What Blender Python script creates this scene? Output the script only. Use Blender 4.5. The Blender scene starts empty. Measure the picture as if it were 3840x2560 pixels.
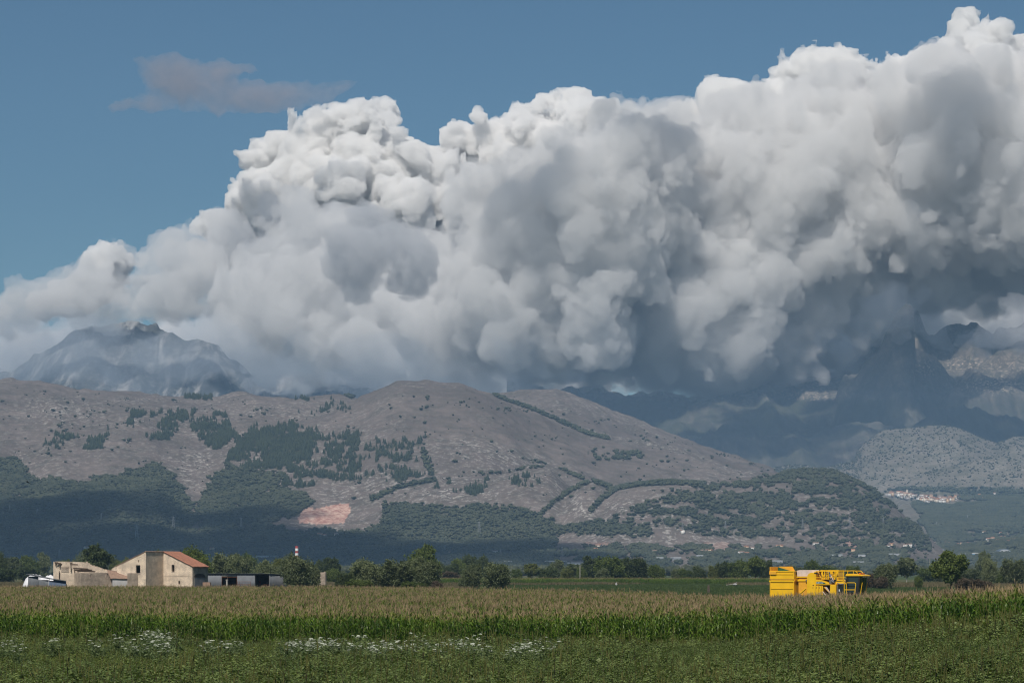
import bpy, bmesh, math, random
import numpy as np
from mathutils import Vector, Matrix

rng = np.random.default_rng(7)
random.seed(7)
scene = bpy.context.scene
col = scene.collection

# ------------------------------------------------------------------ camera
FPX = 10888.0          # focal length in photo pixels (3840 wide)
HOR = 2140.0           # photo row of the horizon
CAM_H = 5.0
cam_data = bpy.data.cameras.new('camera')
cam_data.sensor_width = 36.0
cam_data.lens = 36.0 * FPX / 3840.0
cam_data.shift_y = (HOR - 1280.0) / 3840.0
cam_data.clip_start = 1.0
cam_data.clip_end = 200000.0
cam = bpy.data.objects.new('camera', cam_data)
cam.location = (0.0, 0.0, CAM_H)
cam.rotation_euler = (math.radians(90.0), 0.0, 0.0)
col.objects.link(cam)
scene.camera = cam

# ------------------------------------------------------------------ sky, sun, exposure
SUN_EL = math.radians(50.0)
SUN_AZ = math.radians(164.0)      # measured from the view direction (+Y) towards the left (-X)
sun_dir = Vector((-math.sin(SUN_AZ) * math.cos(SUN_EL), math.cos(SUN_AZ) * math.cos(SUN_EL), math.sin(SUN_EL)))

world = bpy.data.worlds.new('World')
scene.world = world
world.use_nodes = True
wn = world.node_tree
for n in list(wn.nodes):
    wn.nodes.remove(n)
sky = wn.nodes.new('ShaderNodeTexSky')
sky.sky_type = 'NISHITA'
sky.sun_disc = False
sky.sun_elevation = SUN_EL
sky.sun_rotation = -SUN_AZ
sky.altitude = 700.0
sky.air_density = 1.0
sky.dust_density = 0.0
sky.ozone_density = 4.0
tint = wn.nodes.new('ShaderNodeMix')
tint.data_type = 'RGBA'; tint.blend_type = 'MULTIPLY'
tint.inputs['Factor'].default_value = 1.0
tint.inputs['B'].default_value = (0.76, 0.95, 0.98, 1.0)
bg = wn.nodes.new('ShaderNodeBackground')
bg.inputs['Strength'].default_value = 0.046
wo = wn.nodes.new('ShaderNodeOutputWorld')
wn.links.new(sky.outputs[0], tint.inputs['A'])
wn.links.new(tint.outputs['Result'], bg.inputs['Color'])
wn.links.new(bg.outputs[0], wo.inputs['Surface'])

sun_data = bpy.data.lights.new('sun', 'SUN')
sun_data.energy = 4.2
sun_data.angle = math.radians(0.53)
sun_data.color = (1.0, 0.94, 0.86)
sun = bpy.data.objects.new('sun', sun_data)
sun.rotation_euler = sun_dir.to_track_quat('Z', 'Y').to_euler()
sun.location = (0, 0, 3000)
col.objects.link(sun)

scene.view_settings.view_transform = 'Standard'
scene.view_settings.look = 'None'
scene.view_settings.exposure = 0.1
scene.view_settings.gamma = 1.0
scene.view_settings.use_curve_mapping = False
cy = scene.cycles
cy.max_bounces = 24
cy.diffuse_bounces = 3
cy.glossy_bounces = 2
cy.transmission_bounces = 4
cy.transparent_max_bounces = 24
cy.volume_bounces = 10
cy.use_denoising = True
cy.denoiser = 'OPENIMAGEDENOISE'
cy.use_adaptive_sampling = True
cy.adaptive_threshold = 0.01
cy.filter_width = 1.15
cy.caustics_reflective = False
cy.caustics_refractive = False

# ------------------------------------------------------------------ helpers
def unproj(px, py, Y):
    """point on the line of sight of a photo pixel at distance Y"""
    return ((px - 1920.0) / FPX * Y, Y, CAM_H + (HOR - py) / FPX * Y)

def props(o, label=None, cat=None, group=None, kind=None):
    if label: o['label'] = label
    if cat: o['category'] = cat
    if group: o['group'] = group
    if kind: o['kind'] = kind
    return o

def zone(px):
    for lim, t in ((330, 'the ruined barn'), (780, 'the farmhouse'), (1080, 'the tin shed'), (1240, 'the big willow'), (1680, 'the row of willows'), (1960, 'the pair of willows'), (2250, 'the lollipop tree'),
                   (2450, 'the clump of big trees'), (2880, 'the hedge left of the harvester'), (3050, 'the harvester bin'), (3250, 'the harvester cab'), (3480, 'the willow right of the harvester'), (3650, 'the big lone tree')):
        if px < lim: return t
    return 'the trees at the right edge'

def link(name, me, mat=None, parent=None):
    o = bpy.data.objects.new(name, me)
    col.objects.link(o)
    if mat is not None and me is not None and len(me.materials) == 0:
        me.materials.append(mat)
    if parent is not None:
        o.parent = parent
    return o

def empty(name, loc=(0, 0, 0), rz=0.0):
    o = bpy.data.objects.new(name, None)
    o.empty_display_size = 0.5
    o.location = loc
    o.rotation_euler = (0, 0, rz)
    col.objects.link(o)
    return o

def np_mesh(name, verts, faces, smooth=True):
    """mesh from numpy arrays; faces (n,3) or (n,4)"""
    me = bpy.data.meshes.new(name)
    verts = np.asarray(verts, dtype=np.float32)
    faces = np.asarray(faces, dtype=np.int32)
    k = faces.shape[1]
    me.vertices.add(len(verts))
    me.vertices.foreach_set('co', verts.ravel())
    me.loops.add(faces.size)
    me.loops.foreach_set('vertex_index', faces.ravel())
    me.polygons.add(len(faces))
    me.polygons.foreach_set('loop_start', np.arange(0, faces.size, k, dtype=np.int32))
    me.polygons.foreach_set('loop_total', np.full(len(faces), k, dtype=np.int32))
    if smooth:
        me.polygons.foreach_set('use_smooth', np.ones(len(faces), dtype=bool))
    me.update(calc_edges=True)
    return me

def _hash(ix, iy, iz, seed):
    h = (ix.astype(np.int64) * 374761393 + iy.astype(np.int64) * 668265263 + iz.astype(np.int64) * 2147483647 + seed * 974711) & 0xFFFFFFFF
    h = ((h ^ (h >> 13)) * 1274126177) & 0xFFFFFFFF
    h = (h ^ (h >> 16)) & 0xFFFFFF
    return h.astype(np.float32) / 8388608.0 - 1.0

def vnoise3(x, y, z, seed=0):
    xi = np.floor(x); yi = np.floor(y); zi = np.floor(z)
    fx = x - xi; fy = y - yi; fz = z - zi
    fx = fx * fx * fx * (fx * (fx * 6 - 15) + 10)
    fy = fy * fy * fy * (fy * (fy * 6 - 15) + 10)
    fz = fz * fz * fz * (fz * (fz * 6 - 15) + 10)
    r = 0
    for dx in (0, 1):
        for dy in (0, 1):
            for dz in (0, 1):
                w = (fx if dx else 1 - fx) * (fy if dy else 1 - fy) * (fz if dz else 1 - fz)
                r = r + w * _hash(xi + dx, yi + dy, zi + dz, seed)
    return r

def vnoise2(x, y, seed=0):
    xi = np.floor(x); yi = np.floor(y)
    fx = x - xi; fy = y - yi
    fx = fx * fx * fx * (fx * (fx * 6 - 15) + 10)
    fy = fy * fy * fy * (fy * (fy * 6 - 15) + 10)
    zz = np.zeros_like(xi)
    r = 0
    for dx in (0, 1):
        for dy in (0, 1):
            w = (fx if dx else 1 - fx) * (fy if dy else 1 - fy)
            r = r + w * _hash(xi + dx, yi + dy, zz, seed)
    return r

def fbm2(x, y, octv=5, seed=0, gain=0.5):
    r = 0; a = 1.0; s = 0
    for k in range(octv):
        r = r + a * vnoise2(x, y, seed + k * 17)
        s += a; a *= gain
        x = x * 2.03 + 11.3; y = y * 2.03 - 7.7
    return r / s

def ridge2(x, y, octv=4, seed=0):
    r = 0; a = 1.0; s = 0
    for k in range(octv):
        r = r + a * (1 - 2 * np.abs(vnoise2(x, y, seed + k * 31)))
        s += a; a *= 0.5
        x = x * 2.1 + 3.1; y = y * 2.1 + 9.2
    return r / s

def sstep(a, b, x):
    t = np.clip((x - a) / (b - a), 0, 1)
    return t * t * (3 - 2 * t)

# ---- node material helpers
def new_mat(name):
    m = bpy.data.materials.new(name)
    m.use_nodes = True
    nt = m.node_tree
    for n in list(nt.nodes):
        nt.nodes.remove(n)
    out = nt.nodes.new('ShaderNodeOutputMaterial')
    return m, nt, out

def N(nt, typ, **kw):
    n = nt.nodes.new(typ)
    for k, v in kw.items():
        if k == 'inp':
            for a, b in v.items():
                n.inputs[a].default_value = b
        else:
            setattr(n, k, v)
    return n

def ramp(nt, stops, interp='LINEAR'):
    n = nt.nodes.new('ShaderNodeValToRGB')
    cr = n.color_ramp
    cr.interpolation = interp
    while len(cr.elements) > 1:
        cr.elements.remove(cr.elements[-1])
    cr.elements[0].position = stops[0][0]; cr.elements[0].color = tuple(stops[0][1]) + (1,)
    for p, c in stops[1:]:
        e = cr.elements.new(p); e.color = tuple(c) + (1,)
    return n

def mixc(nt, fac, a, b, blend='MIX'):
    n = nt.nodes.new('ShaderNodeMix'); n.data_type = 'RGBA'; n.blend_type = blend
    for sock, v in (('Factor', fac), ('A', a), ('B', b)):
        if isinstance(v, (int, float)):
            n.inputs[sock].default_value = v
        elif isinstance(v, tuple):
            n.inputs[sock].default_value = v + (1,) if len(v) == 3 else v
        else:
            nt.links.new(v, n.inputs[sock])
    return n.outputs['Result']

def simple_mat(name, color, rough=0.6, var=0.15, scale=3.0, metal=0.0, spec=0.3, bump=0.0, coord='Object'):
    """painted / plain surface with a little procedural unevenness of colour and gloss"""
    m, nt, out = new_mat(name)
    b = N(nt, 'ShaderNodeBsdfPrincipled', inp={'Roughness': rough, 'Metallic': metal, 'Specular IOR Level': spec})
    tc = N(nt, 'ShaderNodeTexCoord')
    no = N(nt, 'ShaderNodeTexNoise', inp={'Scale': scale, 'Detail': 5.0, 'Roughness': 0.65})
    nt.links.new(tc.outputs[coord], no.inputs['Vector'])
    dark = tuple(c * (1 - var) for c in color); lite = tuple(min(1, c * (1 + var)) for c in color)
    r = ramp(nt, [(0.3, dark), (0.7, lite)])
    nt.links.new(no.outputs['Fac'], r.inputs['Fac'])
    nt.links.new(r.outputs['Color'], b.inputs['Base Color'])
    if bump > 0:
        bp = N(nt, 'ShaderNodeBump', inp={'Strength': bump, 'Distance': 0.05})
        nt.links.new(no.outputs['Fac'], bp.inputs['Height'])
        nt.links.new(bp.outputs['Normal'], b.inputs['Normal'])
    nt.links.new(b.outputs[0], out.inputs['Surface'])
    return m
# ------------------------------------------------------------------ clouds (real volumes far beyond the hills)
import openvdb

def poly_signed(px, pz, poly):
    """signed distance to polygon, positive inside (arrays)"""
    d2 = np.full(px.shape, 1e18, dtype=np.float64)
    inside = np.zeros(px.shape, dtype=bool)
    n = len(poly)
    for i in range(n):
        ax, az = poly[i]; bx, bz = poly[(i + 1) % n]
        ex, ez = bx - ax, bz - az
        wx, wz = px - ax, pz - az
        t = np.clip((wx * ex + wz * ez) / (ex * ex + ez * ez + 1e-9), 0, 1)
        d2 = np.minimum(d2, (wx - ex * t) ** 2 + (wz - ez * t) ** 2)
        cond = ((az <= pz) & (bz > pz)) | ((bz <= pz) & (az > pz))
        xx = ax + (pz - az) * ex / (ez if abs(ez) > 1e-9 else 1e-9)
        inside ^= cond & (px < xx)
    d = np.sqrt(d2)
    return np.where(inside, d, -d)

def cloud_mat(name, mfp, g=0.0, alb=(0.995, 0.995, 0.995)):
    m, nt, out = new_mat(name)
    v = N(nt, 'ShaderNodeVolumePrincipled', inp={'Color': alb + (1,), 'Density': 1.0 / mfp, 'Anisotropy': g})
    nt.links.new(v.outputs[0], out.inputs['Volume'])
    try:
        m.volume_intersection_method = 'ACCURATE'
        m.cycles.homogeneous_volume = True
    except Exception:
        pass
    return m

def build_cloud(name, poly_px, Y, tmax, edge, gens, vox, mat, label, seed=1, lean=0.0, flat_base=None, disp=6.0, squash=1.0, plan=False, shrink=50.0, rag=1.0):
    """inflate a cloud outline (photo px at distance Y) and grow cauliflower puffs of several sizes on it"""
    r = np.random.default_rng(seed)
    poly = [(x, 0, y) for x, y in poly_px] if plan else [unproj(x, y, Y) for x, y in poly_px]
    poly2 = [(p[0], p[2]) for p in poly]
    rmax = gens[0][1] * 1.6 if gens else 60
    x0 = min(p[0] for p in poly2) - rmax; x1 = max(p[0] for p in poly2) + rmax
    z0 = min(p[1] for p in poly2) - rmax; z1 = max(p[1] for p in poly2) + rmax
    y0 = -tmax - rmax; y1 = tmax + rmax
    xs = np.arange(x0, x1, vox); zs = np.arange(z0, z1, vox); ys = np.arange(y0, y1, vox)
    gx, gz = np.meshgrid(xs, zs, indexing='ij')
    d = poly_signed(gx, gz, poly2) - shrink
    T = tmax * np.sqrt(np.clip(1 - (1 - np.clip(d / edge, 0, 1)) ** 2, 0, 1)) * (0.8 + 0.5 * fbm2(gx / 900 + seed, gz / 900, 3, seed))
    ay = np.abs(ys)[None, :, None]
    phi = np.where((d > 0)[:, None, :], ay - T[:, None, :], np.sqrt(ay ** 2 + np.minimum(d, 0)[:, None, :] ** 2)).astype(np.float32)
    phi = np.maximum(phi, -(d[:, None, :]).astype(np.float32) * 0.9)

    def splat(c, rad):
        i0 = max(int((c[0] - rad * 1.3 - x0) / vox), 0); i1 = min(int((c[0] + rad * 1.3 - x0) / vox) + 2, len(xs))
        j0 = max(int((c[1] - rad * 1.3 - y0) / vox), 0); j1 = min(int((c[1] + rad * 1.3 - y0) / vox) + 2, len(ys))
        k0 = max(int((c[2] - rad * 1.3 - z0) / vox), 0); k1 = min(int((c[2] + rad * 1.3 - z0) / vox) + 2, len(zs))
        if i0 >= i1 or j0 >= j1 or k0 >= k1: return
        dd = np.sqrt((xs[i0:i1, None, None] - c[0]) ** 2 + (ys[None, j0:j1, None] - c[1]) ** 2 + ((zs[None, None, k0:k1] - c[2]) / squash) ** 2) - rad
        sub = phi[i0:i1, j0:j1, k0:k1]
        k = rad * 0.12
        h = np.clip(0.5 + 0.5 * (sub - dd) / k, 0, 1)
        sub[...] = sub * (1 - h) + dd * h - k * h * (1 - h)

    def look(p):
        i = np.clip(((p[:, 0] - x0) / vox).astype(int), 0, len(xs) - 1)
        j = np.clip(((p[:, 1] - y0) / vox).astype(int), 0, len(ys) - 1)
        k = np.clip(((p[:, 2] - z0) / vox).astype(int), 0, len(zs) - 1)
        return i, j, k, phi[i, j, k]

    for gi, (rmin, rmax_, count) in enumerate(gens):
        # candidates: voxels close to the present surface, weighted to the seen side and the top
        band = np.argwhere(np.abs(phi[::2, ::2, ::2]) < vox * 1.5) * 2
        if len(band) == 0: break
        yy = ys[np.minimum(band[:, 1], len(ys) - 1)]
        w = np.where(yy < tmax * 0.25, 1.0, 0.15)
        pick = band[r.choice(len(band), size=min(count, len(band)), p=w / w.sum())]
        P = np.stack([xs[pick[:, 0]], ys[pick[:, 1]], zs[pick[:, 2]]], 1)
        R = rmin + (rmax_ - rmin) * r.random(len(P)) ** 2.2
        R = np.minimum(R, np.maximum(d[pick[:, 0], pick[:, 2]] + shrink + 25, rmin * 0.6))     # big puffs inside, small ones along the rim
        # keep small puffs in colonies
        clump = fbm2(P[:, 0] / (rmax_ * 5) + gi, (P[:, 2] + P[:, 1]) / (rmax_ * 5), 2, seed + gi)
        keep = clump > -0.15 if gi > 0 else np.ones(len(P), bool)
        for c, rad in zip(P[keep], R[keep]):
            splat(c + r.normal(0, rad * 0.12, 3) - np.array([0, 0, 0]) , rad)
    if flat_base is not None:
        zb = unproj(0, flat_base, Y)[2]
        fb = zb + 120 * fbm2(gx / 700, gx * 0 + seed, 3, seed)
        phi = np.maximum(phi, (fb - gz)[:, None, :].astype(np.float32) * 0.8)
    # ragged, billowed skin at several sizes
    hs = tuple(len(q[::2]) + 1 for q in (xs, ys, zs))
    k2 = np.sqrt(np.fft.fftfreq(hs[0])[:, None, None] ** 2 + np.fft.fftfreq(hs[1])[None, :, None] ** 2 + np.fft.rfftfreq(hs[2])[None, None, :] ** 2) / (2 * vox)
    def field(lam, sd):
        """isotropic random field with bumps of one size"""
        rr = np.random.default_rng(sd)
        sp = np.fft.rfftn(rr.standard_normal(hs)) * np.exp(-((k2 * lam - 1.0) ** 2) * 5.0)
        g_ = np.fft.irfftn(sp, s=hs).astype(np.float32)
        g_ *= 0.5 / g_.std()
        for ax_, n_ in enumerate((len(xs), len(ys), len(zs))):
            i_ = np.arange(n_); lo_ = np.take(g_, i_ // 2, axis=ax_); hi_ = np.take(g_, (i_ + 1) // 2, axis=ax_)
            g_ = 0.5 * (lo_ + hi_)
        return g_
    if rag > 0:
        for k, (lam, amp) in enumerate(((520, 70), (230, 40), (105, 22), (50, 15), (30, 9))):
            if lam < 3.2 * vox: continue
            phi -= (rag * amp) * (np.abs(field(lam, seed * 10 + k)) * 2 - 0.75)
    phi[0] = phi[-1] = 5; phi[:, 0] = phi[:, -1] = 5; phi[:, :, 0] = phi[:, :, -1] = 5
    g = openvdb.FloatGrid(1e3)
    g.copyFromArray(np.ascontiguousarray(phi))
    pts, quads = g.convertToQuads(0.0)
    # drop loose crumbs: keep only connected pieces of some size
    lab = np.arange(len(pts))
    for _ in range(200):
        m_ = lab[quads].min(axis=1)
        new = lab.copy()
        for c_ in range(4): np.minimum.at(new, quads[:, c_], m_)
        new = new[new]; new = new[new]
        if np.array_equal(new, lab): break
        lab = new
    ok_ = np.bincount(lab, minlength=len(pts))[lab] > 900
    remap = np.cumsum(ok_) - 1
    quads = remap[quads[ok_[quads[:, 0]]]]; pts = pts[ok_]
    pts = pts * vox + np.array([x0, y0, z0])
    # fine turbulence on the skin
    if disp > 0:
        s = 1.0 / (vox * 3.0)
        for ax in range(3):
            nn = vnoise3(pts[:, 0] * s, pts[:, 1] * s, pts[:, 2] * s, seed + ax) + 0.6 * vnoise3(pts[:, 0] * s * 2.3, pts[:, 1] * s * 2.3, pts[:, 2] * s * 2.3, seed + 7 + ax)
            pts[:, ax] += disp * nn
    if plan:                                    # outline given from above, Y is then the height
        pts = np.stack([pts[:, 0], pts[:, 2], Y - pts[:, 1]], 1); quads = quads
    else:
        pts[:, 1] += Y + lean * (pts[:, 2] - z0)
    me = np_mesh(name, pts, quads)
    o = link(name, me, mat)
    props(o, label, 'cloud', kind=None)
    print('cloud', name, len(pts))
    return o

M_CRISP = cloud_mat('cloud_bright', 30.0, alb=(0.984, 0.982, 0.978))
M_MID = cloud_mat('cloud_mid', 105.0, alb=(0.922, 0.920, 0.918))  # shade on the grey bank is put into its colour
M_SOFT = cloud_mat('cloud_soft', 140.0, alb=(0.925, 0.925, 0.926))
M_DARK = cloud_mat('cloud_dark', 95.0, alb=(0.78, 0.79, 0.81))  # shade on the ragged front cloud is put into its colour
M_MIST = cloud_mat('cloud_mist', 190.0, alb=(0.80, 0.80, 0.82))
M_LENS = cloud_mat('cloud_lens', 105.0, alb=(0.60, 0.575, 0.61))
M_VEIL = cloud_mat('cloud_veil', 700.0, alb=(0.70, 0.78, 0.88))
M_THIN = cloud_mat('cloud_thin', 270.0, alb=(0.97, 0.97, 0.975))
M_OVER = cloud_mat('cloud_overhead', 110.0, alb=(0.97, 0.97, 0.975))

build_cloud('cumulus_cloud', [(915, 760), (925, 640), (1000, 590), (1080, 520), (1120, 575), (1180, 440), (1250, 445), (1345, 400), (1380, 385), (1465, 390), (1478, 470), (1470, 540), (1560, 580), (1620, 590), (1720, 600), (1800, 720), (1750, 950), (1500, 1150), (1200, 1180), (1000, 1120), (930, 950)],
            16500, 420, 420, [(110, 260, 70), (40, 110, 600), (20, 44, 4200)], 10, M_CRISP,
            'bright white cloud tower with a split top, left of the other towers', seed=3)
build_cloud('cumulus_cloud', [(1600, 740), (1700, 545), (1790, 500), (1935, 495), (2000, 420), (2110, 385), (2160, 405), (2260, 390), (2285, 420), (2280, 490), (2420, 700), (2300, 900), (1900, 1000), (1650, 950)],
            16900, 420, 420, [(110, 240, 60), (40, 110, 520), (20, 44, 4200)], 10, M_CRISP,
            'bright white cauliflower cloud behind the grey front, in the middle', seed=5)
build_cloud('cumulus_cloud', [(1640, 1000), (1665, 820), (1700, 720), (1770, 640), (1860, 645), (1960, 670), (2030, 660), (2100, 520), (2150, 510), (2230, 500), (2330, 370), (2380, 350), (2420, 420), (2540, 430), (2600, 600), (2560, 900), (2500, 1250), (2200, 1380), (1900, 1400), (1700, 1300)],
            14200, 480, 500, [(150, 400, 60), (60, 150, 260), (22, 50, 3000)], 10, M_MID,
            'tall grey cloud bank in front of the white tower in the middle', seed=8, flat_base=1430, rag=0.6)
build_cloud('cumulus_cloud', [(2440, 600), (2540, 490), (2650, 420), (2790, 395), (2900, 375), (2990, 310), (3100, 275), (3165, 280), (3185, 330), (3280, 350), (3410, 270), (3530, 245), (3640, 290), (3760, 320), (3900, 260), (4200, 240), (4200, 1150), (3800, 1180), (3500, 1150), (3350, 1080), (3250, 1290), (3150, 1400), (2900, 1440), (2600, 1470), (2300, 1470), (2240, 1380), (2400, 1100)],
            14800, 620, 600, [(160, 460, 120), (60, 190, 450), (24, 54, 5000)], 11, M_MID,
            'huge billowing grey cloud bank filling the right of the sky', seed=11, flat_base=1450, rag=0.6)
build_cloud('cumulus_cloud', [(3560, 300), (3565, 160), (3610, 75), (3650, 50), (3690, 80), (3730, 130), (3790, 165), (3900, 150), (4000, 300), (3800, 420)],
            16600, 300, 260, [(80, 160, 40), (40, 80, 300), (24, 40, 900)], 13, M_CRISP,
            'pointed white cloud top rising at the right edge above the bank', seed=13)
build_cloud('cumulus_cloud', [(930, 1330), (860, 1240), (850, 1150), (880, 1040), (960, 900), (1080, 760), (1250, 760), (1400, 900), (1560, 860), (1700, 1000), (1850, 1150), (2300, 1180), (2350, 1380), (2000, 1430), (1600, 1420), (1200, 1440), (1040, 1440)],
            14600, 420, 420, [(110, 260, 120), (50, 110, 700), (28, 50, 2000)], 14, M_SOFT,
            'soft pale cloud mass lying low above the middle hilltop', seed=17, flat_base=1475)
build_cloud('cumulus_cloud', [(1230, 960), (1300, 850), (1400, 830), (1470, 810), (1545, 870), (1590, 950), (1610, 1010), (1560, 1070), (1430, 1080), (1300, 1040)],
            13300, 190, 200, [(60, 140, 30), (30, 60, 300), (18, 34, 1400)], 9, M_DARK,
            'dark grey ragged cloud hanging in front of the white towers', seed=19)
build_cloud('cumulus_cloud', [(-200, 1230), (-150, 1120), (0, 1130), (130, 1095), (250, 1060), (330, 990), (420, 935), (480, 970), (480, 1010), (600, 985), (700, 920), (800, 840), (860, 825), (900, 880), (930, 1010), (940, 1150), (800, 1190), (600, 1185), (300, 1190), (0, 1240)],
            15000, 240, 220, [(60, 160, 80), (34, 70, 500), (22, 34, 1500)], 13, M_SOFT,
            'low chain of grey and white clouds over the rocky peak', seed=23)
build_cloud('cumulus_cloud', [(335, 1040), (350, 985), (380, 950), (430, 920), (475, 945), (492, 985), (470, 1040), (400, 1110), (300, 1160), (200, 1170), (130, 1165), (125, 1120), (190, 1085), (270, 1070)],
            15700, 130, 90, [(40, 90, 40), (20, 40, 700)], 9, M_CRISP, 'bright white puff at the left end of the low cloud chain', seed=45, shrink=20, rag=0.6)
build_cloud('cumulus_cloud', [(690, 960), (740, 880), (800, 820), (850, 808), (890, 830), (915, 900), (900, 1000), (800, 1000)],
            15800, 130, 90, [(40, 90, 30), (20, 40, 500)], 9, M_CRISP, 'bright white puff between the cloud chain and the white tower', seed=46, shrink=20, rag=0.6)
build_cloud('cumulus_cloud', [(-80, 1180), (-40, 1100), (20, 1090), (45, 1120), (60, 1200), (120, 1230), (60, 1260), (-80, 1260)],
            15700, 110, 80, [(30, 70, 20), (20, 34, 300)], 10, M_SOFT, 'small white puff cut by the left edge over the rocky peak', seed=47, shrink=20, rag=0.6)
build_cloud('cumulus_cloud', [(2150, 1450), (2300, 1200), (2430, 980), (2560, 860), (2720, 960), (2860, 1150), (2960, 1340), (2880, 1400), (2600, 1425), (2350, 1440)],
            14350, 330, 300, [(120, 300, 50), (50, 120, 250), (24, 50, 1500)], 12, M_MID, 'rounded grey cloud filling the hollow in the middle of the bank', seed=48, flat_base=1430, rag=0.6)
build_cloud('cumulus_cloud', [(-300, 1420), (-300, 1250), (0, 1215), (300, 1190), (700, 1180), (1000, 1200), (1100, 1330), (1100, 1480), (500, 1480)],
            19500, 300, 260, [(90, 200, 50), (40, 90, 300)], 20, M_SOFT, 'pale cloud sheet standing behind the rocky peak', seed=49, rag=0.8)
build_cloud('cumulus_cloud', [(2420, 640), (2480, 470), (2545, 415), (2600, 405), (2650, 345), (2720, 335), (2790, 312), (2850, 320), (2900, 292), (2985, 222), (3040, 215), (3100, 196), (3172, 196), (3192, 250), (3285, 258), (3340, 225), (3400, 182), (3470, 172), (3530, 152), (3600, 170), (3660, 230), (3800, 220), (3950, 180), (4100, 300), (3700, 480), (3300, 520), (2900, 600)],
            15750, 240, 170, [(60, 170, 60), (34, 80, 500), (20, 36, 3500)], 10, M_CRISP, 'bright crest of white puffs along the top of the right cloud bank', seed=50, shrink=30, rag=0.7)
build_cloud('lens_cloud', [(430, 405), (540, 340), (505, 225), (620, 200), (760, 240), (990, 255), (850, 290), (1000, 315), (1340, 300), (1240, 390), (1100, 415), (700, 418)],
            15500, 80, 300, [], 14, M_LENS, 'thin mauve grey flat cloud alone in the blue sky', seed=29, disp=12, shrink=-15, rag=0.2)
build_cloud('cumulus_cloud', [(2900, 1200), (3100, 1050), (3400, 1000), (3700, 900), (4300, 850), (4300, 1420), (3700, 1400), (3400, 1430), (3100, 1440), (2800, 1440)],
            16300, 260, 260, [(80, 200, 60), (40, 90, 400)], 18, M_SOFT, 'pale soft cloud wrapped around the dark peak at the right', seed=41, flat_base=1440)
build_cloud('cumulus_cloud', [(850, 1400), (1100, 1330), (1500, 1330), (2000, 1300), (2500, 1340), (2900, 1380), (3000, 1440), (2500, 1480), (1900, 1490), (1300, 1490), (950, 1470)],
            15600, 300, 200, [(80, 160, 50)], 20, M_SOFT, 'long flat cloud base lying behind the middle hilltop', seed=43)
build_cloud('mist_cloud', [(-250, 1190), (60, 1190), (400, 1190), (700, 1200), (900, 1200), (1000, 1300), (1500, 1360), (2200, 1400), (2300, 1480), (1500, 1500), (800, 1480), (-200, 1480)],
            11800, 330, 300, [], 24, M_VEIL, 'thin bluish veil of mist hanging before the rocky peak', seed=31, disp=10, shrink=0, rag=1.5)
build_cloud('mist_cloud', [(3080, 1330), (3200, 1150), (3350, 1050), (3500, 1100), (3480, 1190), (3560, 1260), (3700, 1220), (3900, 1150), (3950, 1300), (3700, 1345), (3560, 1330), (3440, 1290), (3380, 1300), (3250, 1370), (3100, 1400)],
            13250, 130, 130, [(50, 120, 40)], 15, M_MIST, 'ragged low mist clinging to the dark peak at the right', seed=37, disp=12, shrink=10)

# unseen clouds added above the view to throw broken shade on the foot of the hill, the far mountains and the grey bank
def overhead(px, py, Y, z, rx, ry, th, seed, label, mat=M_OVER):
    tx, ty, tz = unproj(px, py, Y)
    L = (z - tz) / sun_dir.z
    cx, cy_ = tx + sun_dir.x * L, ty + sun_dir.y * L
    rr = np.random.default_rng(seed)
    pl = []
    for k in range(22):
        a = 2 * math.pi * k / 22
        q = 0.7 + 0.45 * rr.random()
        pl.append((cx + rx * q * math.cos(a), cy_ + ry * q * math.sin(a)))
    build_cloud('cumulus_cloud', pl, z, th, th * 2.0, [(90, 200, 60), (50, 90, 200)], 26, mat, label, seed=seed, plan=True, disp=8, shrink=0)
overhead(150, 1945, 4750, 1750, 680, 520, 110, 51, 'unseen small cumulus added to shade the left foot of the long hill')
overhead(950, 2030, 4550, 1700, 480, 300, 100, 52, 'unseen flat cumulus above the plain, added to shade the hill foot')
overhead(2500, 1600, 12600, 3300, 1150, 950, 120, 53, 'unseen broad flat cumulus above the valley, added to shade the mountains')
overhead(3200, 1500, 13400, 3400, 760, 620, 120, 54, 'unseen flat cumulus added to shade the dark mountain shoulder')
overhead(2050, 900, 13700, 4200, 260, 200, 80, 55, 'unseen small cumulus added to shade the grey bank, nearest to the dark ragged cloud', M_THIN)
overhead(2500, 640, 13800, 4600, 230, 200, 80, 56, 'unseen small high cumulus added to shade the middle of the grey bank', M_THIN)
overhead(3650, 620, 14000, 4700, 260, 240, 80, 59, 'unseen high cumulus added to shade the right edge of the grey bank', M_THIN)
overhead(1050, 900, 14700, 4600, 300, 200, 80, 61, 'unseen high cumulus added to shade the foot of the white tower', M_THIN)
overhead(3800, 1600, 12300, 3200, 500, 500, 100, 58, 'unseen flat cumulus added to shade the mountains at the right')
# ------------------------------------------------------------------ terrain
def hump(X, Y):
    """the field rises gently to the right in the foreground"""
    a = X / np.maximum(Y, 40.0)
    s = np.interp(a, [-0.02, 0.04, 0.0845, 0.127, 0.176, 0.25, 0.6], [0.0, 0.25, 0.7, 1.25, 1.85, 2.2, 2.4])
    b = sstep(70.0, 140.0, Y) * np.clip((330.0 - Y) / 165.0, 0, 1)
    return s * b

def ground_z(X, Y):
    X = np.asarray(X, float); Y = np.asarray(Y, float)
    return hump(X, Y) + 0.10 * fbm2(X / 9.0, Y / 9.0, 3, 5) * sstep(1200, 400, Y)

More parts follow.
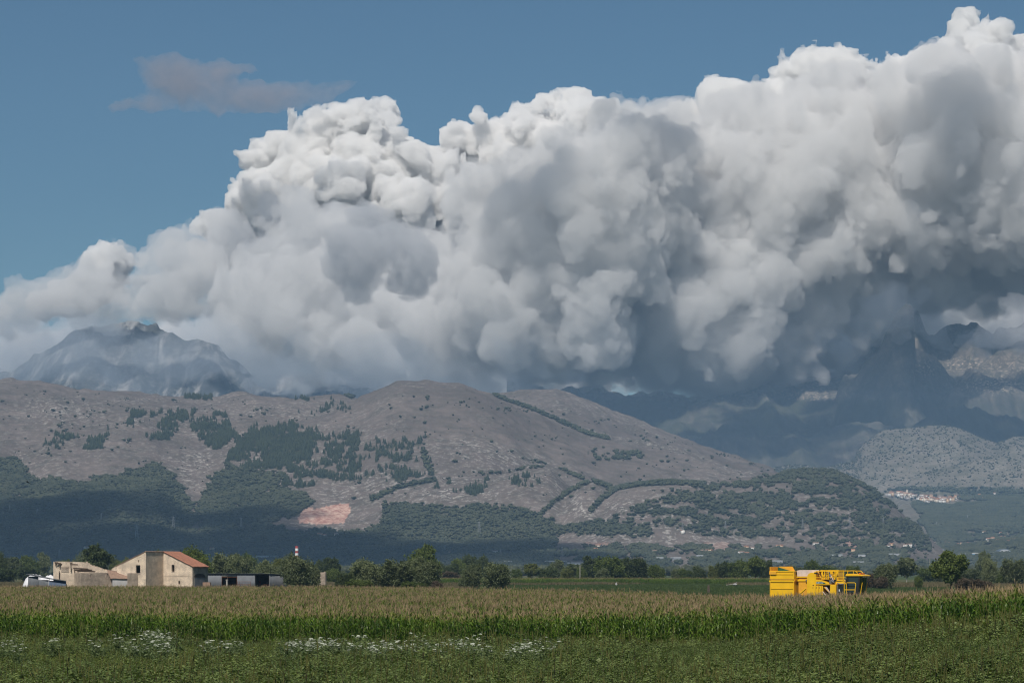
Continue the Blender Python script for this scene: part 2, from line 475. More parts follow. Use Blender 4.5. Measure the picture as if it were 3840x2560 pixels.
class Fan:
    """height field on a fan of columns (constant photo column, growing distance)"""
    def __init__(self, px, Y):
        self.px = px; self.Y = Y
        self.PX, self.YY = np.meshgrid(px, Y, indexing='ij')
        self.X = (self.PX - 1920.0) / FPX * self.YY
        self.Z = np.full(self.X.shape, -40.0)
    def layer(self, sil, Yr, L, Lb=1500.0, k=12.0, mixc=0.45, foot=0.0, fade=250.0, wob=0.0, seed=0):
        xs = np.array([s[0] for s in sil], float); ys = np.array([s[1] for s in sil], float)
        yr = Yr if np.isscalar(Yr) else np.interp(self.px, [a for a, b in Yr], [b for a, b in Yr])
        yr = np.broadcast_to(np.asarray(yr, float), self.px.shape).copy()
        yr = yr + wob * vnoise2(self.px / 260.0, self.px * 0 + seed, seed)
        py = np.interp(self.px, xs, ys)
        py = py + 2.5 * fbm2(self.px / 38.0, self.px * 0 + 3.3, 3, seed + 5)
        zr = CAM_H + (HOR - py) / FPX * yr
        out = np.maximum(np.maximum(xs[0] - self.px, self.px - xs[-1]), 0)
        off = 90 * sstep(0, fade, out)
        zr = np.maximum(zr * (1 - sstep(0, fade, out)), 1.0)
        u = (yr[:, None] - self.YY) / L
        P = (1 - mixc) * (1 - np.abs(u)) + mixc * 0.5 * (1 + np.cos(np.pi * np.clip(np.abs(u), 0, 1)))
        P = np.where(np.abs(u) > 1, np.maximum((1 - np.abs(u)) * 0.35, -2), P)
        ub = (self.YY - yr[:, None]) / Lb
        Pb = 1 - 0.9 * ub * ub - 0.25 * ub
        z = foot + (zr[:, None] - foot) * np.where(u >= 0, P, np.maximum(Pb, -1)) - off[:, None] - 60 * np.clip(np.abs(u) - 1, 0, 1)
        h = np.clip(0.5 + 0.5 * (z - self.Z) / k, 0, 1)
        self.Z = self.Z * (1 - h) + z * h + k * h * (1 - h) * 0.5
        return z
    def finish(self):
        self.PYg = HOR - (self.Z - CAM_H) / self.YY * FPX
        self.run = np.minimum.accumulate(self.PYg, axis=1)
    def mesh(self, name):
        n, m = self.X.shape
        v = np.stack([self.X, self.YY, self.Z], -1).reshape(-1, 3)
        i = np.arange(n * m).reshape(n, m)
        f = np.stack([i[:-1, :-1], i[1:, :-1], i[1:, 1:], i[:-1, 1:]], -1).reshape(-1, 4)
        return np_mesh(name, v, f)
    def at(self, px, py):
        """first terrain point seen on the line of sight of a photo pixel"""
        c = int(np.clip(np.searchsorted(self.px, px), 0, len(self.px) - 1))
        hit = np.argmax(self.PYg[c] <= py)
        if self.PYg[c, hit] > py: return None
        Y = self.Y[hit]
        if hit > 0:
            a, b = self.PYg[c, hit - 1], self.PYg[c, hit]
            t = (a - py) / (a - b + 1e-9); Y = self.Y[hit - 1] + t * (self.Y[hit] - self.Y[hit - 1])
            Z = self.Z[c, hit - 1] + t * (self.Z[c, hit] - self.Z[c, hit - 1])
        else:
            Z = self.Z[c, hit]
        return ((px - 1920.0) / FPX * Y, Y, Z)
    def zat(self, X, Y):
        px = X / Y * FPX + 1920.0
        ci = np.clip((px - self.px[0]) / (self.px[1] - self.px[0]), 0, len(self.px) - 1.001)
        ri = np.interp(Y, self.Y, np.arange(len(self.Y)))
        ri = np.clip(ri, 0, len(self.Y) - 1.001)
        c0 = ci.astype(int); r0 = ri.astype(int); fc = ci - c0; fr = ri - r0
        Z = self.Z
        return (Z[c0, r0] * (1 - fc) * (1 - fr) + Z[c0 + 1, r0] * fc * (1 - fr) + Z[c0, r0 + 1] * (1 - fc) * fr + Z[c0 + 1, r0 + 1] * fc * fr)

def slope_mat(name, grass, scrub, rock, rock_amt, scale=1.0, stripe=0.0, bump=0.6):
    m, nt, out = new_mat(name)
    b = N(nt, 'ShaderNodeBsdfPrincipled', inp={'Roughness': 0.95, 'Specular IOR Level': 0.05})
    geo = N(nt, 'ShaderNodeNewGeometry')
    def noise(sc, det=6.0, rough=0.6, vec=None, dist=0.0):
        n = N(nt, 'ShaderNodeTexNoise', inp={'Scale': sc * scale, 'Detail': det, 'Roughness': rough, 'Distortion': dist})
        nt.links.new(vec if vec is not None else geo.outputs['Position'], n.inputs['Vector'])
        return n
    big = noise(0.004, 4.0, 0.55)
    mid = noise(0.02, 6.0, 0.7)
    fine = noise(0.09, 5.0, 0.75)
    r1 = ramp(nt, [(0.38, tuple(c * 0.82 for c in grass)), (0.62, tuple(c * 1.12 for c in grass))])
    nt.links.new(big.outputs['Fac'], r1.inputs['Fac'])
    r2 = ramp(nt, [(0.40, (0, 0, 0)), (0.68, (1.0, 1.0, 1.0))])
    nt.links.new(mid.outputs['Fac'], r2.inputs['Fac'])
    c1 = mixc(nt, r2.outputs['Color'], r1.outputs['Color'], scrub)
    r3 = ramp(nt, [(0.52, (0, 0, 0)), (0.60, (1, 1, 1))])
    nt.links.new(fine.outputs['Fac'], r3.inputs['Fac'])
    att = N(nt, 'ShaderNodeAttribute', attribute_name='rock')
    ml = N(nt, 'ShaderNodeMath', operation='MULTIPLY')
    nt.links.new(r3.outputs['Color'], ml.inputs[0]); nt.links.new(att.outputs['Fac'], ml.inputs[1])
    ml2 = N(nt, 'ShaderNodeMath', operation='MULTIPLY', inp={1: rock_amt})
    nt.links.new(ml.outputs[0], ml2.inputs[0])
    c2 = mixc(nt, ml2.outputs[0], c1, rock)
    if stripe > 0:
        mp = N(nt, 'ShaderNodeMapping'); mp.inputs['Scale'].default_value = (0.018 * scale, 0.0022 * scale, 0.004 * scale)
        mp.inputs['Rotation'].default_value = (0, 0, 0.35)
        nt.links.new(geo.outputs['Position'], mp.inputs['Vector'])
        n = N(nt, 'ShaderNodeTexNoise', inp={'Scale': 1.0, 'Detail': 7.0, 'Roughness': 0.68, 'Distortion': 0.8})
        nt.links.new(mp.outputs[0], n.inputs['Vector'])
        r4 = ramp(nt, [(0.5, (0, 0, 0)), (0.62, (1, 1, 1))])
        nt.links.new(n.outputs['Fac'], r4.inputs['Fac'])
        m4 = N(nt, 'ShaderNodeMath', operation='MULTIPLY', inp={1: stripe})
        nt.links.new(r4.outputs['Color'], m4.inputs[0])
        c2 = mixc(nt, m4.outputs[0], c2, rock)
    att2 = N(nt, 'ShaderNodeAttribute', attribute_name='wood')
    c3 = mixc(nt, att2.outputs['Fac'], c2, (0.035, 0.042, 0.022))
    att3 = N(nt, 'ShaderNodeAttribute', attribute_name='bare')
    br = ramp(nt, [(0.40, (0.30, 0.15, 0.12)), (0.52, (0.50, 0.32, 0.26)), (0.64, (0.60, 0.47, 0.38))])
    nt.links.new(fine.outputs['Fac'], br.inputs['Fac'])
    c4 = mixc(nt, att3.outputs['Fac'], c3, br.outputs['Color'])
    nt.links.new(c4, b.inputs['Base Color'])
    bp = N(nt, 'ShaderNodeBump', inp={'Strength': bump, 'Distance': 4.0 / scale})
    nt.links.new(fine.outputs['Fac'], bp.inputs['Height'])
    nt.links.new(bp.outputs['Normal'], b.inputs['Normal'])
    nt.links.new(b.outputs[0], out.inputs['Surface'])
    return m

def in_poly(px, py, poly):
    inside = np.zeros(px.shape, dtype=bool)
    n = len(poly)
    for i in range(n):
        ax, ay = poly[i]; bx, by = poly[(i + 1) % n]
        cond = ((ay <= py) & (by > py)) | ((by <= py) & (ay > py))
        xx = ax + (py - ay) * (bx - ax) / ((by - ay) if abs(by - ay) > 1e-9 else 1e-9)
        inside ^= cond & (px < xx)
    return inside

def near_line(px, py, line, w):
    d = np.full(px.shape, 1e9)
    for (ax, ay), (bx, by) in zip(line[:-1], line[1:]):
        ex, ey = bx - ax, by - ay
        t = np.clip(((px - ax) * ex + (py - ay) * ey) / (ex * ex + ey * ey), 0, 1)
        d = np.minimum(d, np.hypot(px - ax - ex * t, py - ay - ey * t))
    return d < w

def set_attr(me, name, arr):
    a = me.attributes.new(name, 'FLOAT', 'POINT')
    a.data.foreach_set('value', np.ascontiguousarray(arr.ravel(), dtype=np.float32))

# ---- the long hill behind the plain
hill = Fan(np.arange(-420, 4261, 5.2), np.concatenate([np.linspace(4000, 5000, 70), np.linspace(5000, 7300, 210)[1:], np.linspace(7300, 8600, 40)[1:]]))
hill.layer([(-420, 1425), (0, 1420), (150, 1435), (300, 1450), (400, 1452), (500, 1468), (610, 1490), (700, 1488), (800, 1480), (950, 1474), (1100, 1482), (1250, 1470), (1330, 1484), (1500, 1560), (1700, 1640)], 7000, 2350, wob=60, seed=1)
hill.layer([(1750, 1560), (1860, 1482), (1940, 1472), (2000, 1465), (2080, 1462), (2130, 1476), (2200, 1502), (2300, 1545), (2400, 1582), (2600, 1652), (2750, 1710), (2900, 1758), (3000, 1850)], 7150, 1900, seed=2)
hill.layer([(735, 1960), (800, 1850), (880, 1720), (980, 1640), (1080, 1590), (1200, 1545), (1330, 1495), (1420, 1455), (1490, 1435), (1600, 1433), (1740, 1444), (1850, 1476), (1960, 1520), (2100, 1580), (2250, 1625), (2400, 1650), (2600, 1700), (2800, 1750), (2950, 1775), (3100, 1800), (3200, 1860)], 6450, 1650, wob=50, seed=3)
hill.layer([(1380, 1930), (1430, 1865), (1500, 1822), (1620, 1800), (1800, 1795), (1900, 1775), (1980, 1752), (2060, 1770), (2140, 1830), (2200, 1900)], 5500, 760, seed=4)
hill.layer([(2020, 1960), (2090, 1890), (2180, 1815), (2230, 1810), (2290, 1840), (2330, 1890)], 5350, 620, seed=5)
hill.layer([(2160, 1960), (2230, 1900), (2320, 1835), (2450, 1814), (2600, 1816), (2700, 1845), (2850, 1905)], 5250, 620, seed=6)
hill.layer([(2560, 1880), (2700, 1812), (2850, 1785), (3000, 1768), (3120, 1775), (3230, 1822), (3330, 1885), (3420, 1960), (3480, 2010), (3540, 2060)], 5650, 1050, seed=7, fade=120)
hill.layer([(-420, 1850), (0, 1840), (200, 1810), (420, 1775), (600, 1800), (690, 1870), (740, 1960)], 5600, 900, seed=8)
hill.layer([(-420, 2050), (400, 2060), (900, 2040), (1400, 2040), (1900, 2030), (2400, 2020), (2900, 2030), (3400, 2060)], 5000, 700, seed=9)
_rel = np.clip(hill.Z / 60.0, 0, 1)
hill.Z += _rel * (9.0 * ridge2(hill.X / 150 + hill.YY / 900, hill.YY / 620, 4, 40) + 5.0 * fbm2(hill.X / 60, hill.YY / 60, 4, 41) - 2)
hill.finish()

FORESTS = [   # (density, outline in photo px, kind)  kind 0 broadleaf, 1 conifer
    (0.95, [(-420, 1760), (60, 1715), (130, 1795), (330, 1805), (480, 1765), (580, 1742), (660, 1785), (680, 1850), (722, 1900), (735, 2000), (720, 2145), (-420, 2145)], 0),
    (0.95, [(750, 1975), (740, 1890), (790, 1790), (850, 1745), (960, 1765), (1060, 1775), (1050, 1830), (1130, 1850), (1185, 1880), (1120, 1930), (1000, 1965), (1100, 2000), (1340, 1990), (1420, 1975), (1420, 2145), (700, 2145)], 0),
    (0.85, [(870, 1705), (900, 1640), (960, 1603), (1040, 1598), (1150, 1600), (1185, 1622), (1215, 1655), (1150, 1720), (1060, 1750), (960, 1765), (850, 1745)], 1),
    (0.97, [(1420, 1975), (1440, 1890), (1530, 1886), (1620, 1897), (1700, 1903), (1800, 1896), (1900, 1900), (1980, 1905), (2010, 1930), (2080, 1950), (2110, 1978), (2080, 2040), (2100, 2145), (1300, 2145)], 0),
    (0.85, [(2110, 1975), (2150, 1955), (2300, 1965), (2430, 1982), (2440, 2012), (2110, 2000)], 0),
    (0.50, [(2260, 1960), (2400, 1890), (2600, 1825), (2800, 1800), (3000, 1778), (3130, 1778), (3250, 1830), (3350, 1890), (3450, 1990), (3500, 2040), (3300, 2055), (2900, 2020), (2600, 2005), (2450, 1975)], 0),
    (0.55, [(2100, 2060), (2500, 2050), (3000, 2060), (3500, 2050), (3500, 2145), (2100, 2145)], 0),
    (0.9, [(710, 1600), (760, 1572), (850, 1585), (890, 1630), (830, 1685), (760, 1660)], 1),
    (0.75, [(620, 1560), (740, 1542), (745, 1568), (660, 1590), (645, 1640), (545, 1662), (600, 1600)], 1),
    (0.8, [(795, 1555), (830, 1545), (850, 1562), (800, 1570)], 1),
    (0.6, [(160, 1675), (240, 1622), (300, 1640), (180, 1682)], 1),
    (0.7, [(310, 1685), (350, 1642), (415, 1620), (405, 1655), (340, 1690)], 1),
    (0.35, [(490, 1550), (610, 1545), (560, 1580), (480, 1605)], 1),
    (0.30, [(1150, 1640), (1350, 1630), (1500, 1660), (1600, 1630), (1635, 1780), (1500, 1800), (1300, 1800), (1060, 1830), (1060, 1770)], 1),
    (0.75, [(1905, 1800), (1960, 1795), (2010, 1782), (2012, 1815), (1950, 1822)], 1),
    (0.45, [(1620, 1830), (1780, 1800), (1840, 1800), (1800, 1850), (1640, 1835)], 1),
    (0.30, [(2180, 1680), (2330, 1670), (2430, 1720), (2260, 1725)], 0),
    (0.8, [(680, 1495), (740, 1484), (800, 1482), (760, 1492), (700, 1502)], 1),
    (0.10, [(1100, 1480), (1330, 1490), (1330, 1540), (1050, 1560)], 1),
    (0.03, [(-420, 1440), (1000, 1500), (1900, 1450), (2400, 1600), (2900, 1760), (2900, 1850), (1400, 1880), (600, 1850), (-420, 1750)], 0),
]
HEDGES = [([(1850, 1478), (1900, 1500), (2000, 1535), (2100, 1580), (2200, 1625), (2280, 1645)], 7, 0.7),
          ([(1395, 1872), (1440, 1850), (1490, 1828), (1560, 1812), (1625, 1800)], 9, 0.95),
          ([(2020, 1935), (2070, 1890), (2130, 1845), (2205, 1808)], 8, 0.8),
          ([(2215, 1915), (2260, 1870), (2310, 1832), (2400, 1815), (2520, 1810), (2640, 1816)], 10, 0.95),
          ([(2100, 1756), (2150, 1780), (2190, 1796)], 6, 0.8), ([(2230, 1805), (2310, 1835)], 9, 0.8),
          ([(2950, 1768), (3120, 1772), (3200, 1800), (3300, 1855)], 10, 0.9),
          ([(1602, 1490), (1592, 1600), (1590, 1690)], 4, 0.14), ([(1590, 1690), (1600, 1740), (1625, 1775)], 12, 0.8), ([(1340, 1478), (1320, 1490), (1300, 1480)], 7, 0.8),
          ([(1960, 1720), (2020, 1735), (2060, 1745), (1900, 1770), (1800, 1780)], 5, 0.35),
          ([(2200, 1470), (2350, 1535), (2500, 1605)], 5, 0.35)]

def wood_density(px, py):
    d = np.zeros(px.shape); kind = np.zeros(px.shape, int)
    for den, poly, k in FORESTS:
        wx = px + 16 * vnoise2(px / 34, py / 22, 71) + 12 * vnoise2(px / 9, py / 7, 171); wy = py + 9 * vnoise2(px / 34, py / 22, 72) + 9 * vnoise2(px / 9, py / 7, 172)
        s = in_poly(wx, wy, poly)
        nn = 0.8 * vnoise2(px / 60, py / 20, 73) + 0.5 * vnoise2(px / 24, py / 12, 74) + 0.55 * vnoise2(px / 9, py / 7, 174)
        if den > 0.9: dd = den * np.where(nn < -0.95, 0.15, 1)
        elif den > 0.2: dd = np.where(nn > 0.55 - den * 1.3, 0.9, 0.015)
        else: dd = np.where(nn > 0.5, den * 1.4, 0.0018)
        up = s & (dd > d)
        d[up] = dd[up]; kind[up] = k
    for line, w, den in HEDGES:
        s = near_line(px + 3 * vnoise2(px / 15, py / 15, 75), py, line, w * 0.75) & (den > d)
        d[s] = den; kind[s] = 0
    return d, kind

HD, HK = wood_density(hill.PX, hill.PYg)
rockmask = np.clip(0.5 + 1.2 * fbm2(hill.X / 260, hill.YY / 260, 3, 80), 0.1, 1)
for (cx, cy_, rx, ry) in ((230, 1540, 180, 60), (500, 1500, 120, 15), (70, 1720, 30, 40), (760, 1730, 60, 60), (700, 1760, 30, 90), (2180, 1900, 90, 60), (1700, 1850, 250, 40), (2330, 1900, 120, 40)):
    rockmask = np.maximum(rockmask, 1.6 * np.exp(-(((hill.PX - cx) / rx) ** 2 + ((hill.PYg - cy_) / ry) ** 2)))
QUARRY = [(1120, 1940), (1135, 1910), (1200, 1902), (1275, 1886), (1305, 1890), (1316, 1910), (1300, 1945), (1290, 1962), (1200, 1965), (1125, 1962)]
qmask = in_poly(hill.PX + 6 * vnoise2(hill.PX / 12, hill.PYg / 10, 90), hill.PYg + 4 * vnoise2(hill.PX / 9, hill.PYg / 7, 91), QUARRY).astype(float)
HD[qmask > 0] = 0
bare = qmask.copy()
for (cx, cy_, rx, ry) in ((3205, 2035, 36, 20), (2690, 2045, 70, 14), (2230, 2040, 50, 10), (1205, 2010, 60, 8), (80, 2000, 40, 18)):
    e = ((hill.PX - cx) / rx) ** 2 + ((hill.PYg - cy_) / ry) ** 2 + 0.6 * vnoise2(hill.PX / 9, hill.PYg / 6, 92)
    bare = np.maximum(bare, np.where(e < 1, 0.35 if cx != 3205 else 0.55, 0)); HD[e < 1] *= 0.15
hill.finish()

M_HILL = slope_mat('dry_hill_grass', (0.158, 0.130, 0.117), (0.092, 0.083, 0.070), (0.44, 0.415, 0.385), 0.6)
hm = hill.mesh('hill')
set_attr(hm, 'rock', rockmask); set_attr(hm, 'wood', np.clip(HD, 0, 1) * 0.9); set_attr(hm, 'bare', bare)
props(link('hill', hm, M_HILL), kind='structure')

# ---- rounded pale hill on the right and the apron with the village
dome = Fan(np.arange(2850, 4400, 7.0), np.concatenate([np.linspace(4300, 8000, 80), np.linspace(8000, 10300, 120)[1:]]))
dome.layer([(2850, 2080), (3300, 2085), (3500, 2065), (3700, 2040), (3840, 2030), (4400, 2010)], 6000, 1500, Lb=4000, seed=11)
dome.layer([(3300, 1925), (3400, 1890), (3520, 1872), (3640, 1866), (3840, 1862), (4400, 1855)], 8600, 2600, Lb=6000, k=10, seed=12, mixc=0.2)
dome.layer([(3180, 1850), (3215, 1690), (3240, 1660), (3300, 1622), (3380, 1602), (3470, 1592), (3540, 1590), (3600, 1602), (3680, 1640), (3760, 1672), (3840, 1700), (4400, 1760)], 9900, 1300, Lb=900, seed=13, fade=60)
dome.layer([(3640, 1740), (3740, 1660), (3800, 1640), (3860, 1638), (4400, 1610)], 10000, 1200, Lb=900, seed=14)
dome.layer([(3300, 1880), (3420, 1790), (3560, 1750), (3700, 1722), (3860, 1710), (4400, 1690)], 9300, 700, Lb=900, seed=16)
dome.layer([(2800, 1800), (2900, 1755), (2980, 1745), (3100, 1752), (3200, 1735), (3300, 1800)], 9700, 1200, Lb=900, seed=15)
dome.Z += np.clip(dome.Z / 60, 0, 1) * (7 * ridge2(dome.X / 170, dome.YY / 500, 4, 43) + 4 * fbm2(dome.X / 70, dome.YY / 70, 3, 44))
dome.finish()
DF = [(0.95, [(3420, 1880), (3560, 1895), (3700, 1880), (3840, 1868), (4400, 1868), (4400, 1975), (3840, 1975), (3600, 1995), (3480, 2010)], 0),
      (0.55, [(3250, 2060), (3500, 2000), (3840, 1975), (4400, 1970), (4400, 2145), (3000, 2145)], 0),
      (0.9, [(3320, 1845), (3380, 1820), (3600, 1830), (3840, 1835), (4400, 1835), (4400, 1868), (3400, 1878)], 0)]
def dome_density(px, py):
    d = np.where((vnoise2(px / 16, py / 9, 77) + 0.6 * vnoise2(px / 7, py / 5, 78)) > 0.35, 0.26, 0.05) * (py < 1830)
    d = np.where((px < 3230) & (py < 1830), 0.3, d)
    for den, poly, k in DF:
        s = in_poly(px + 12 * vnoise2(px / 30, py / 20, 79), py + 5 * vnoise2(px / 30, py / 20, 81), poly)
        nn = vnoise2(px / 50, py / 12, 82) + 0.5 * vnoise2(px / 20, py / 7, 83)
        dd = np.where(nn > 0.6 - den * 1.5, den, 0.05)
        d = np.where(s, np.maximum(dd, d), d)
    d = np.where(in_poly(px, py, [(3322, 1840), (3420, 1838), (3600, 1850), (3600, 1886), (3480, 1894), (3400, 1882), (3322, 1868)]), d * 0.12, d)
    return d, np.zeros(px.shape, int)
DD, DK = dome_density(dome.PX, dome.PYg)
dm = dome.mesh('hill')
M_DOME = slope_mat('pale_hill_grass', (0.165, 0.145, 0.120), (0.085, 0.085, 0.06), (0.36, 0.34, 0.31), 0.45)
set_attr(dm, 'rock', np.clip(0.6 + fbm2(dome.X / 200, dome.YY / 200, 3, 84), 0, 1)); set_attr(dm, 'wood', np.clip(DD, 0, 1) * 0.8 * (dome.PYg > 1830)); set_attr(dm, 'bare', np.zeros(dome.X.shape))
props(link('hill', dm, M_DOME), kind='structure')

# ---- the far mountains, half in the clouds
peak = Fan(np.arange(-500, 2300, 7.0), np.linspace(11500, 18500, 240))
peak.layer([(-500, 1480), (-100, 1440), (-20, 1405), (40, 1380), (110, 1322), (180, 1264), (260, 1220), (350, 1202), (450, 1198), (510, 1180), (550, 1196), (600, 1222), (640, 1214), (700, 1245), (760, 1238), (820, 1265), (870, 1330), (940, 1415), (1000, 1405), (1150, 1395), (1300, 1400), (1700, 1410), (2300, 1430)], 16200, 4200, Lb=2500, wob=350, seed=21, mixc=0.2, k=40)
peak.Z += np.clip(peak.Z / 300, 0, 1) * (85 * ridge2(peak.X / 620 + 0.35 * (peak.YY / 1400), peak.YY / 2600, 5, 45) + 40 * ridge2(peak.X / 210, peak.YY / 420, 4, 46) - 50)
peak.finish()
pm = peak.mesh('mountain')
M_PEAK = slope_mat('limestone_mountain', (0.080, 0.085, 0.088), (0.048, 0.056, 0.056), (0.40, 0.385, 0.37), 0.8, scale=0.6, stripe=0.65, bump=0.9)
rk = np.clip(0.25 + 1.1 * fbm2(peak.X / 700, peak.YY / 900, 4, 86), 0, 1)
rk = np.maximum(rk, 0.6 * np.exp(-(((peak.PX - 560) / 130) ** 2 + ((peak.PYg - 1330) / 90) ** 2)))
set_attr(pm, 'rock', rk); set_attr(pm, 'wood', np.zeros(rk.shape)); set_attr(pm, 'bare', 0.0 * np.exp(-(((peak.PX - 570) / 60) ** 2 + ((peak.PYg - 1250) / 40) ** 2)))
props(link('mountain', pm, M_PEAK), kind='structure')

massif = Fan(np.arange(1900, 4600, 7.0), np.linspace(10900, 17000, 260))
massif.layer([(1900, 1440), (2200, 1430), (2500, 1430), (2800, 1425), (3000, 1400), (3200, 1370), (3265, 1300), (3330, 1212), (3395, 1142), (3440, 1150), (3480, 1240), (3560, 1230), (3640, 1200), (3720, 1240), (3800, 1210), (3900, 1170), (4600, 1100)], 15200, 4300, Lb=2500, wob=250, seed=31, mixc=0.3, k=40)
massif.layer([(3180, 1440), (3270, 1370), (3340, 1318), (3430, 1312), (3500, 1345), (3570, 1400), (3650, 1440)], 14000, 1900, seed=32, k=40)
massif.layer([(3190, 1450), (3250, 1345), (3290, 1300), (3325, 1240), (3350, 1195), (3385, 1150), (3415, 1138), (3430, 1165), (3412, 1225), (3390, 1285), (3450, 1318), (3500, 1340), (3560, 1410)], 13650, 1500, Lb=600, seed=35, k=20, mixc=0.1)
massif.layer([(3560, 1480), (3680, 1420), (3840, 1400), (4600, 1380)], 13300, 1700, seed=33, k=40)
massif.layer([(2300, 1660), (2600, 1640), (2900, 1640), (3150, 1600), (3400, 1560), (3600, 1520), (3840, 1560), (4600, 1560)], 12400, 1500, seed=34, k=40)
massif.Z += np.clip(massif.Z / 250, 0, 1) * (90 * ridge2(massif.X / 560 + 0.3 * (massif.YY / 1300), massif.YY / 1900, 5, 47) + 52 * ridge2(massif.X / 190, massif.YY / 400, 4, 48) - 55)
massif.finish()
mm = massif.mesh('mountain')
rk = np.clip(0.05 + 1.0 * fbm2(massif.X / 600, massif.YY / 700, 4, 87), 0, 0.7)
for (cx, cy_, rx, ry) in ((3010, 1485, 130, 40), (3620, 1365, 110, 30), (3760, 1370, 90, 40), (3720, 1440, 120, 30), (3470, 1380, 40, 30)):
    rk = np.maximum(rk, 1.2 * np.exp(-(((massif.PX - cx) / rx) ** 2 + ((massif.PYg - cy_) / ry) ** 2)))
set_attr(mm, 'rock', rk); set_attr(mm, 'wood', np.clip(0.4 + 1.2 * fbm2(massif.X / 500, massif.YY / 600, 4, 88), 0, 0.8) * (massif.PYg > 1500)); set_attr(mm, 'bare', np.zeros(rk.shape))
M_MASS = slope_mat('dark_mountain', (0.10, 0.09, 0.08), (0.045, 0.05, 0.038), (0.46, 0.37, 0.29), 1.0, scale=0.8, stripe=0.12, bump=0.9)
props(link('mountain', mm, M_MASS), kind='structure')

# ---- the plain: one sheet from behind the camera to under the hills
gx = np.concatenate([np.linspace(-4200, -420, 40), np.linspace(-400, -82, 30), np.linspace(-80, 80, 130), np.linspace(82, 400, 30), np.linspace(420, 4200, 40)])
gy = np.concatenate([np.linspace(-120, 60, 12), np.linspace(64, 350, 160), np.linspace(356, 1200, 90), np.linspace(1230, 10400, 60)])
GX, GY = np.meshgrid(gx, gy, indexing='ij')
GZ = ground_z(GX, GY)
v = np.stack([GX, GY, GZ], -1).reshape(-1, 3)
i = np.arange(GX.size).reshape(GX.shape)
f = np.stack([i[:-1, :-1], i[1:, :-1], i[1:, 1:], i[:-1, 1:]], -1).reshape(-1, 4)
gme = np_mesh('ground', v, f)
def field_mat():
    m, nt, out = new_mat('field_ground')
    b = N(nt, 'ShaderNodeBsdfPrincipled', inp={'Roughness': 0.95, 'Specular IOR Level': 0.05})
    geo = N(nt, 'ShaderNodeNewGeometry')
    n1 = N(nt, 'ShaderNodeTexNoise', inp={'Scale': 0.35, 'Detail': 6.0, 'Roughness': 0.7})
    nt.links.new(geo.outputs['Position'], n1.inputs['Vector'])
    mp = N(nt, 'ShaderNodeMapping'); mp.inputs['Scale'].default_value = (0.004, 0.009, 0.01)
    nt.links.new(geo.outputs['Position'], mp.inputs['Vector'])
    n2 = N(nt, 'ShaderNodeTexVoronoi', inp={'Scale': 1.0})
    nt.links.new(mp.outputs[0], n2.inputs['Vector'])
    r1 = ramp(nt, [(0.3, (0.035, 0.055, 0.018)), (0.5, (0.06, 0.085, 0.028)), (0.75, (0.10, 0.10, 0.045))])
    nt.links.new(n1.outputs['Fac'], r1.inputs['Fac'])
    sep = N(nt, 'ShaderNodeSeparateColor'); nt.links.new(n2.outputs['Color'], sep.inputs[0])
    r2 = ramp(nt, [(0.2, (0.05, 0.075, 0.03)), (0.45, (0.075, 0.085, 0.035)), (0.7, (0.14, 0.12, 0.065)), (0.9, (0.06, 0.09, 0.03))])
    nt.links.new(sep.outputs[0], r2.inputs['Fac'])
    sx = N(nt, 'ShaderNodeSeparateXYZ'); nt.links.new(geo.outputs['Position'], sx.inputs[0])
    mr = N(nt, 'ShaderNodeMapRange', inp={'From Min': 1150.0, 'From Max': 1350.0}); nt.links.new(sx.outputs['Y'], mr.inputs['Value'])
    c = mixc(nt, mr.outputs[0], r1.outputs['Color'], r2.outputs['Color'])
    nt.links.new(c, b.inputs['Base Color'])
    nt.links.new(b.outputs[0], out.inputs['Surface'])
    return m
props(link('ground', gme, field_mat()), kind='structure')

# ---- the air over the plain
def haze_box(x0, x1, y0, y1, z0, z1, dens, color):
    bm = bmesh.new()
    bmesh.ops.create_cube(bm, size=1.0)
    bmesh.ops.scale(bm, vec=(x1 - x0, y1 - y0, z1 - z0), verts=bm.verts)
    bmesh.ops.translate(bm, vec=((x0 + x1) / 2, (y0 + y1) / 2, (z0 + z1) / 2), verts=bm.verts)
    me = bpy.data.meshes.new('haze'); bm.to_mesh(me); bm.free()
    m, nt, out = new_mat('haze_air')
    v = N(nt, 'ShaderNodeVolumePrincipled', inp={'Density': dens, 'Color': color + (1,), 'Anisotropy': 0.0})
    nt.links.new(v.outputs[0], out.inputs['Volume'])
    m.cycles.homogeneous_volume = True
    o = link('haze', me, m)
    return props(o, kind='stuff')
haze_box(-4300, 4300, -160, 10480, -62, 640, 4.6e-5, (0.42, 0.67, 1.0))
# ------------------------------------------------------------------ vegetation
proto_col = bpy.data.collections.new('plant_sources')      # not linked to the scene: only a source of shapes for the mass planting

